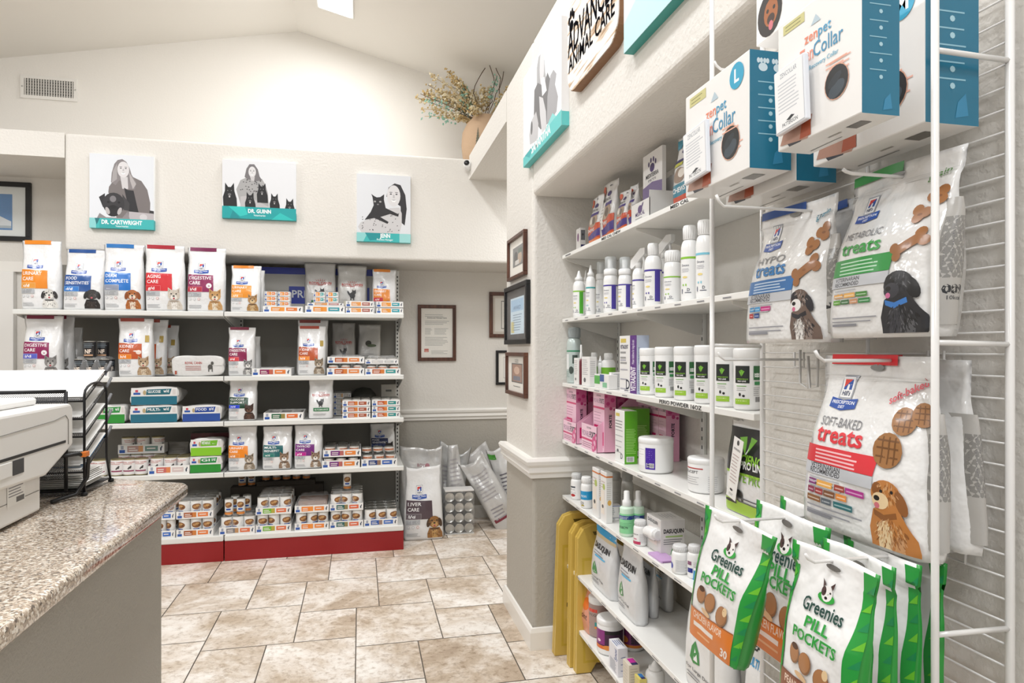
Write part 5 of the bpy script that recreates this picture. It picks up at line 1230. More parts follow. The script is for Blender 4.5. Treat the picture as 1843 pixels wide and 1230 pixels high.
rcyl('spray_bottle', 'white trigger spray bottle with a thin purple line, behind the tall purple-striped one', 1139, 1160, 449, 1, lab(PUR), 'trigger', .925, rz=-68, group=GB)
rcyl('shampoo_bottle', 'tall white capped bottle with a purple side stripe and rubber band', 1161, 1190, 439, 1, lab(PUR, PUR), 'cap', .90, group=GB, neck=.014)
rcyl('spray_bottle', 'white trigger spray bottle with a large angled head, behind the lime-lined bottle', 1184, 1208, 425, 1, lab(PUR), 'trigger', .965, rz=-68, group=GB)
rcyl('shampoo_bottle', 'shorter white bottle with ribbed cap and a lime green line', 1196, 1225, 452, 1, lab(GRN, None, top=True), 'wide', .90, group=GB, label_z=(.10, .72))
rcyl('shampoo_bottle', 'tallest white capped bottle with a lime green shoulder line', 1227, 1257, 407, 1, lab(GRN), 'cap', .90, group=GB, neck=.016)
rcyl('shampoo_bottle', 'white bottle with a pale blue line, cut by the wire rack post', 1254, 1284, 397, 1, lab(LBL), 'cap', .905, group=GB, neck=.016)
# rubber bands around bottles count as parts of what they hold; price cards likewise are printed

# ---- third shelf
GG = 'small goods on the third niche shelf'
rcyl('spray_can', 'tall grey-green aerosol can with domed grey cap, at the pillar end of the third shelf', 1021, 1046, 590, 2, lambda q: Print(1.5, .15).rect(0, 1.42, 1, 1.5, '3f8f6a').rect(.1, .5, .4, 1.3, 'e9eceb').rect(.55, .8, .75, 1.25, '3c4a44').ell(.5, .45, .1, .2, '44504c').lines(.1, .4, .45, 5, .07, '8fa6a0'), 'cap', .905, bodym=mat('c3d0cd', .3, .2, .3), capm=mat('a7b0b2', .4), neck=.022, group=GG)
rcyl('dropper_bottle', 'small dark red dropper bottle with white tip beside the aerosol can', 1042, 1050, 621, 2, None, 'spray', .885, bodym=mat('6d2530', .3, 0, .3), group=GG)
def wb(W, D, H): return [('front', Print(H/W).lines(.1, H/W*.9, .85, 8, H/W*.07, 'b9b4b8').ell(.4, H/W*.2, .14, .1, '55565c')), ('right', Print(H/D).lines(.1, H/D*.85, .85, 8, H/D*.07, 'c3c0c4'))]
rbox('medicine_box', 'slim white box beside the aerosol can, third shelf', 1033, 1041, 1043, 645, 2, wb, X0=.872, D=.03, group=GG)
rbox('medicine_box', 'slim white box right of the red dropper bottle, third shelf', 1047, 1061, 1064, 643, 2, wb, X0=.872, D=.03, group=GG)
gl = lambda q: Print(1.2, .15).rect(.0, .55, 1, 1.15, '6fae2c').lines(.3, .45, .7, 3, .1, 'a9b0a0')
rcyl('medicine_bottle', 'small white bottle with a green label, left of two on the third shelf', 1061, 1078, 635, 2, gl, 'cap', .945, group=GG)
rcyl('medicine_bottle', 'small white bottle with a green label, right of two on the third shelf', 1083, 1107, 636, 2, gl, 'cap', .955, group=GG)
rcyl('dropper_bottle', 'tiny clear-white bottle between the two green-labelled bottles', 1076, 1085, 641, 2, None, 'nozzle', .93, group=GG)
rbox('medicine_box', 'low white box with green and blue patches in front of the green-labelled bottles', 1070, 1095, 1098, 676, 2, lambda W, D, H: [('front', Print(H/W).rect(0, H/W*.3, .4, H/W*.9, '54b04c').rect(.4, H/W*.5, .7, H/W, '3a5a9a').rect(.6, H/W*.1, .9, H/W*.45, '8cc9a0'))], X0=.87, D=.035, group=GG)
rbox('medicine_box', 'low pale grey box directly left of the purple-spined carton', 1096, 1100, 1114, 671, 2, lambda W, D, H: [('right', Print(H/D).lines(.1, H/D*.9, .9, 9, H/D*.09, 'a3a6ab'))], X0=.885, D=.09, group=GG)
def vet(W, D, H):
    A = H/W; P = Print(A, .2); P.rect(.63, 0, 1, A, '5b2a80'); P.text('VETRADENT', .93, A*.04, .26, 'f4f0f8', w=A*.42, rot=math.pi/2, weight=.03); P.text('Water Additive for dogs & cats', .86, A*.50, .13, 'e6def0', w=A*.42, rot=math.pi/2)
    P.rect(.08, A*.88, .40, A*.95, 'd9c35e'); P.text('VETRADENT', .06, A*.77, .09, '4a4560', w=.46, weight=.02); P.lines(.06, A*.72, .5, 3, .12); P.lines(.06, A*.58, .5, 6, .22, 'b0b0bb', .03); P.text('D', .40, A*.06, .22, '1d2540'); P.lines(.3, A*.04, .55, 1, .05, '3c435c')
    Q = Print(H/D, .3); A = Q.A; Q.rect(0, 0, 1, A, 'b9c3d6'); Q.lines(.1, A*.40, .75, 12, A*.03, '77829a', A*.012); Q.text('VETRADENT', .22, A*.5, .10, '3a4a7c', w=A*.3, rot=math.pi/2)
    T = Print(D/W); T.rect(0, 0, 1, T.A, '5b2a80')
    return [('front', P), ('right', Q)]
rbox('dental_rinse_box', 'tall white carton with a purple spine and pale blue side, third shelf', 1115, 1146, 1168, 604, 2, vet, X0=.872)
def jar(q):
    P = Print(1.15, .12); A = P.A
    P.rect(.30, A*.52, .62, A*.93, '1f2522'); P.poly([(.40, A*.80), (.45, A*.68), (.455, A*.84)], '7bbf3a'); P.poly([(.52, A*.80), (.46, A*.68), (.455, A*.84)], '7bbf3a'); P.text('VETRISCIENCE', .46, A*.60, .035, '8cc63a', 'C', w=.26, weight=.02); P.text('PRO LINE', .46, A*.55, .035, 'f3f3f3', 'C', w=.18, weight=.03)
    P.lines(.34, A*.46, .60, 1, .05, '6fae4c', .02); P.lines(.34, A*.40, .55, 2, .05, 'a9a9a9', .012); P.ell(.42, A*.25, .025, .05, '1f1f20', n=8); P.ell(.50, A*.22, .03, .035, '1f1f20', n=8)
    P.rect(.30, A*.02, .62, A*.15, '9cc83c'); P.lines(.34, A*.11, .56, 1, .05, 'd9e6b0', .02)
    P.rect(.70, A*.60, .86, A*.93, '2f6b3c'); P.rect(.72, A*.66, .84, A*.76, 'eef3ee'); P.rect(.72, A*.48, .86, A*.56, '3c8f54'); P.lines(.70, A*.42, .86, 5, .05, '9a9a9a', .015)
    for k in range(7): P.rect(.74+k*.018, A*.08, .74+k*.018+.009, A*.20, '3a3a3a')
    return P
GJ = 'white supplement jars on the third niche shelf'
for i, (Y_, y_) in enumerate(((1.985, 627), (1.872, 625), (1.745, 624), (1.625, 622), (1.520, 625), (1.432, 627))):
    r_, X_ = .0325, .905; d_ = dep(X_, Y_); h_ = EYE+(CY-y_)*d_/F-RS[2]
    bottle('supplement_jar', 'white jar with black and lime label, %s in the jar row' % ['farthest, by the purple-spined carton,', 'second', 'third', 'fourth', 'fifth', 'sixth and nearest'][i], 'jar', (X_, Y_, RS[2]+.0006), math.radians(-48), r_, h_, jar(1), 'jar', group=GJ, label_z=(.10, .82))

# ---- fourth shelf: pink boxes
PK, HP, DP = 'f0b8d0', 'd01f6c', 'b01c5e'
def pinkbox(W, D, H):
    A = H/W; P = Print(A, .3); P.rect(0, 0, 1, A, 'f3c6da'); P.text('PROVIABLE', .06, A*.80, .13, '8a5a86', w=.5, weight=0); P.text('FORTE', .58, A*.80, .14, '241430', w=.38, weight=.04)
    P.rect(0, A*.70, 1, A*.735, HP); P.lines(.08, A*.64, .8, 4, A*.05, 'c08aa6', .02); P.rect(.08, A*.26, .62, A*.42, HP); P.lines(.12, A*.38, .55, 2, A*.06, 'f3d0e0', .03); P.text('nutramax', .5, A*.91, .08, '7c4a6c', 'C', w=.4)
    Q = Print(H/D, .3); A = Q.A; Q.rect(0, 0, 1, A, 'eba9c6'); Q.rect(0, A*.74, 1, A, 'd86a9c')
    for cx, cy, r in ((.3, .80, .16), (.7, .86, .18), (.55, .72, .14), (.15, .92, .12), (.85, .70, .10)): Q.ell(cx, A*cy, r, r, 'c43a7c')
    Q.text('FORTE', .62, A*.40, .22, '241430', w=A*.22, rot=math.pi/2, weight=.04)
    return [('front', P), ('right', Q)]
PKM = mat('efb3cd', .35, 0, .3); GPk = 'pink supplement boxes on the fourth shelf'
for i, (l, r, s, t, x0) in enumerate(((1019, 1037, 1049, 701, .885), (1068, 1088, 1102, 706, .895))):
    rbox('supplement_box', 'tall slim pink box standing in the %s display tray' % ['far', 'nearer'][i], l, r, s, t, 3, pinkbox, PKM, X0=x0, group=GPk, dz=.004, D=.046)
for i in range(2):
    px = (1052, 1104)[i]
    rbox('supplement_box', 'tall pink box with magenta spots behind the %s tall slim box' % ['far', 'nearer'][i], px-6, px+6, px+20, (701, 708)[i], 3, pinkbox, PKM, X0=.955 if not i else .955, group=GPk, D=.06, dz=.004)
for i in range(4):
    yL = 2.375-i*.060
    W = .058; Dd = .05; H = .215
    c = carton('supplement_box', 'pink spotted box, %s in the rear row behind the green cartons' % ['farthest', 'second', 'third', 'nearest'][i], 'box', (1.06, yL-.03, RS[3]+.001), -math.pi/2, W, Dd, H, PKM, pinkbox(W, Dd, H), GPk)
def display(label, pxL, pxR, pxB, y_lo, y_hi, X0, wide):
    """cut-away shelf display: low front, sides rising to a tall back"""
    yL, yR = yr(pxL, X0), yr(pxR, X0); W = yL-yR; D = wide; z = RS[3]
    root = thing('display_tray', label, 'display box', (X0, (yL+yR)/2, z+.0008), -math.pi/2, 'pink cut-away display trays')
    h0, h1 = y_lo, y_hi; t = .0016; m = MB(); m.box(-W/2, W/2, 0, t, 0, h0, PKM); m.box(-W/2, W/2, D-t, D, 0, h1, PKM); m.box(-W/2, W/2, 0, D, 0, t, PKM)
    for s in (-1, 1):
        x = s*(W/2-t/2); pr = [(0, 0), (D, 0), (D, h1), (D*.72, h1), (0, h0)]
        vs = [(x-t/2, a, c) for a, c in pr]+[(x+t/2, a, c) for a, c in pr]; m.add(vs, [(q, (q+1) % 5, 5+(q+1) % 5, 5+q) for q in range(5)]+[(4,3,2,1,0), (5,6,7,8,9)], PKM)
    fixn(m.build('tray_body', root))
    A = h0/W; P = Print(A, .3); P.rect(0, 0, 1, A, 'f5cfe0'); P.text('nutramax', .5, A*.84, .06, '4a2a44', 'C', w=.3); P.text('PROVIABLE', .05, A*.52, .12, '8a5a86', w=.5); P.text('FORTE', .56, A*.52, .13, '241430', w=.36, weight=.04); P.rect(0, A*.36, 1, A*.44, HP); P.lines(.06, A*.28, .8, 3, A*.08, 'b07a96', .02)
    for cx, cy, r in ((.86, .12, .16), (.97, .25, .10), (.78, .02, .1)): P.ell(cx, A*.3+cy-.1, r, r, 'd8568f'); P.ell(cx, A*.3+cy-.1, r*.4, r*.4, 'f3c0d6')
    Q = Print(h0/D, .3); A = Q.A; Q.rect(.1, A*.28, .98, A*.80, HP); Q.lines(.2, A*.72, .85, 4, A*.12, 'f3d0e0', .02); Q.rect(.1, A*.04, 1, A*.2, 'f6d9e4')
    R_ = Print(h1/D, .3); A = R_.A; R_.text('nutramax', .80, A*.66, .05, '2a1424', 'C', w=.2, weight=.02); R_.text('FORTE', .99, A*.52, .09, '241430', 'R', w=.30, weight=.04); R_.text('PROVIABLE', .68, A*.52, .09, '5a3a56', 'R', w=.36)
    build_prints('printed_panels', root, [(P, lambda u, v, o: Vector((-W/2+u*W, -o, v*h0))), (Q, lambda u, v, o: Vector((W/2+o, u*D, v*h0)))]+([(R_, lambda u, v, o: Vector((W/2+o+.001, u*D, v*h1)))] if wide > .15 else []))
    return root
display('pink cut-away display tray, shorter far one nearest the pillar', 1014, 1037, 1060, .085, .16, .868, .15)
display('pink cut-away display tray, longer nearer one with a magenta side panel', 1047, 1074, 1110, .098, .235, .868, .235)
def gbx(first):
    def f(W, D, H):
        A = H/W; P = Print(A, .3); P.rect(.1, A*.88, .5, A*.94, 'd9c35e'); P.lines(.06, A*.80, .9, 3, .12); P.lines(.06, A*.62, .85, 5, .22, 'b3b3b6', .03); P.text('D', .6, A*.08, .22, '1d2540'); P.ell(.3, A*.22, .1, .06, '55565c')
        Q = Print(H/D, .3); A = Q.A; Q.rect(0, 0, 1, A, '5aa81e'); Q.lines(.12, A*.66, .9, 8, A*.03, 'a5d578', A*.012); Q.lines(.12, A*.42, .9, 8, A*.03, 'a5d578', A*.012); Q.rect(.15, A*.04, .75, A*.14, 'f0f0f0')
        for k in range(9): Q.rect(.2+k*.055, A*.05, .2+k*.055+.026, A*.13, '333333')
        return [('front', P), ('right', Q)] if first else [('right', Q)]
    return f
GM = mat('58a41c', .35, 0, .3)
rbox('green_carton', 'green carton with a white front face and barcode, nearest the viewer of the banded pair', 1107, 1124, 1147, 741, 3, gbx(True), mat('f0f0ee', .35), X0=.876, group='green cartons held by a rubber band')
rbox('green_carton', 'green carton tucked behind the white-fronted one, banded to it', 1119, 1138.5, 1168, 737, 3, gbx(False), GM, X0=.954, D=.066, group='green cartons held by a rubber band')
def tub(c1, word=None, red=False):
    def f(q):
        P = Print(.9, .12); A = P.A
        if red: P.rect(.25, A*.88, .62, A*.92, 'b5262c'); P.text(word, .26, A*.70, .10, '4a4a50', w=.28, weight=.01); P.lines(.28, A*.55, .6, 4, .08, 'a3a3a8', .015); P.lines(.70, A*.6, .88, 8, .07, 'b3b3b8', .014)
        else:
            P.rect(.28, A*.2, .46, A*.95, 'fafafa'); P.lines(.30, A*.85, .44, 5, .09, 'bbbbbf', .014); P.rect(.47, A*.08, .64, A*.92, c1); P.lines(.49, A*.8, .62, 5, .07, 'a08ad0', .014); P.rect(.49, A*.14, .62, A*.32, 'f0f0f4')
            for k in range(6): P.rect(.50+k*.02, A*.16, .51+k*.02, A*.30, '333333')
        return P
    return f
rcyl('supplement_tub', 'squat white lidded tub with a purple barcode label and rubber band, fourth shelf', 1152, 1209, 787, 3, tub('4a2aa0'), 'jar', .925, rz=-55, cat='tub', label_z=(.08, .85))
rcyl('supplement_tub', 'squat white lidded tub with a red line, partly behind the wire rack post', 1241, 1300, 823, 3, tub('', 'NUCEPT', True), 'jar', .93, rz=-62, cat='tub', label_z=(.08, .85))
# vetriscience bag
def vsb(A):
    P = Print(A); P.rect(.0, A*.42, 1, A*.86, '161817'); P.poly([(.30, A*.76), (.5, A*.60), (.46, A*.78)], '7bbf3a'); P.poly([(.70, A*.76), (.52, A*.60), (.55, A*.78)], '7bbf3a'); P.poly([(.49, A*.60), (.53, A*.60), (.56, A*.68)], 'f3f3f3')
    P.text('SCIENCE', .98, A*.515, .12, '8cc63a', 'R', w=.62, weight=.03); P.text('PRO LINE', .95, A*.465, .10, 'f3f3f3', 'R', w=.5, weight=.03); P.rect(0, A*.395, 1, A*.42, '9cc83c'); P.text('VE PRO', .95, A*.33, .12, '79ad2e', 'R', w=.55)
    P.ell(.42, A*.20, .09, .06, '1f1f20'); P.ell(.34, A*.235, .03, .04, '1f1f20'); P.rect(.47, A*.12, .50, A*.2, '1f1f20'); P.rect(.36, A*.12, .39, A*.2, '1f1f20'); P.rect(0, 0, 1, A*.13, 'a3cc33'); P.lines(.4, A*.17, .9, 2, .05, '55565c'); P.rect(.05, A*.09, .35, A*.12, '1f2522'); P.text('PRO LINE', .08, A*.93, .06, '8a8a8a', w=.3)
    return P
rbag('supplement_pouch', 'black, white and lime stand-up pouch with a V-shaped leaf mark, fourth shelf near the rack', 1300, 1378, 745, 3, vsb, D=.05, X0=.872, seed=9, cat='pet supplement')
# a shelf talker card hanging in front
p = at(1318, 890, X=.852); q = at(1334, 798, X=.852); 
tg = thing('price_card', 'long white price card with a punched hole, tilted in front of the black pouch', 'card', (.866, (yr(1308, .866)+yr(1326, .866))/2, zx(1306, 892, .866)), -math.pi/2)
wt, ht = .040, .150; Mt = Matrix.Rotation(math.radians(14), 4, 'Y')
MB().box(-wt/2, wt/2, -.003, -.0022, 0, ht, mat('f2f0ec', .5), 0, Mt).build('card', tg)
P = Print(ht/wt, .3); A = P.A; P.ell(.5, A*.93, .12, .16, '4a4a48'); P.text('VETRISCIENCE', .12, A*.80, .12, '5a5a5e', w=.7); P.lines(.12, A*.72, .88, 9, A*.055, 'c0a8a6', .05); P.ell(.45, A*.14, .16, .07, '2a2a30'); P.lines(.25, A*.08, .7, 2, .08)
build_prints('printed_card', tg, [(P, lambda u, v, o: Mt @ Vector((-wt/2+u*wt, -.003-o, v*ht)))])

# ---- fifth shelf
GF5 = 'pill bottles on the fifth niche shelf'
def pl_(c, t=None, low='b5262c'): return lambda q: (lambda P: (P.rect(.25, .85, .55, .98, '3a4450'), P.text(t or 'Rx', .25, .66, .09, '55565c', w=.3), P.ell(.42, .22, .13, .12, low), P.lines(.2, .5, .7, 2, .09, 'a9a9b0', .02))[0])(Print(1.1, .12).rect(0, 0, 1, 1.1, c))
rcyl('pill_bottle', 'white pill bottle with ribbed silver-white cap and red spot, farthest on the fifth shelf', 1028, 1048, 852, 4, pl_('f3f2f1'), 'wide', .895, capm=mat('d5d6d6', .4), group=GF5)
rcyl('pill_bottle', 'white pill bottle with a bright blue label band, second on the fifth shelf', 1046, 1066, 858, 4, lambda q: Print(1.1, .12).rect(0, .45, 1, 1.05, '1f96cc').text('PROIN', .3, .62, .16, 'e9f3f8', w=.3).text('CO', .25, .12, .18, '33363c', w=.22).ell(.4, .02, .1, .08, 'b5a23a'), 'wide', .885, group=GF5)
def tallb(W, D, H):
    A = H/W; P = Print(A, .3); P.rect(0, A*.90, 1, A*.93, 'dc7a32'); P.lines(.1, A*.8, .85, 3, .18, 'c9a9a0', .04); P.rect(.1, A*.15, .7, A*.62, 'f6ede0'); P.ell(.4, A*.3, .15, .12, '44464c'); P.ell(.6, A*.7, .2, .2, 'b9c96a')
    return [('front', P), ('right', Print(H/D).rect(0, H/D*.9, 1, H/D*.93, 'dc7a32').lines(.1, H/D*.8, .8, 9, .3, 'c6c0ba', .06).ell(.5, H/D*.4, .3, .4, 'e8b860'))]
rbox('supplement_box', 'slim white box with an orange line near its top, left of the banded two', 1066, 1077, 1084, 846, 4, tallb, X0=.870, D=.025, group='slim orange-lined boxes')
rbox('supplement_box', 'slim white box with an orange line near its top, right of the banded two', 1081, 1091, 1098, 852, 4, tallb, X0=.872, D=.025, group='slim orange-lined boxes')
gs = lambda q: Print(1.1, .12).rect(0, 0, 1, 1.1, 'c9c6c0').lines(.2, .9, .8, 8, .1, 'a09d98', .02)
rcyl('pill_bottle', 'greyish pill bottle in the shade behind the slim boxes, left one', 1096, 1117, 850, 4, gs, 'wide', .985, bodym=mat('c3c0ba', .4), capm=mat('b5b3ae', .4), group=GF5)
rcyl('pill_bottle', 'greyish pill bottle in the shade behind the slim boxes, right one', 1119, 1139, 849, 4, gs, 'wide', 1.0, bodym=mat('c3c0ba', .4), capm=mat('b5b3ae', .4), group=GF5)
def wlow(W, D, H): return [('front', Print(H/W).lines(.1, H/W*.8, .8, 4, H/W*.15, 'c3c8cc')), ('right', Print(H/D).rect(0, H/D*.93, 1, H/D, '8a97c0').lines(.1, H/D*.8, .6, 4, H/D*.15, 'b0b4b9').rect(.84, H/D*.4, .98, H/D*.85, '55565c'))]
rbox('medicine_box', 'flat white box, lower of two left of the green spray bottles', 1086, 1092, 1118, 934, 4, wlow, X0=.885, group='flat white boxes on the fifth shelf')
H_ = zx(1092, 934, .885)-RS[4]
rbox('medicine_box', 'flat white box with a lilac edge, upper of two left of the green sprays', 1086, 1092, 1118, 912, 4, wlow, X0=.885, dz=H_+.001, group='flat white boxes on the fifth shelf')
gsp = lambda q: Print(1.3, .12).rect(0, 0, 1, 1.2, '8fd9a0').rect(.0, .85, 1, 1.1, '233a8c').lines(.25, 1.02, .7, 2, .09, 'dfe6f6', .03).text('VETERICYN', .22, .30, .14, '1f3f36', w=.42, weight=.03).lines(.25, .65, .8, 4, .07, '5fa97a', .02)
rcyl('spray_bottle', 'pale green spray bottle with a navy band and tall white top, front one', 1116, 1140, 884, 4, gsp, 'spray', .885, cat='bottle', bodym=mat('d5efd9', .3, 0, .3), sh=.92, group='green spray bottles')
rcyl('spray_bottle', 'pale green spray bottle with a navy band, standing behind the front one', 1138, 1159, 884, 4, gsp, 'spray', .925, cat='bottle', bodym=mat('d5efd9', .3, 0, .3), sh=.92, group='green spray bottles')
pb2 = lambda q: Print(1.1, .12).rect(.15, 0, .6, .25, 'c43a62').text('DASUQUIN', .2, .8, .1, '3a3a40', w=.3).lines(.55, .9, .9, 9, .09, 'b0aeb2', .02).ell(.35, .45, .1, .06, 'd98aa0')
rcyl('pill_bottle', 'white pill bottle with a pink lower patch beside the cube-shaped silver box', 1141, 1164, 936, 4, pb2, 'wide', .885, capm=mat('dddddd', .4), group=GF5)
def dasb(W, D, H):
    A = H/D; Q = Print(A, .25); Q.text('DASUQUIN', .12, A*.62, .15, '1b1b1e', w=.82, weight=.04); Q.rect(.2, A*.50, .9, A*.54, '9cc06a'); Q.lines(.12, A*.44, .9, 3, .08, '6d6d72', .025); Q.poly([(.40, A*.02), (.48, A*.2), (.6, A*.26), (.68, A*.12), (.66, A*.02)], '1f8a3c'); Q.poly([(.5, A*.04), (.54, A*.2), (.60, A*.04)], 'f0f0f0')
    P = Print(H/W, .25); A = P.A; P.text('DASUQUIN', .1, A*.82, .10, '55555a', w=.7, weight=.03); P.rect(.15, A*.2, .75, A*.7, 'efe3de'); P.ell(.6, A*.4, .06, .1, '44464c')
    T = Print(D/W, .25); A = T.A; T.lines(.3, A*.8, .8, 5, A*.12, '8a8a8e', .02)
    return [('front', P), ('right', Q), ('top', T)]
rbox('joint_supplement_box', 'white and silver cube-shaped box with bold black lettering, fifth shelf', 1164, 1189, 1233, 938, 4, dasb, mat('dfdddb', .3, .1, .3), X0=.90)
# lying bottle on a lilac strip box
rbox('medicine_box', 'flat lilac strip box lying along the edge of the fifth shelf', 1166, 1190, 1211, 1011, 4, lambda W, D, H: [('right', Print(H/D).lines(.1, H/D*.6, .9, 1, .1, '8a5a96', .06))], mat('c9a3d3', .4), X0=.868, D=.05)
lb = bottle('pill_bottle', 'white pill bottle lying on its side on the lilac strip box', 'bottle', (.895, yr(1165, .895)+.0, RS[4]+.052), 0, .019, .085, Print(1.1, .12).lines(.1, .9, .9, 9, .1, 'a5a3a8', .03), 'wide', capm=mat('dddddd', .4), group=GF5)
lb.rotation_euler = (math.radians(84), 0, math.radians(0))
rcyl('pill_bottle', 'white pill bottle with a royal blue drop, beside the green-edged treat bag', 1210, 1238, 981, 4, lambda q: Print(1.1, .12).ell(.22, .45, .09, .25, '2b3fb0').lines(.42, .95, .85, 11, .085, 'a9a9ae', .02), 'wide', .885, capm=mat('dddddd', .4), group=GF5)
rcyl('pill_bottle', 'white pill bottle with a navy mark, right beside the blue-drop bottle', 1238, 1262, 981, 4, lambda q: Print(1.1, .12).rect(.25, .25, .5, .55, '26348a').rect(.25, .75, .45, 1, '8a5a7a').lines(.52, .95, .9, 9, .1, 'b0a6ae', .02), 'wide', .905, capm=mat('dddddd', .4), group=GF5)

# ---- sixth shelf: silver pouches
def das(blue=True, full=True, c='2a8a3c'):
    def f(A):
        P = Print(A, .15)
        if blue: P.poly([(0, A*.86), (1, A*.84), (1, A), (0, A)], '1f9ed4'); P.rect(0, A*.80, 1, A*.85, 'd8c49a')
        P.text('DASUQUIN', .14, A*.64, A*.08, '1b1b1e', w=.70, weight=.04); P.lines(.2, A*.60, .7, 2, A*.035, '8a8a90', A*.012); P.rect(.3, A*.52, .75, A*.545, '4fb0dc')
        P.poly([(.22, A*.28), (.30, A*.24), (.45, A*.26), (.42, A*.36), (.33, A*.44), (.26, A*.38)], c); P.poly([(.31, A*.27), (.34, A*.42), (.40, A*.27)], 'f0f0f0'); P.text('For Large Dogs', .12, A*.17, A*.03, '3a3a40', w=.6); P.lines(.12, A*.13, .5, 2, A*.03, '7a7a80')
        return P
    return f
SP = mat('d9dadb', .3, .12, .3, .35, 24)
GS = 'silver supplement pouches on the sixth shelf'
rbag('supplement_pouch', 'silver-white pouch with a blue top, farthest on the sixth shelf', 1059, 1096, 950, 5, das(), D=.07, X0=.875, seed=12, body=SP, group=GS, cat='pet supplement')
rbag('supplement_pouch', 'silver-white pouch with black lettering, right of the blue-topped pouch', 1107, 1143, 975, 5, das(False), D=.06, X0=.880, seed=13, body=SP, group=GS, cat='pet supplement')
rbag('supplement_pouch', 'shaded silver pouch directly behind the front silver pouch', 1144, 1170, 990, 5, das(True, c='2b3a9a'), D=.04, X0=.955, seed=14, body=SP, group=GS, cat='pet supplement')
rbag('supplement_pouch', 'shaded silver pouch nearest the niche wall on the sixth shelf', 1173, 1197, 990, 5, das(False), D=.04, X0=1.03, seed=15, body=SP, group=GS, cat='pet supplement')
rbag('supplement_pouch', 'small dim silver pouch behind the blue-topped pouch', 1101, 1120, 985, 5, das(False, c='6d3a3c'), D=.05, X0=1.0, seed=16, body=SP, group=GS, cat='pet supplement')
rbag('supplement_pouch', 'large white pouch with a blue and orange top, near end of sixth shelf', 1226, 1304, 1046, 5, lambda A: das(False)(A).poly([(0, A*.90), (1, A*.88), (1, A), (0, A)], '1f8fc8').rect(0, A*.82, 1, A*.885, 'e07a2a'), D=.06, X0=.868, seed=17, body=mat('e9e9e8', .3, 0, .3, .35, 24), group=GS, cat='pet supplement')
rbag('supplement_pouch', 'white pouch with blue lettering, seen between the hanging treat bags', 1330, 1400, 1120, 5, lambda A: Print(A).text('HEALTH', .1, A*.74, .14, '2a2a2e', w=.6, weight=.03).text('MULTI DOG', .1, A*.62, .13, '2f9ad0', w=.62, weight=.03).poly([(.2, .1), (.3, .35), (.5, .4), (.5, .1)], '1f8a3c').poly([(0, A*.86), (1, A*.86), (1, A), (0, A)], 'dfe6e2'), D=.06, X0=.872, seed=18, body=mat('e9e9e8', .3, 0, .3, .35, 24), group=GS, cat='pet supplement')

# ---- lowest shelf
rbag('treat_pouch', 'salmon-orange pouch with a pale card, farthest on the lowest shelf', 1036, 1058, 1052, 6, lambda A: Print(A).rect(0, 0, 1, A*.95, 'd9957c').rect(.02, A*.3, .45, A*.95, 'f1e9e4').lines(.08, A*.88, .4, 8, A*.07, 'c9b4ac').ell(.7, A*.62, .2, .16, 'e0702a').text('joint', .5, A*.3, .16, '5a2f2a', w=.4), D=.06, X0=.875, seed=21, body=mat('dca892', .4, 0, .3, .3, 24), cat='pet supplement')
def brn(q): return Print(1.6, .12).rect(0, 0, 1, 1.6, 'a78e86').rect(.3, 1.35, .62, 1.55, 'd8402f').text('GLYCO', .2, 1.1, .14, '2f2f36', w=.4).rect(.55, .5, .80, .75, '2f8f8c').rect(.55, .36, .8, .48, 'e08a2a').ell(.25, .6, .1, .1, '8a6a62')
rcyl('supplement_canister', 'tall brownish canister with a white lid and red tag, lowest shelf', 1061, 1096, 1072, 6, brn, 'jar', .925, rz=-55, bodym=mat('a99089', .4), cat='canister')
def pur(q): return Print(1.0, .12).rect(.25, .12, 1, .9, '3b1238').rect(.25, .3, .55, .9, '8a2a7c').rect(.25, .12, 1, .26, 'e0702a').ell(.4, .45, .05, .06, 'f3d9e6').rect(.55, .75, .9, .88, '141414').ell(.62, .2, .12, .1, 'e08a3a')
rcyl('supplement_tub', 'white-lidded tub with a purple and orange label, front of the lowest shelf', 1076, 1121, 1110, 6, pur, 'jar', .915, rz=-55, cat='tub', label_z=(.12, .85))
rcyl('supplement_tub', 'second purple and orange tub with its lid hidden, behind the front one', 1122, 1158, 1105, 6, lambda q: Print(1.0, .12).rect(0, .16, 1, 1, '7a2468').rect(.6, .2, 1, 1, '231226').rect(0, .05, 1, .16, 'e0832a').ell(.4, .35, .12, .14, 'e08a3a'), 'jar', 1.01, rz=-55, cat='tub', label_z=(.1, .85))
def bxs(W, D, H):
    P = Print(H/W, .3); A = P.A; P.text('Synovi', .9, A*.5, .3, '3a5a9a', w=A*.4, rot=math.pi/2); P.lines(.15, A*.45, .85, 8, A*.05, 'b9bcc6', .04)
    Q = Print(H/D, .3); A = Q.A
    for k, r in ((.65, .6), (.42, 0), (.2, -.6)): Q.poly([(.3, A*k), (.75, A*k+.1*r), (.75, A*k+.1*r+.05), (.3, A*k+.05)], '2f4f9a')
    T = Print(D/W, .3); T.lines(.2, T.A*.8, .8, 4, T.A*.2, '3a5a9a', .03)
    return [('front', P), ('right', Q), ('top', T)]
rbox('supplement_box', 'upright white box with blue handwriting-like marks, lowest shelf', 1096, 1112, 1130, 1169, 6, bxs, mat('e9e8ee', .4), X0=.866)
def mg(c): return lambda W, D, H: [('top', Print(D/W).rect(.1, D/W*.3, .95, D/W*.9, c).rect(.7, D/W*.3, 1, D/W*.9, '2b2c5a')), ('front', Print(H/W).lines(.15, H/W*.85, .85, 6, H/W*.12, 'c9c2b8', .04)), ('right', Print(H/D).lines(.15, H/D*.85, .85, 7, H/D*.1, 'b5ad9e', .04))]
rbox('medicine_box', 'cream box with a magenta and navy top, lowest shelf', 1121, 1132, 1151, 1199, 6, mg('c22a9a'), mat('ddd4c4', .4), X0=.866)
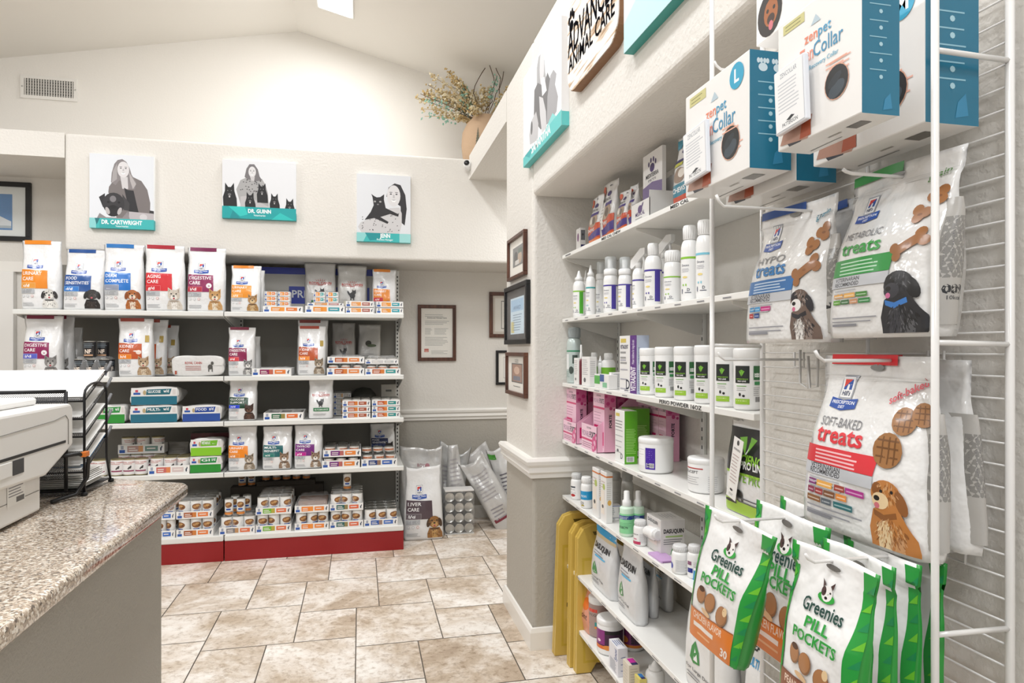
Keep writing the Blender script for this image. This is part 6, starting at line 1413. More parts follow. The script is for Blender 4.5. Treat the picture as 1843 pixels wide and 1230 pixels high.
rbox('medicine_box', 'yellow box with a blue wave on its top, at the lower edge of the view', 1142, 1151, 1164, 1224, 6, mg('2f6fae'), mat('d9c96e', .4), X0=.872)
rcyl('pump_bottle', 'white bottle with a tapering neck at the lower edge of the view', 1163, 1195, 1190, 6, lambda q: Print(1.0).ell(.8, .6, .06, .1, '222222').lines(.3, .5, .7, 3, .1), 'nozzle', .93, cat='bottle')

# ================================================================== YELLOW FLOOR SIGNS
YEL = mat('d2b153', .45, 0, .2)
def floorsign(label, x, y, H, W, rzz, lean, dup=1):
    r = thing('wet_floor_sign', label, 'floor sign', (x, y, .002), rzz, 'folded yellow floor signs')
    M = Matrix.Rotation(lean, 4, 'X')
    for k in range(2):
        pts = [(-W/2, 0), (-W/2+.06, 0), (-W/2+.085, .035), (W/2-.085, .035), (W/2-.06, 0), (W/2, 0), (W/2-.02, H-.05), (W/2-.045, H-.012), (W/2-.08, H), (-W/2+.08, H), (-W/2+.045, H-.012), (-W/2+.02, H-.05)]
        m = MB(); m.prism(pts, k*.024, k*.024+.020, YEL, M)
        p = fixn(m.build('panel', r))
        if k == 0:
            P = Print(H/W); A = P.A
            build_prints('raised_panel', r, [(P.poly([(.12, .16), (.88, .16), (.86, A*.78), (.14, A*.78)], 'c9a93c').poly([(.16, .20), (.84, .20), (.82, A*.76), (.18, A*.76)], 'd2b153').poly([(.34, A-.10), (.66, A-.10), (.63, A-.16), (.37, A-.16)], '6b5a24').rect(.22, A*.34, .8, A*.37, '2a2820'), lambda u, v, o: M @ Vector((-W/2+u*W, -o, v*H)))], off=.0008)
    MB().tube([M @ Vector((-W/2+.04, .022, H-.02)), M @ Vector((W/2-.04, .022, H-.02))], .006, YEL).build('hinge', r)
    return r
floorsign('folded yellow floor sign standing against the niche side, rear and taller one', .925, 2.715, .60, .24, 0, 0.0)
floorsign('folded yellow floor sign leaning in front of the taller one', .955, 2.600, .585, .24, 0, -.07)
floorsign('third yellow folded floor sign in the front of the leaning stack', .965, 2.545, .58, .24, 0, -.07)
# ================================================================== WIRE DISPLAY RACK
XB, XF, YN, YR2 = .715, .611, .606, 1.078
rk = thing('wire_display_rack', 'tall white wire display rack with ladder sides and a close-wired back against the wall', 'display rack', (XB, (YN+YR2)/2, 0))
oy = (YN+YR2)/2
def tb(name, pts, r, parent=rk, m=WIRE, n=8):
    q = MB(); q.tube([(p[0]-XB, p[1]-oy, p[2]) for p in pts], r, m, n); return q.build(name, parent)
ZT = 1.98
for x, y in ((XF, YN), (XF, YR2)): tb('front_post', [(x, y, .02), (x, y, ZT)], .0042, n=12)
for x, y in ((XB-.003, YN), (XB-.003, YR2)): tb('back_post', [(x, y, .02), (x, y, ZT)], .0048, n=12)
tb('back_stile', [(XB-.004, .82, .02), (XB-.004, .82, ZT)], .0028)
for k in range(-3, 3):
    z = EYE+.008+k*.319
    for y in (YN, YR2):
        tb('ladder_rung', [(XF, y, z), (XB-.003, y, z-.002)], .0032)
        for zz_ in (z,): pass
q = MB(); z = .06
while z < ZT:
    q.tube([(-.004, YN-oy, z), (-.004, YR2-oy, z)], .0013, WIRE, 6); z += .0252
q.build('back_grid_wires', rk)
for x, y in ((XF, YN), (XB-.003, YN), (XF, YR2), (XB-.003, YR2)):
    MB().lathe([(.012, 0), (.012, .012), (.006, .02)], mat('8d8d8b', .5), 12, (x-XB, y-oy, 0)).build('foot', rk)
NHK = [0]
def hook(x0, y, z, label, up=.012, L=None):
    """prong from the back grid out to x0 with an upturned tip"""
    h = thing('display_hook', label, 'hook', (XB-.008, y, z), 0, 'white wire hooks on the rack')
    m = MB(); m.tube([(0, 0, 0), (x0-XB+.012, 0, 0), (x0-XB+.004, 0, up*.45), (x0-XB, 0, up)], .0022, WIRE, 8); m.build('prong', h)
    m = MB(); m.tube([(0, -.012, .012), (0, -.012, -.012), (0, .012, -.012), (0, .012, .012)], .0018, WIRE, 6); m.tube([(0, -.014, 0), (0, .014, 0)], .0018, WIRE, 6); m.build('mounting_clip', h)
    return h
hook(.541, .70, zx(1540, 649, .6), 'white wire hook carrying the golden puppy treat bags')
hook(.485, .835, EYE-.238, 'white wire hook carrying the orange-bottomed treat bags', .010)
hook(.505, .67, EYE-.244, 'white wire hook carrying the brown-bottomed treat bags', .010)
hook(.5715, .69, EYE+.212, 'white wire hook carrying the green-banded treat bag', .004)
hook(.507, .869, EYE+.207, 'white wire hook carrying the blue-topped treat bags', .016)
hook(.570, .985, EYE+.458, 'white wire hook above the nearer collar box marked L')
hook(.567, .968, EYE-.016, 'empty wire hook in front of the white supplement jars')
hk = thing('ladder_clip', 'small U-shaped wire clip hanging on the back grid left of the golden puppy bag', 'clip', (XB-.012, .94, EYE-.02))
m = MB(); m.tube([(0, .02, .02), (0, .02, -.035), (0, 0, -.042), (0, 0, .01)], .0022, WIRE); m.tube([(0, 0, .01), (0, -.004, -.042), (0, -.022, -.038), (0, -.024, .02)], .0022, WIRE); m.build('bent_wire', hk)

# ---- collar boxes
TL = '13708f'
def collar(label, X0, yR, yL, zb, H, D, badge=None, card=True, second=False):
    W = yL-yR; A = H/W; P = Print(A, .2)
    P.rect(.08, A-.12, .36, A-.04, 'cfc98a'); P.lines(.11, A-.06, .33, 2, .03, '8a8650', .008)
    P.poly([(.50, A-.13), (.44, A-.20), (.56, A-.20)], 'b9ccd6'); P.text('zen', .36, A-.32, .085, 'f08a6a', w=.16, weight=.01); P.text('pet', .53, A-.32, .085, '3a9ac4', w=.15, weight=.01)
    P.text('Zen', .30, A-.47, .12, 'f0927a', w=.17, weight=.005); P.text('Collar', .47, A-.47, .12, '3a8fb8', w=.34, weight=.005); P.text('Recovery Collar', .42, A-.55, .035, '6fb0c9', w=.34); P.lines(.66, A-.60, .92, 3, .04, 'f2b8a6', .010)
    P.ell(.24, .20, .15, .24, '33363f', n=18); P.poly([(.04, .04), (.40, .0), (.46, .18), (.30, .22), (.10, .16)], 'b58a78'); P.poly([(.30, .02), (.44, .02), (.44, .16), (.36, .3)], 'b0522f'); P.ell(.20, .28, .11, .13, 'c9b9a8')
    P.ell(.74, A*.30, .135, .135, 'd9a48a', n=20); P.ell(.74, A*.30, .128, .128, '15181c', n=20); P.ell(.74, A*.25, .095, .055, '3b4650', n=16, rot=.4); P.ell(.72, A*.32, .085, .035, '252d34', n=14, rot=.5)
    P.lines(.62, A*.46, .86, 2, .035, 'f0b49c', .010)
    if badge: P.ell(.83, A-.13, .10, .10, '1fa3c9', n=20); P.text(badge, .83, A-.175, .10, 'f4f9fb', 'C', weight=.03)
    Q = Print(H/D, .4); B = Q.A; Q.rect(0, 0, 1, B, TL)
    for i in (.32, .68): Q.ell(i, B*.86, .11, .09, 'cfe0e8'); [Q.ell(i+d_, B*.86+.14, .04, .06, 'cfe0e8', n=8) for d_ in (-.11, -.04, .04, .11)]
    for k in range(5): Q.lines(.2, B*(.74-k*.11), .8, 1, .1, '8fc0d2', .025); Q.ell(.5, B*(.69-k*.11), .05, .05, 'a9d0dd', n=8)
    Q.poly([(.55, .1), (.8, .15), (.75, .5), (.6, .35)], '2f86ae')
    Z = Print(D/W, .3); B = Z.A; Z.rect(.70, B*.35, .86, B*.65, '6d6862'); Z.lines(.45, B*.55, .6, 1, .05, 'a9a49c', .02); Z.poly([(.1, B*.2), (.5, B*.24), (.5, B*.26), (.1, B*.23)], '55504a')
    r = carton('collar_box', label, 'box', (X0+D/2, (yL+yR)/2, zb), -math.pi/2, W, D, H, mat('f1efec', .35, 0, .25), [('front', P), ('right', Q), ('bottom', Z)], 'pet recovery collar boxes on the rack', bev=.0015)
    mb = MB(); M = Matrix.Translation((-W/2+W*.30, -D/2-.012, H*.10)) @ Matrix.Rotation(-.06, 4, 'Y')
    if card:
        w2, h2 = W*.40, H*.50; mb.box(-w2/2, w2/2, -.001, .006, 0, h2, mat('eceff5', .12, 0, .5), .0015, M); mb.build('plastic_pouch', r)
        C_ = Print(h2/w2, .3); B = C_.A; C_.rect(.04, .04, .96, B-.04, 'f4f4f4'); C_.text('ZENCOLLAR', .5, B*.84, .10, '9aa0a8', 'C', w=.55); C_.lines(.14, B*.76, .88, 9, B*.055, 'c9cbd0', .025); C_.poly([(.38, B*.15), (.55, B*.20), (.66, B*.17), (.5, B*.13)], '23262c'); C_.text('PATTERSON', .5, B*.07, .08, '55585e', 'C', w=.5)
        build_prints('printed_card', r, [(C_, lambda u, v, o: M @ Vector((-w2/2+u*w2, -.001-o, v*h2)))])
    else:
        mb.box(-W*.06, W*.06, -.0, .002, H*.5, H*.5+.001, mat('f1efec', .35), 0, M)
    return r
yL, yR = yr(1234, .55), yr(1349, .55)
collar('white and teal pet collar box with a round blue L badge, on the rack', .55, yR, yL, zx(1349, 302, .55), .172, .068, 'L')
collar('teal-sided collar box directly behind the box with the L badge', .632, .872, 1.068, EYE+.252, .172, .068, None, False)
yL2, yR2 = yr(1400, .52), yr(1551, .52)
collar('large white and teal collar box with a clear card pouch, front upper right', .52, yR2, yL2, zx(1551, 203, .52), .160, .047, None)
collar('teal-sided collar box hanging behind the large one, crossed by the nearest rack post', .612, .620, .808, EYE+.2533, .172, .072, 'M', False)
# upper box with a dog portrait
X0 = .60; yL = yr(1361, X0); yR = yL-.16; zb = zx(1362, 84, X0); H, W, D = .17, .16, .05
P = Print(H/W, .2); P.ell(.22, .22, .19, .21, '1f1a1a', n=20); P.ell(.24, .22, .11, .13, 'a5602f', n=14); P.ell(.24, .16, .06, .05, '3a2218'); P.ell(.24, .10, .035, .045, 'd0707c'); P.ell(.19, .25, .02, .02, '120c0a'); P.ell(.29, .25, .02, .02, '120c0a'); P.ell(.26, .62, .19, .16, '23262c', n=20); P.ell(.28, .60, .13, .08, '4a565e', n=16); P.poly([(.46, .36), (.6, .44), (.72, .56), (.5, .46)], 'a8543a'); P.ell(.24, .84, .3, .02, 'e08a5a')
carton('collar_box', 'white box with round dog portrait and dark ring, highest at the top of the view', 'box', (X0+D/2, (yL+yR)/2, zb), -math.pi/2, W, D, H, mat('f1efec', .35, 0, .25), [('front', P), ('right', Print(H/D).rect(0, 0, 1, H/D, TL))], 'pet recovery collar boxes on the rack')

# ---- hanging treat bags
CLEAR = mat('e9e8e6', .14, 0, .8, .55, 30)
def hbag(label, X0, yR, yL, zb, zt, P_, strip, seed, D=.05, body=None, dy=0, group='treat bags hanging on the rack', name='treat_bag', **kw):
    W = yL-yR; H = zt-zb
    return bag(name, label, 'pet treats', (X0+D/2, (yL+yR)/2, zb), -math.pi/2, W, H, D, P_(H/W) if P_ else None, strip, seed, group=group, body=body or CLEAR, amp=.003, gap=.00003, **kw)
def biscuit(P, x, y, s, rot=0, c='9c6636'):
    cr, sr = math.cos(rot), math.sin(rot)
    for q in (-1, 1):
        for w in (-1, 1): P.ell(x+q*s*cr-w*s*.32*sr, y+q*s*sr+w*s*.32*cr, s*.38, s*.36, c, n=12)
    P.poly([(x+a*s*cr-b*s*sr, y+a*s*sr+b*s*cr) for a, b in ((-1, -.34), (1, -.34), (1, .34), (-1, .34))], c)
    P.ell(x, y, s*.18, s*.10, '8a5528', n=8)
def heart(P, x, y, s, rot):
    for a, b, r in ((-.42, .30, .52), (.42, .30, .52), (0, -.25, .55)): P.ell(x+s*(a*math.cos(rot)-b*math.sin(rot)), y+s*(a*math.sin(rot)+b*math.cos(rot)), r*s, r*s*.9, '9c6636', n=12)
    P.ell(x, y, s*.25, s*.12, '7d4d24', n=8)
def nugget(P, x, y, r, c='9a6a3c'):
    P.ell(x, y, r, r*.92, c, n=16)
    for a in (-.35, .1, .5): P.rect(x-r*.75, y+a*r-r*.05, x+r*.75, y+a*r+r*.05, '6f4722'); P.rect(x+a*r-r*.05, y-r*.7, x+a*r+r*.05, y+r*.7, '6f4722')
def bigdog(P, x, y, s, main, dark, light, tongue='d0707c', collar=None):
    P.poly([(x-.32*s, y), (x-.36*s, y+.25*s), (x-.28*s, y+.52*s), (x-.1*s, y+.62*s), (x+.18*s, y+.6*s), (x+.33*s, y+.38*s), (x+.46*s, y+.22*s), (x+.50*s, y)], main)
    P.poly([(x-.18*s, y), (x-.22*s, y+.3*s), (x-.06*s, y+.45*s), (x+.08*s, y+.25*s), (x+.05*s, y)], light); P.poly([(x+.10*s, y), (x+.15*s, y+.22*s), (x+.26*s, y+.18*s), (x+.28*s, y)], hex_mix(main, 'ffffff', .22))
    P.poly([(x-.26*s, y+.44*s), (x-.1*s, y+.38*s), (x+.16*s, y+.46*s), (x+.14*s, y+.54*s), (x-.08*s, y+.47*s), (x-.27*s, y+.52*s)], collar or dark)
    P.ell(x-.04*s, y+.74*s, .27*s, .22*s, main, n=20, rot=-.2); P.ell(x+.22*s, y+.68*s, .09*s, .18*s, dark, n=14, rot=.5); P.ell(x-.2*s, y+.82*s, .09*s, .10*s, dark, n=12)
    sh = [hex_mix(main, dark, .5), hex_mix(main, 'ffffff', .25), hex_mix(main, light, .4), dark]
    fur(P, x+.03*s, y+.22*s, .30*s, .20*s, sh, 110, .045*s, 3); fur(P, x-.02*s, y+.76*s, .22*s, .17*s, sh, 80, .038*s, 5); fur(P, x-.07*s, y+.2*s, .10*s, .2*s, [light, hex_mix(light, main, .3)], 30, .05*s, 7)
    P.ell(x-.14*s, y+.66*s, .15*s, .12*s, light, n=16); P.ell(x-.2*s, y+.69*s, .055*s, .04*s, '141110', n=10); P.ell(x-.20*s, y+.585*s, .05*s, .045*s, tongue, n=10)
    P.ell(x-.12*s, y+.80*s, .028*s, .025*s, '141110', n=8); P.ell(x+.06*s, y+.81*s, .028*s, .025*s, '141110', n=8)
def treats(A, head, col, hc, kind, dog, swatches, grain=None):
    P = Print(A, .03)
    hlogo(P, .27, A*.705, .26)
    P.text(head, .12, A*.60, .055, '7a7a7e', w=.40, weight=.0); P.text('treats', .12, A*.505, .105, hc, w=.44, weight=.02)
    P.poly([(.02, A*.37), (.68, A*.37), (.70, A*.475), (.02, A*.475)], col); P.lines(.14, A*.455, .60, 4, A*.022, hex_mix(col, 'ffffff', .7), .010)
    P.rect(.02, A*.30, .68, A*.368, 'c3c5c9'); P.text('VETERINARIAN', .10, A*.338, .030, '3a3a3e', w=.30, weight=.02); P.text('RECOMMENDED', .10, A*.308, .030, '3a3a3e', w=.30, weight=.02); P.lines(.10, A*.285, .45, 3, .025, 'b0b0b4', .008)
    for i, (x, y, w, c) in enumerate(swatches): P.rect(.10+x, A*.235-y*.05, .10+x+w, A*.235-y*.05+.036, c); P.rect(.11+x, A*.235-y*.05+.012, .09+x+w, A*.235-y*.05+.020, hex_mix(c, 'ffffff', .55))
    P.lines(.10, A*.115, .60, 2, .03, '9a9aa0', .009); P.lines(.10, A*.075, .42, 1, .03, '8a8a90', .02)
    if kind == 'nug': nugget(P, .76, A*.52, .105); nugget(P, .84, A*.68, .082); nugget(P, .955, A*.72, .07); P.text('soft-baked', .70, A*.76, .045, 'd8606a', w=.29, rot=.40, weight=.02)
    else: biscuit(P, .81, A*.50, .105, .45); heart(P, .82, A*.665, .085, -.4); heart(P, .93, A*.755, .085, .5); P.text('grain', .80, A*.86, .05, grain or '5a8a4a', w=.16, rot=.2)
    P.rect(.0, A*.905, 1, A*.908, 'd0cfcd'); P.rect(.0, A*.885, 1, A*.888, 'c6c5c3'); P.ell(.5, A*.955, .07, .02, '8a8a88', n=12)
    bigdog(P, .80, A*.01, min(A*.37, .46), *dog)
    return P
SW1 = [(0, 0, .08, '7d2a6c'), (.09, 0, .15, 'e0a24a'), (.26, 0, .09, '9c3a2a'), (.36, 0, .16, 'b02a8c'), (0, 1, .07, '8a2a4a'), (.08, 1, .08, '9c3030'), (.17, 1, .10, '7a4a2a'), (.28, 1, .09, 'e08a3a'), (0, 2, .14, '8a5a30'), (.15, 2, .09, '55606a'), (.26, 2, .16, '1f6a70')]
SW2 = [(0, 0, .12, 'e0a24a'), (.13, 0, .14, 'e8b05a'), (.28, 0, .12, '4a8a3a'), (0, 1, .09, '5a9a2a'), (.10, 1, .10, '3a6a3a'), (.21, 1, .09, 'c9926a'), (.31, 1, .12, '3a8a4a')]
SW3 = [(0, 0, .08, '3a8ac0'), (.09, 0, .08, '4a9ad0'), (.18, 0, .13, 'c02a7c'), (0, 1, .06, 'b03030'), (.08, 1, .08, '2a4a8c')]
def gus(code=None):
    def e(root, f):
        W = None
        P = Print(3.6, .12); P.rect(.05, .1, .95, 3.4, 'b5b2ad').rect(.2, 1.3, .85, 2.9, '8b8985'); P.lines(.25, 2.8, .8, 20, .07, '77757a', .03)
        if code: P.text(code, .5, .9, .22, '2a2a2c', 'C', w=.62, weight=.04); P.text('10kcal', .5, .74, .1, '4a4a4c', 'C', w=.3)
        me = None
        def g(u, v, o):
            a = f(1.0, .04+v*.72); d = f(.80, .04+v*.72)
            b = f(.80, .04+v*.72, 0, True); s = 1-abs(2*u-1)**2.2
            y = d.y+(b.y-d.y)*(.06+.88*u); x = d.x+(a.x-d.x)*s
            return Vector((x+.0040+o, y, a.z))
        build_prints('printed_gusset', root, [(P, g)], off=.0012)
    return e
yL, yR = yr(1490, .615), .613
hbag('glossy white treat bag with a green band and black dog', .600, yR, yL, zx(1600, 607, .615), zx(1600, 296, .64), lambda A: treats(A, 'METABOLIC', '23923c', '2a9a3c', 'bis', ('26262a', '141416', '3a3a40', 'd0709c', '3a7ac4'), SW2), '2a8a3a', 51, D=.07, lean=.10, strip_x=(.02, .55), extra=gus('10899'), top_w=1.04)
yL, yR = yr(1332, .62), yr(1484, .62)
hbag('glossy white treat bag with a blue band and brown-and-white dog', .615, yR, yL, zx(1410, 617, .62), zx(1430, 362, .63), lambda A: treats(A, 'HYPO', '2a6cac', '2a7cbc', 'bis', ('6d5a50', '26242a', 'e9e6e2', 'd07090'), SW3, '4a8aa0'), '1f4f9c', 53, D=.055, lean=.05, strip_x=(.05, .62), top_w=.86, extra=gus('1'))
hbag('twin blue-topped bag mostly hidden behind the blue-banded treat bag', .672, yR-.015, yL-.02, zx(1410, 617, .62)+.004, zx(1430, 362, .63)-.004, None, '1f4f9c', 54, D=.036, extra=None)
yL, yR = yr(1455, .62), yr(1705, .62)
zb_ = EYE-.238
hbag('glossy white treat bag with a red band and golden puppy', .600, .613, .838, zb_, EYE-.008, lambda A: treats(A, 'SOFT-BAKED', 'd8303a', 'd8303a', 'nug', ('b9783c', '8a5528', 'e6cba0'), SW1), 'd8202a', 55, D=.06, strip_x=(.08, .70), top_w=.86, extra=gus(), lean=.06)
hbag('second treat bag right behind the golden puppy one, its side panel showing', .664, .616, .842, zb_+.004, EYE-.012, None, None, 56, D=.045, top_w=.88, extra=gus())
# Greenies
def pocket(P, x, y, s, c='a9754a', open_=False):
    P.ell(x, y, s*.52, s*.62, hex_mix(c, '000000', .18), n=18); P.ell(x-.03*s, y+.04*s, s*.46, s*.55, c, n=18)
    if open_: P.ell(x, y+.42*s, s*.34, s*.20, '4a2a14', n=14)
def green(A, flav, col):
    P = Print(A, .03)
    P.poly([(0, 0), (.05, 0), (.07, A*.4), (.04, A*.7), (.08, A), (0, A)], '2fa23c'); P.poly([(1, 0), (.90, 0), (.86, A*.5), (.90, A*.8), (.84, A), (1, A)], '23983c')
    for k in range(9):
        y = A*(.05+k*.105); P.poly([(.91, y), (1, y+.02), (1, y+.11)], '6cbf2f' if k % 2 else '1a8a50'); P.poly([(0, y), (.045, y+.06), (0, y+.12)], '58b52f' if k % 2 else '1a8a50')
    P.poly([(.05, 0), (.92, 0), (.88, A*.235), (.06, A*.225)], col); P.poly([(.05, A*.235), (.88, A*.245), (.88, A*.235), (.06, A*.225)], hex_mix(col, '5a2a10', .4))
    P.text(flav, .14, A*.165, .075, 'f0d8c4', w=.58, weight=.02); P.rect(.16, A*.10, .58, A*.135, 'f0e6dc'); P.lines(.25, A*.065, .6, 1, .05, hex_mix(col, 'ffffff', .4), .02); P.text('30', .80, A*.03, .09, 'f6ece4', 'C', weight=.03)
    P.text('Greenies', .50, A*.655, .125, '14433a', 'C', w=.50, weight=.015)
    P.ell(.50, A*.765, .10, .05, '2fa23c'); P.ell(.50, A*.79, .065, .075, 'f0ece8', n=14); P.poly([(.44, A*.82), (.42, A*.87), (.47, A*.84)], '4a3230'); P.poly([(.56, A*.82), (.58, A*.87), (.53, A*.84)], '4a3230'); P.ell(.46, A*.80, .03, .045, '4a3230'); P.ell(.50, A*.765, .018, .014, '1a1414'); P.ell(.54, A*.80, .01, .01, '1a1414'); P.ell(.475, A*.80, .01, .01, '1a1414')
    P.text('PILL', .50, A*.565, .10, '2a9a3c', 'C', w=.30, weight=.03); P.text('POCKETS', .50, A*.475, .10, '2a9a3c', 'C', w=.58, weight=.03)
    pocket(P, .27, A*.375, .16, open_=True); pocket(P, .44, A*.355, .17); pocket(P, .66, A*.315, .18); P.ell(.70, A*.36, .035, .05, 'e6c79a'); P.ell(.40, A*.265, .09, .03, 'dcb68a', rot=-.2)
    P.ell(.5, A*.945, .09, .028, '6d6a66', n=12)
    return P
GW = mat('efeeec', .32, 0, .35, .5, 22)
BR, OR = '8a5030', 'dc7a26'
GT = 'green-edged treat bags hanging on the rack'
def gb(label, X0, yR, yL, flav, col, seed, front=True, drop=.225, zt=EYE-.236, lean=-.02, tilt=0.0, D=.045, top_w=1.03):
    gr, cl = mat('2a9a3c', .34, 0, .25), mat(col, .34, 0, .25)
    def fm(i, j, nu, nv):
        if i < 1 or i >= 2*nu-1 or nu-1 <= i < nu+1: return gr
        if j < nv*.235 and i >= nu: return cl
    return hbag(label, X0, yR, yL, zt-drop, zt, lambda A: green(A, flav, col), None, seed, D=D, body=GW, group=GT, lean=-lean, tilt=tilt, bot=.8, flat=.86, top_w=top_w, fmat=fm)
gb('white and green-edged treat bag with an orange base, front one at the left', .480, .802, .938, 'CHICKEN FLAVOR', OR, 61, lean=-.06, tilt=-.19*-1, drop=.195, top_w=1.36)
for i, (x, l) in enumerate(((.560, 'first behind'), (.60, 'second behind'), (.645, 'deepest behind'))):
    gb('orange-based treat bag hanging %s the front left one' % l, x, .748-.004*i, .915, 'CHICKEN FLAVOR', OR, 62+i, lean=-.06, D=.030, zt=EYE-.228+.004*i, drop=.205, tilt=.04)
gb('white and green-edged treat bag with a brown base, front one at the right', .495, .612, .735, 'PEANUT BUTTER', BR, 66, lean=-.07, tilt=.05, drop=.198, top_w=1.16)
for i, (x, l) in enumerate(((.562, 'first behind'), (.594, 'second behind'), (.624, 'deepest behind'))):
    gb('brown-based treat bag hanging %s the front right one' % l, x, .622, .742, 'PEANUT BUTTER', BR, 67+i, lean=-.02, D=.025, drop=.205, zt=EYE-.240)

# ================================================================== RECEPTION COUNTER
CZ = .93
cnt = thing('reception_counter', 'reception counter with a speckled tan granite top and plain grey panel, lower left', 'counter', (-1.0, .6, 0))
pts = [(-.463, -1.9), (-.463, 1.99), (-.475, 2.015), (-.50, 2.03), (-.72, 2.145), (-1.9, 2.145), (-1.9, -1.9)]
bm = bmesh.new(); vs = [bm.verts.new((x+1.0, y-.6, CZ-.034)) for x, y in pts]; f = bm.faces.new(vs); r = bmesh.ops.extrude_face_region(bm, geom=[f])
for v in [g for g in r['geom'] if isinstance(g, bmesh.types.BMVert)]: v.co.z += .034
bmesh.ops.recalc_face_normals(bm, faces=bm.faces[:])
bmesh.ops.bevel(bm, geom=[e for e in bm.edges if abs(e.verts[0].co.z-e.verts[1].co.z) < .001], offset=.012, segments=4, affect='EDGES', profile=.6)
me = bpy.data.meshes.new('granite_top'); bm.to_mesh(me); bm.free(); me.materials.append(GRANITE)
for p in me.polygons: p.use_smooth = True
o = bpy.data.objects.new('granite_top', me); scene.collection.objects.link(o); o.parent = cnt
MB().box(-1.85+1.0, -.523+1.0, -1.9-.6, 1.965-.6, 0, CZ-.034, mat('b3afa7', .75, 0, 0, .35, 160)).build('counter_panel', cnt)

# ---- printer
PW = mat('e3e1dd', .42, 0, .15); PW2 = mat('cfcdc8', .45)
fx0, yN0, yN1 = -.69, .9, 1.845
pr = thing('printer', 'large off-white office printer on the granite counter, cut by the left edge', 'printer', (-.90, 1.40, CZ+.001))
def lp2(x, y): return x+.90, y-1.40
zt = .238
def prbox(name, x0, x1, y0, y1, z0, z1, m, bev=.006, par=pr): return MB().box(x0+.90, x1+.90, y0-1.40, y1-1.40, z0, z1, m, bev).build(name, par)
prbox('lower_body', -1.2, -.705, .95, 1.71, .006, .15, PW)
# upper body with chamfered underside
q = MB(); X_a, X_b = -1.2, -.69
prof = [(yN0, .110), (1.70, .085), (yN1, .135), (yN1, zt-.012), (yN1-.015, zt), (yN0, zt)]
vs = [(X_a+.9, y-1.4, z) for y, z in prof]+[(X_b+.9, y-1.4, z) for y, z in prof]; k = len(prof)
q.add(vs, [(i, (i+1) % k, k+(i+1) % k, k+i) for i in range(k)]+[tuple(range(k-1, -1, -1)), tuple(range(k, 2*k))], PW); o = fixn(q.build('upper_body', pr)); bevel(o, .006, 2)
q = MB()
q.box(X_b+.9-.001, X_b+.9+.001, 1.02-1.4, 1.80-1.4, .146, .152, mat('222222', .5)); q.build('paper_slot', pr)
for y in (1.36, 1.55): prbox('latch_recess', X_b-.001, X_b+.0012, y, y+.045, .112, .142, mat('3a3a3c', .5), 0)
prbox('latch_bar', X_b-.001, X_b+.0022, 1.41, 1.545, .112, .142, PW, .0015)
q = MB(); pa = [(X_b+.9+.0006, y-1.4, z) for y, z in ((1.10, .185), (1.16, .190), (1.74, .205), (1.80, .212), (1.815, .20), (1.815, .14))]; q.tube(pa, .0009, mat('8d8b86', .6), 5); q.build('panel_seam', pr)
q = MB(); q.box(-.705+.9-.0005, -.705+.9+.0006, .95-1.4, 1.70-1.4, .052, .0535, mat('77756f', .6)); q.build('tray_seam', pr)
P = Print(.6); P.rect(0, 0, 1, .6, 'e9e8e4'); P.lines(.08, .52, .9, 4, .08, '77757a', .03); P.rect(.5, .05, .95, .2, '4a4a4c')
build_prints('rating_label', pr, [(P, lambda u, v, o: Vector((-.705+.9+.0004+o, 1.56-1.4+u*.075, .045+v*.045)))])
prbox('scanner_lid', -1.18, -.75, yN0, 1.80, zt, zt+.018, mat('f2f1ef', .4), .006)
# ---- letter tray
BM = mat('17171a', .35, .3)
lt = thing('letter_tray', 'black wire mesh desk sorter with six sloping tiers, beside the printer', 'desk organiser', (-.68, 1.96, CZ+.001))
Zc = .285; yA, yB = -.075, .075
q = MB(); arch = [(0, yA-.0, 0), (0, yA, Zc-.03)]
for k in range(1, 8):
    a = math.pi-k*math.pi/8; arch.append((0, (yA+yB)/2+.075*math.cos(a), Zc-.03+.028*math.sin(a)))
arch += [(0, yB, Zc-.03), (0, yB, .075), (0, yB+.035, .0)]
q.tube(arch, .0032, BM); q.build('arched_end_frame', lt)
q = MB(); q.tube([(-.40+a, b, c) for a, b, c in arch], .0032, BM); q.build('arched_end_frame', lt)
for (x, y) in ((0, yA), (0, yB+.035), (-.40, yA), (-.40, yB+.035)): MB().lathe([(.007, -.0), (.008, .004), (.006, .009)], mat('101010', .7), 12, (x, y, 0)).build('rubber_foot', lt)
def f_mesh(nt, b, N, L):
    b.inputs['Base Color'].default_value = lin('4a4a4e'); b.inputs['Roughness'].default_value = .4
    tc = N.new('ShaderNodeTexCoord'); ck = N.new('ShaderNodeTexChecker'); ck.inputs['Scale'].default_value = 420; L.new(tc.outputs['Object'], ck.inputs['Vector'])
    mm = N.new('ShaderNodeMath'); mm.operation = 'MULTIPLY_ADD'; mm.inputs[1].default_value = -.85; mm.inputs[2].default_value = 0.9; L.new(ck.outputs['Fac'], mm.inputs[0]); L.new(mm.outputs[0], b.inputs['Alpha'])
MESHM = nodes_mat('black_wire_mesh', f_mesh)
PAPER = mat('f3f2ef', .6); rnd = random.Random(8)
for k in range(5):
    z0 = .077+k*.045; rise = .052
    t = MB(); t.add([(-.40, yA-.002, z0-.018), (0, yA-.002, z0-.018), (0.0, yB+.0, z0+rise), (-.40, yB+.0, z0+rise)], [(0, 1, 2, 3)], MESHM); o = t.build('sloping_tier', lt)
    t = MB(); t.tube([(-.40, yA, z0-.018), (0, yA, z0-.018), (0, yB+.0, z0+rise), (-.40, yB+.0, z0+rise)], .0026, BM); t.tube([(0, yB+.0, z0+rise), (0, yB+.035, z0+rise+.026)], .0040, mat('6b6b6e', .4)); t.build('tier_rim', lt)
    P = MB()
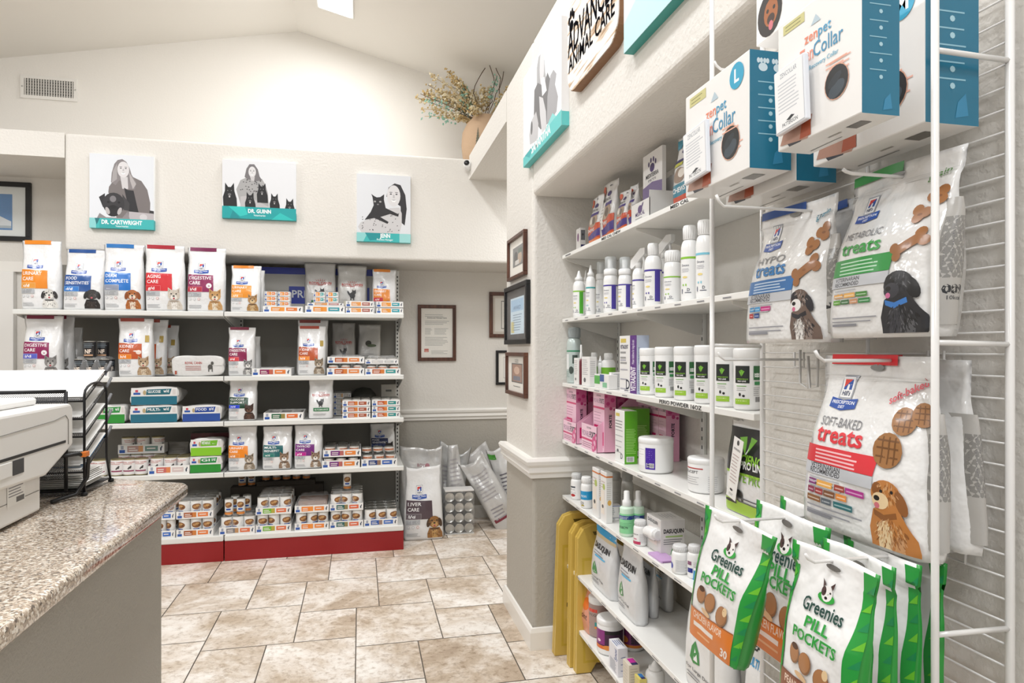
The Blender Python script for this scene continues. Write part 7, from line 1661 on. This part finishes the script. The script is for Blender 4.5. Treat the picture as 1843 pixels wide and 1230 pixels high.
q = MB(); q.tube([(-.45, yA-.03, .262), (-.03, yA-.03, .266)], .0045, BM); q.tube([(-.03, yA-.03, .02), (-.03, yA-.03, .266)], .0045, BM); q.build('side_pocket_rim', lt)
q = MB(); q.add([(-.45, yA-.031, .05), (-.03, yA-.031, .05), (-.03, yA-.031, .262), (-.45, yA-.031, .262)], [(0, 1, 2, 3)], MESHM); q.build('side_pocket_mesh', lt)
q = MB(); q.box(-.40, 0, yA, yB+.03, .010, .013, BM); q.build('bottom_tray', lt)
for k in range(6):
    z0 = .077+(k-1)*.045 if k else 0; nsh = [9, 10, 4, 4, 4, 5][k]
    g = thing('paper_stack', 'loose white paper pile in the desk sorter, %s tier' % ['bottom', 'second lowest, with blue sheets on the', 'third', 'fourth', 'fifth', 'topmost'][k], 'papers', (-.68, 1.96, CZ+.001), 0, 'papers in the desk sorter')
    m = MB(); m2 = MB()
    for s in range(nsh):
        jx, jy = rnd.uniform(-.002, .008), rnd.uniform(-.004, .012); zz = (.016 if k == 0 else z0-.014)+s*(.0042 if k == 0 else .0016); r0 = .004 if k == 0 else .064
        a = [(-.30+jx, yA+.010+jy, zz), (-.012+jx, yA+.010+jy, zz), (-.008+jx, yB-.004+jy, zz+r0), (-.30+jx, yB-.004+jy, zz+r0)]
        mm = m2 if (k == 1 and s in (3, 4, 7)) else m
        mt = mat('3a7ab0', .5) if mm is m2 else PAPER
        mm.add(a+[(x, y, z+.0008) for x, y, z in a], [(3, 2, 1, 0), (4, 5, 6, 7), (0, 1, 5, 4), (1, 2, 6, 5), (2, 3, 7, 6), (3, 0, 4, 7)], mt)
    m.build('white_sheets', g)
    if m2.v: m2.build('blue_sheets', g)
# cable bits behind the printer
q = MB(); q.tube([(-.70, 1.80, CZ+.115), (-.672, 1.83, CZ+.115), (-.66, 1.855, CZ+.10), (-.668, 1.87, CZ+.05), (-.69, 1.86, CZ+.01), (-.72, 1.80, CZ+.006)], .005, BLACK); o = q.build('power_cable'); tag(o, 'short thick black cable looping between the printer and the desk sorter', 'cable')
q = MB(); q.box(-.006, .006, -.012, .012, -.006, .006, mat('d9772a', .5), .001); o = q.build('cable_plug', o, (-.664, 1.845, CZ+.112));
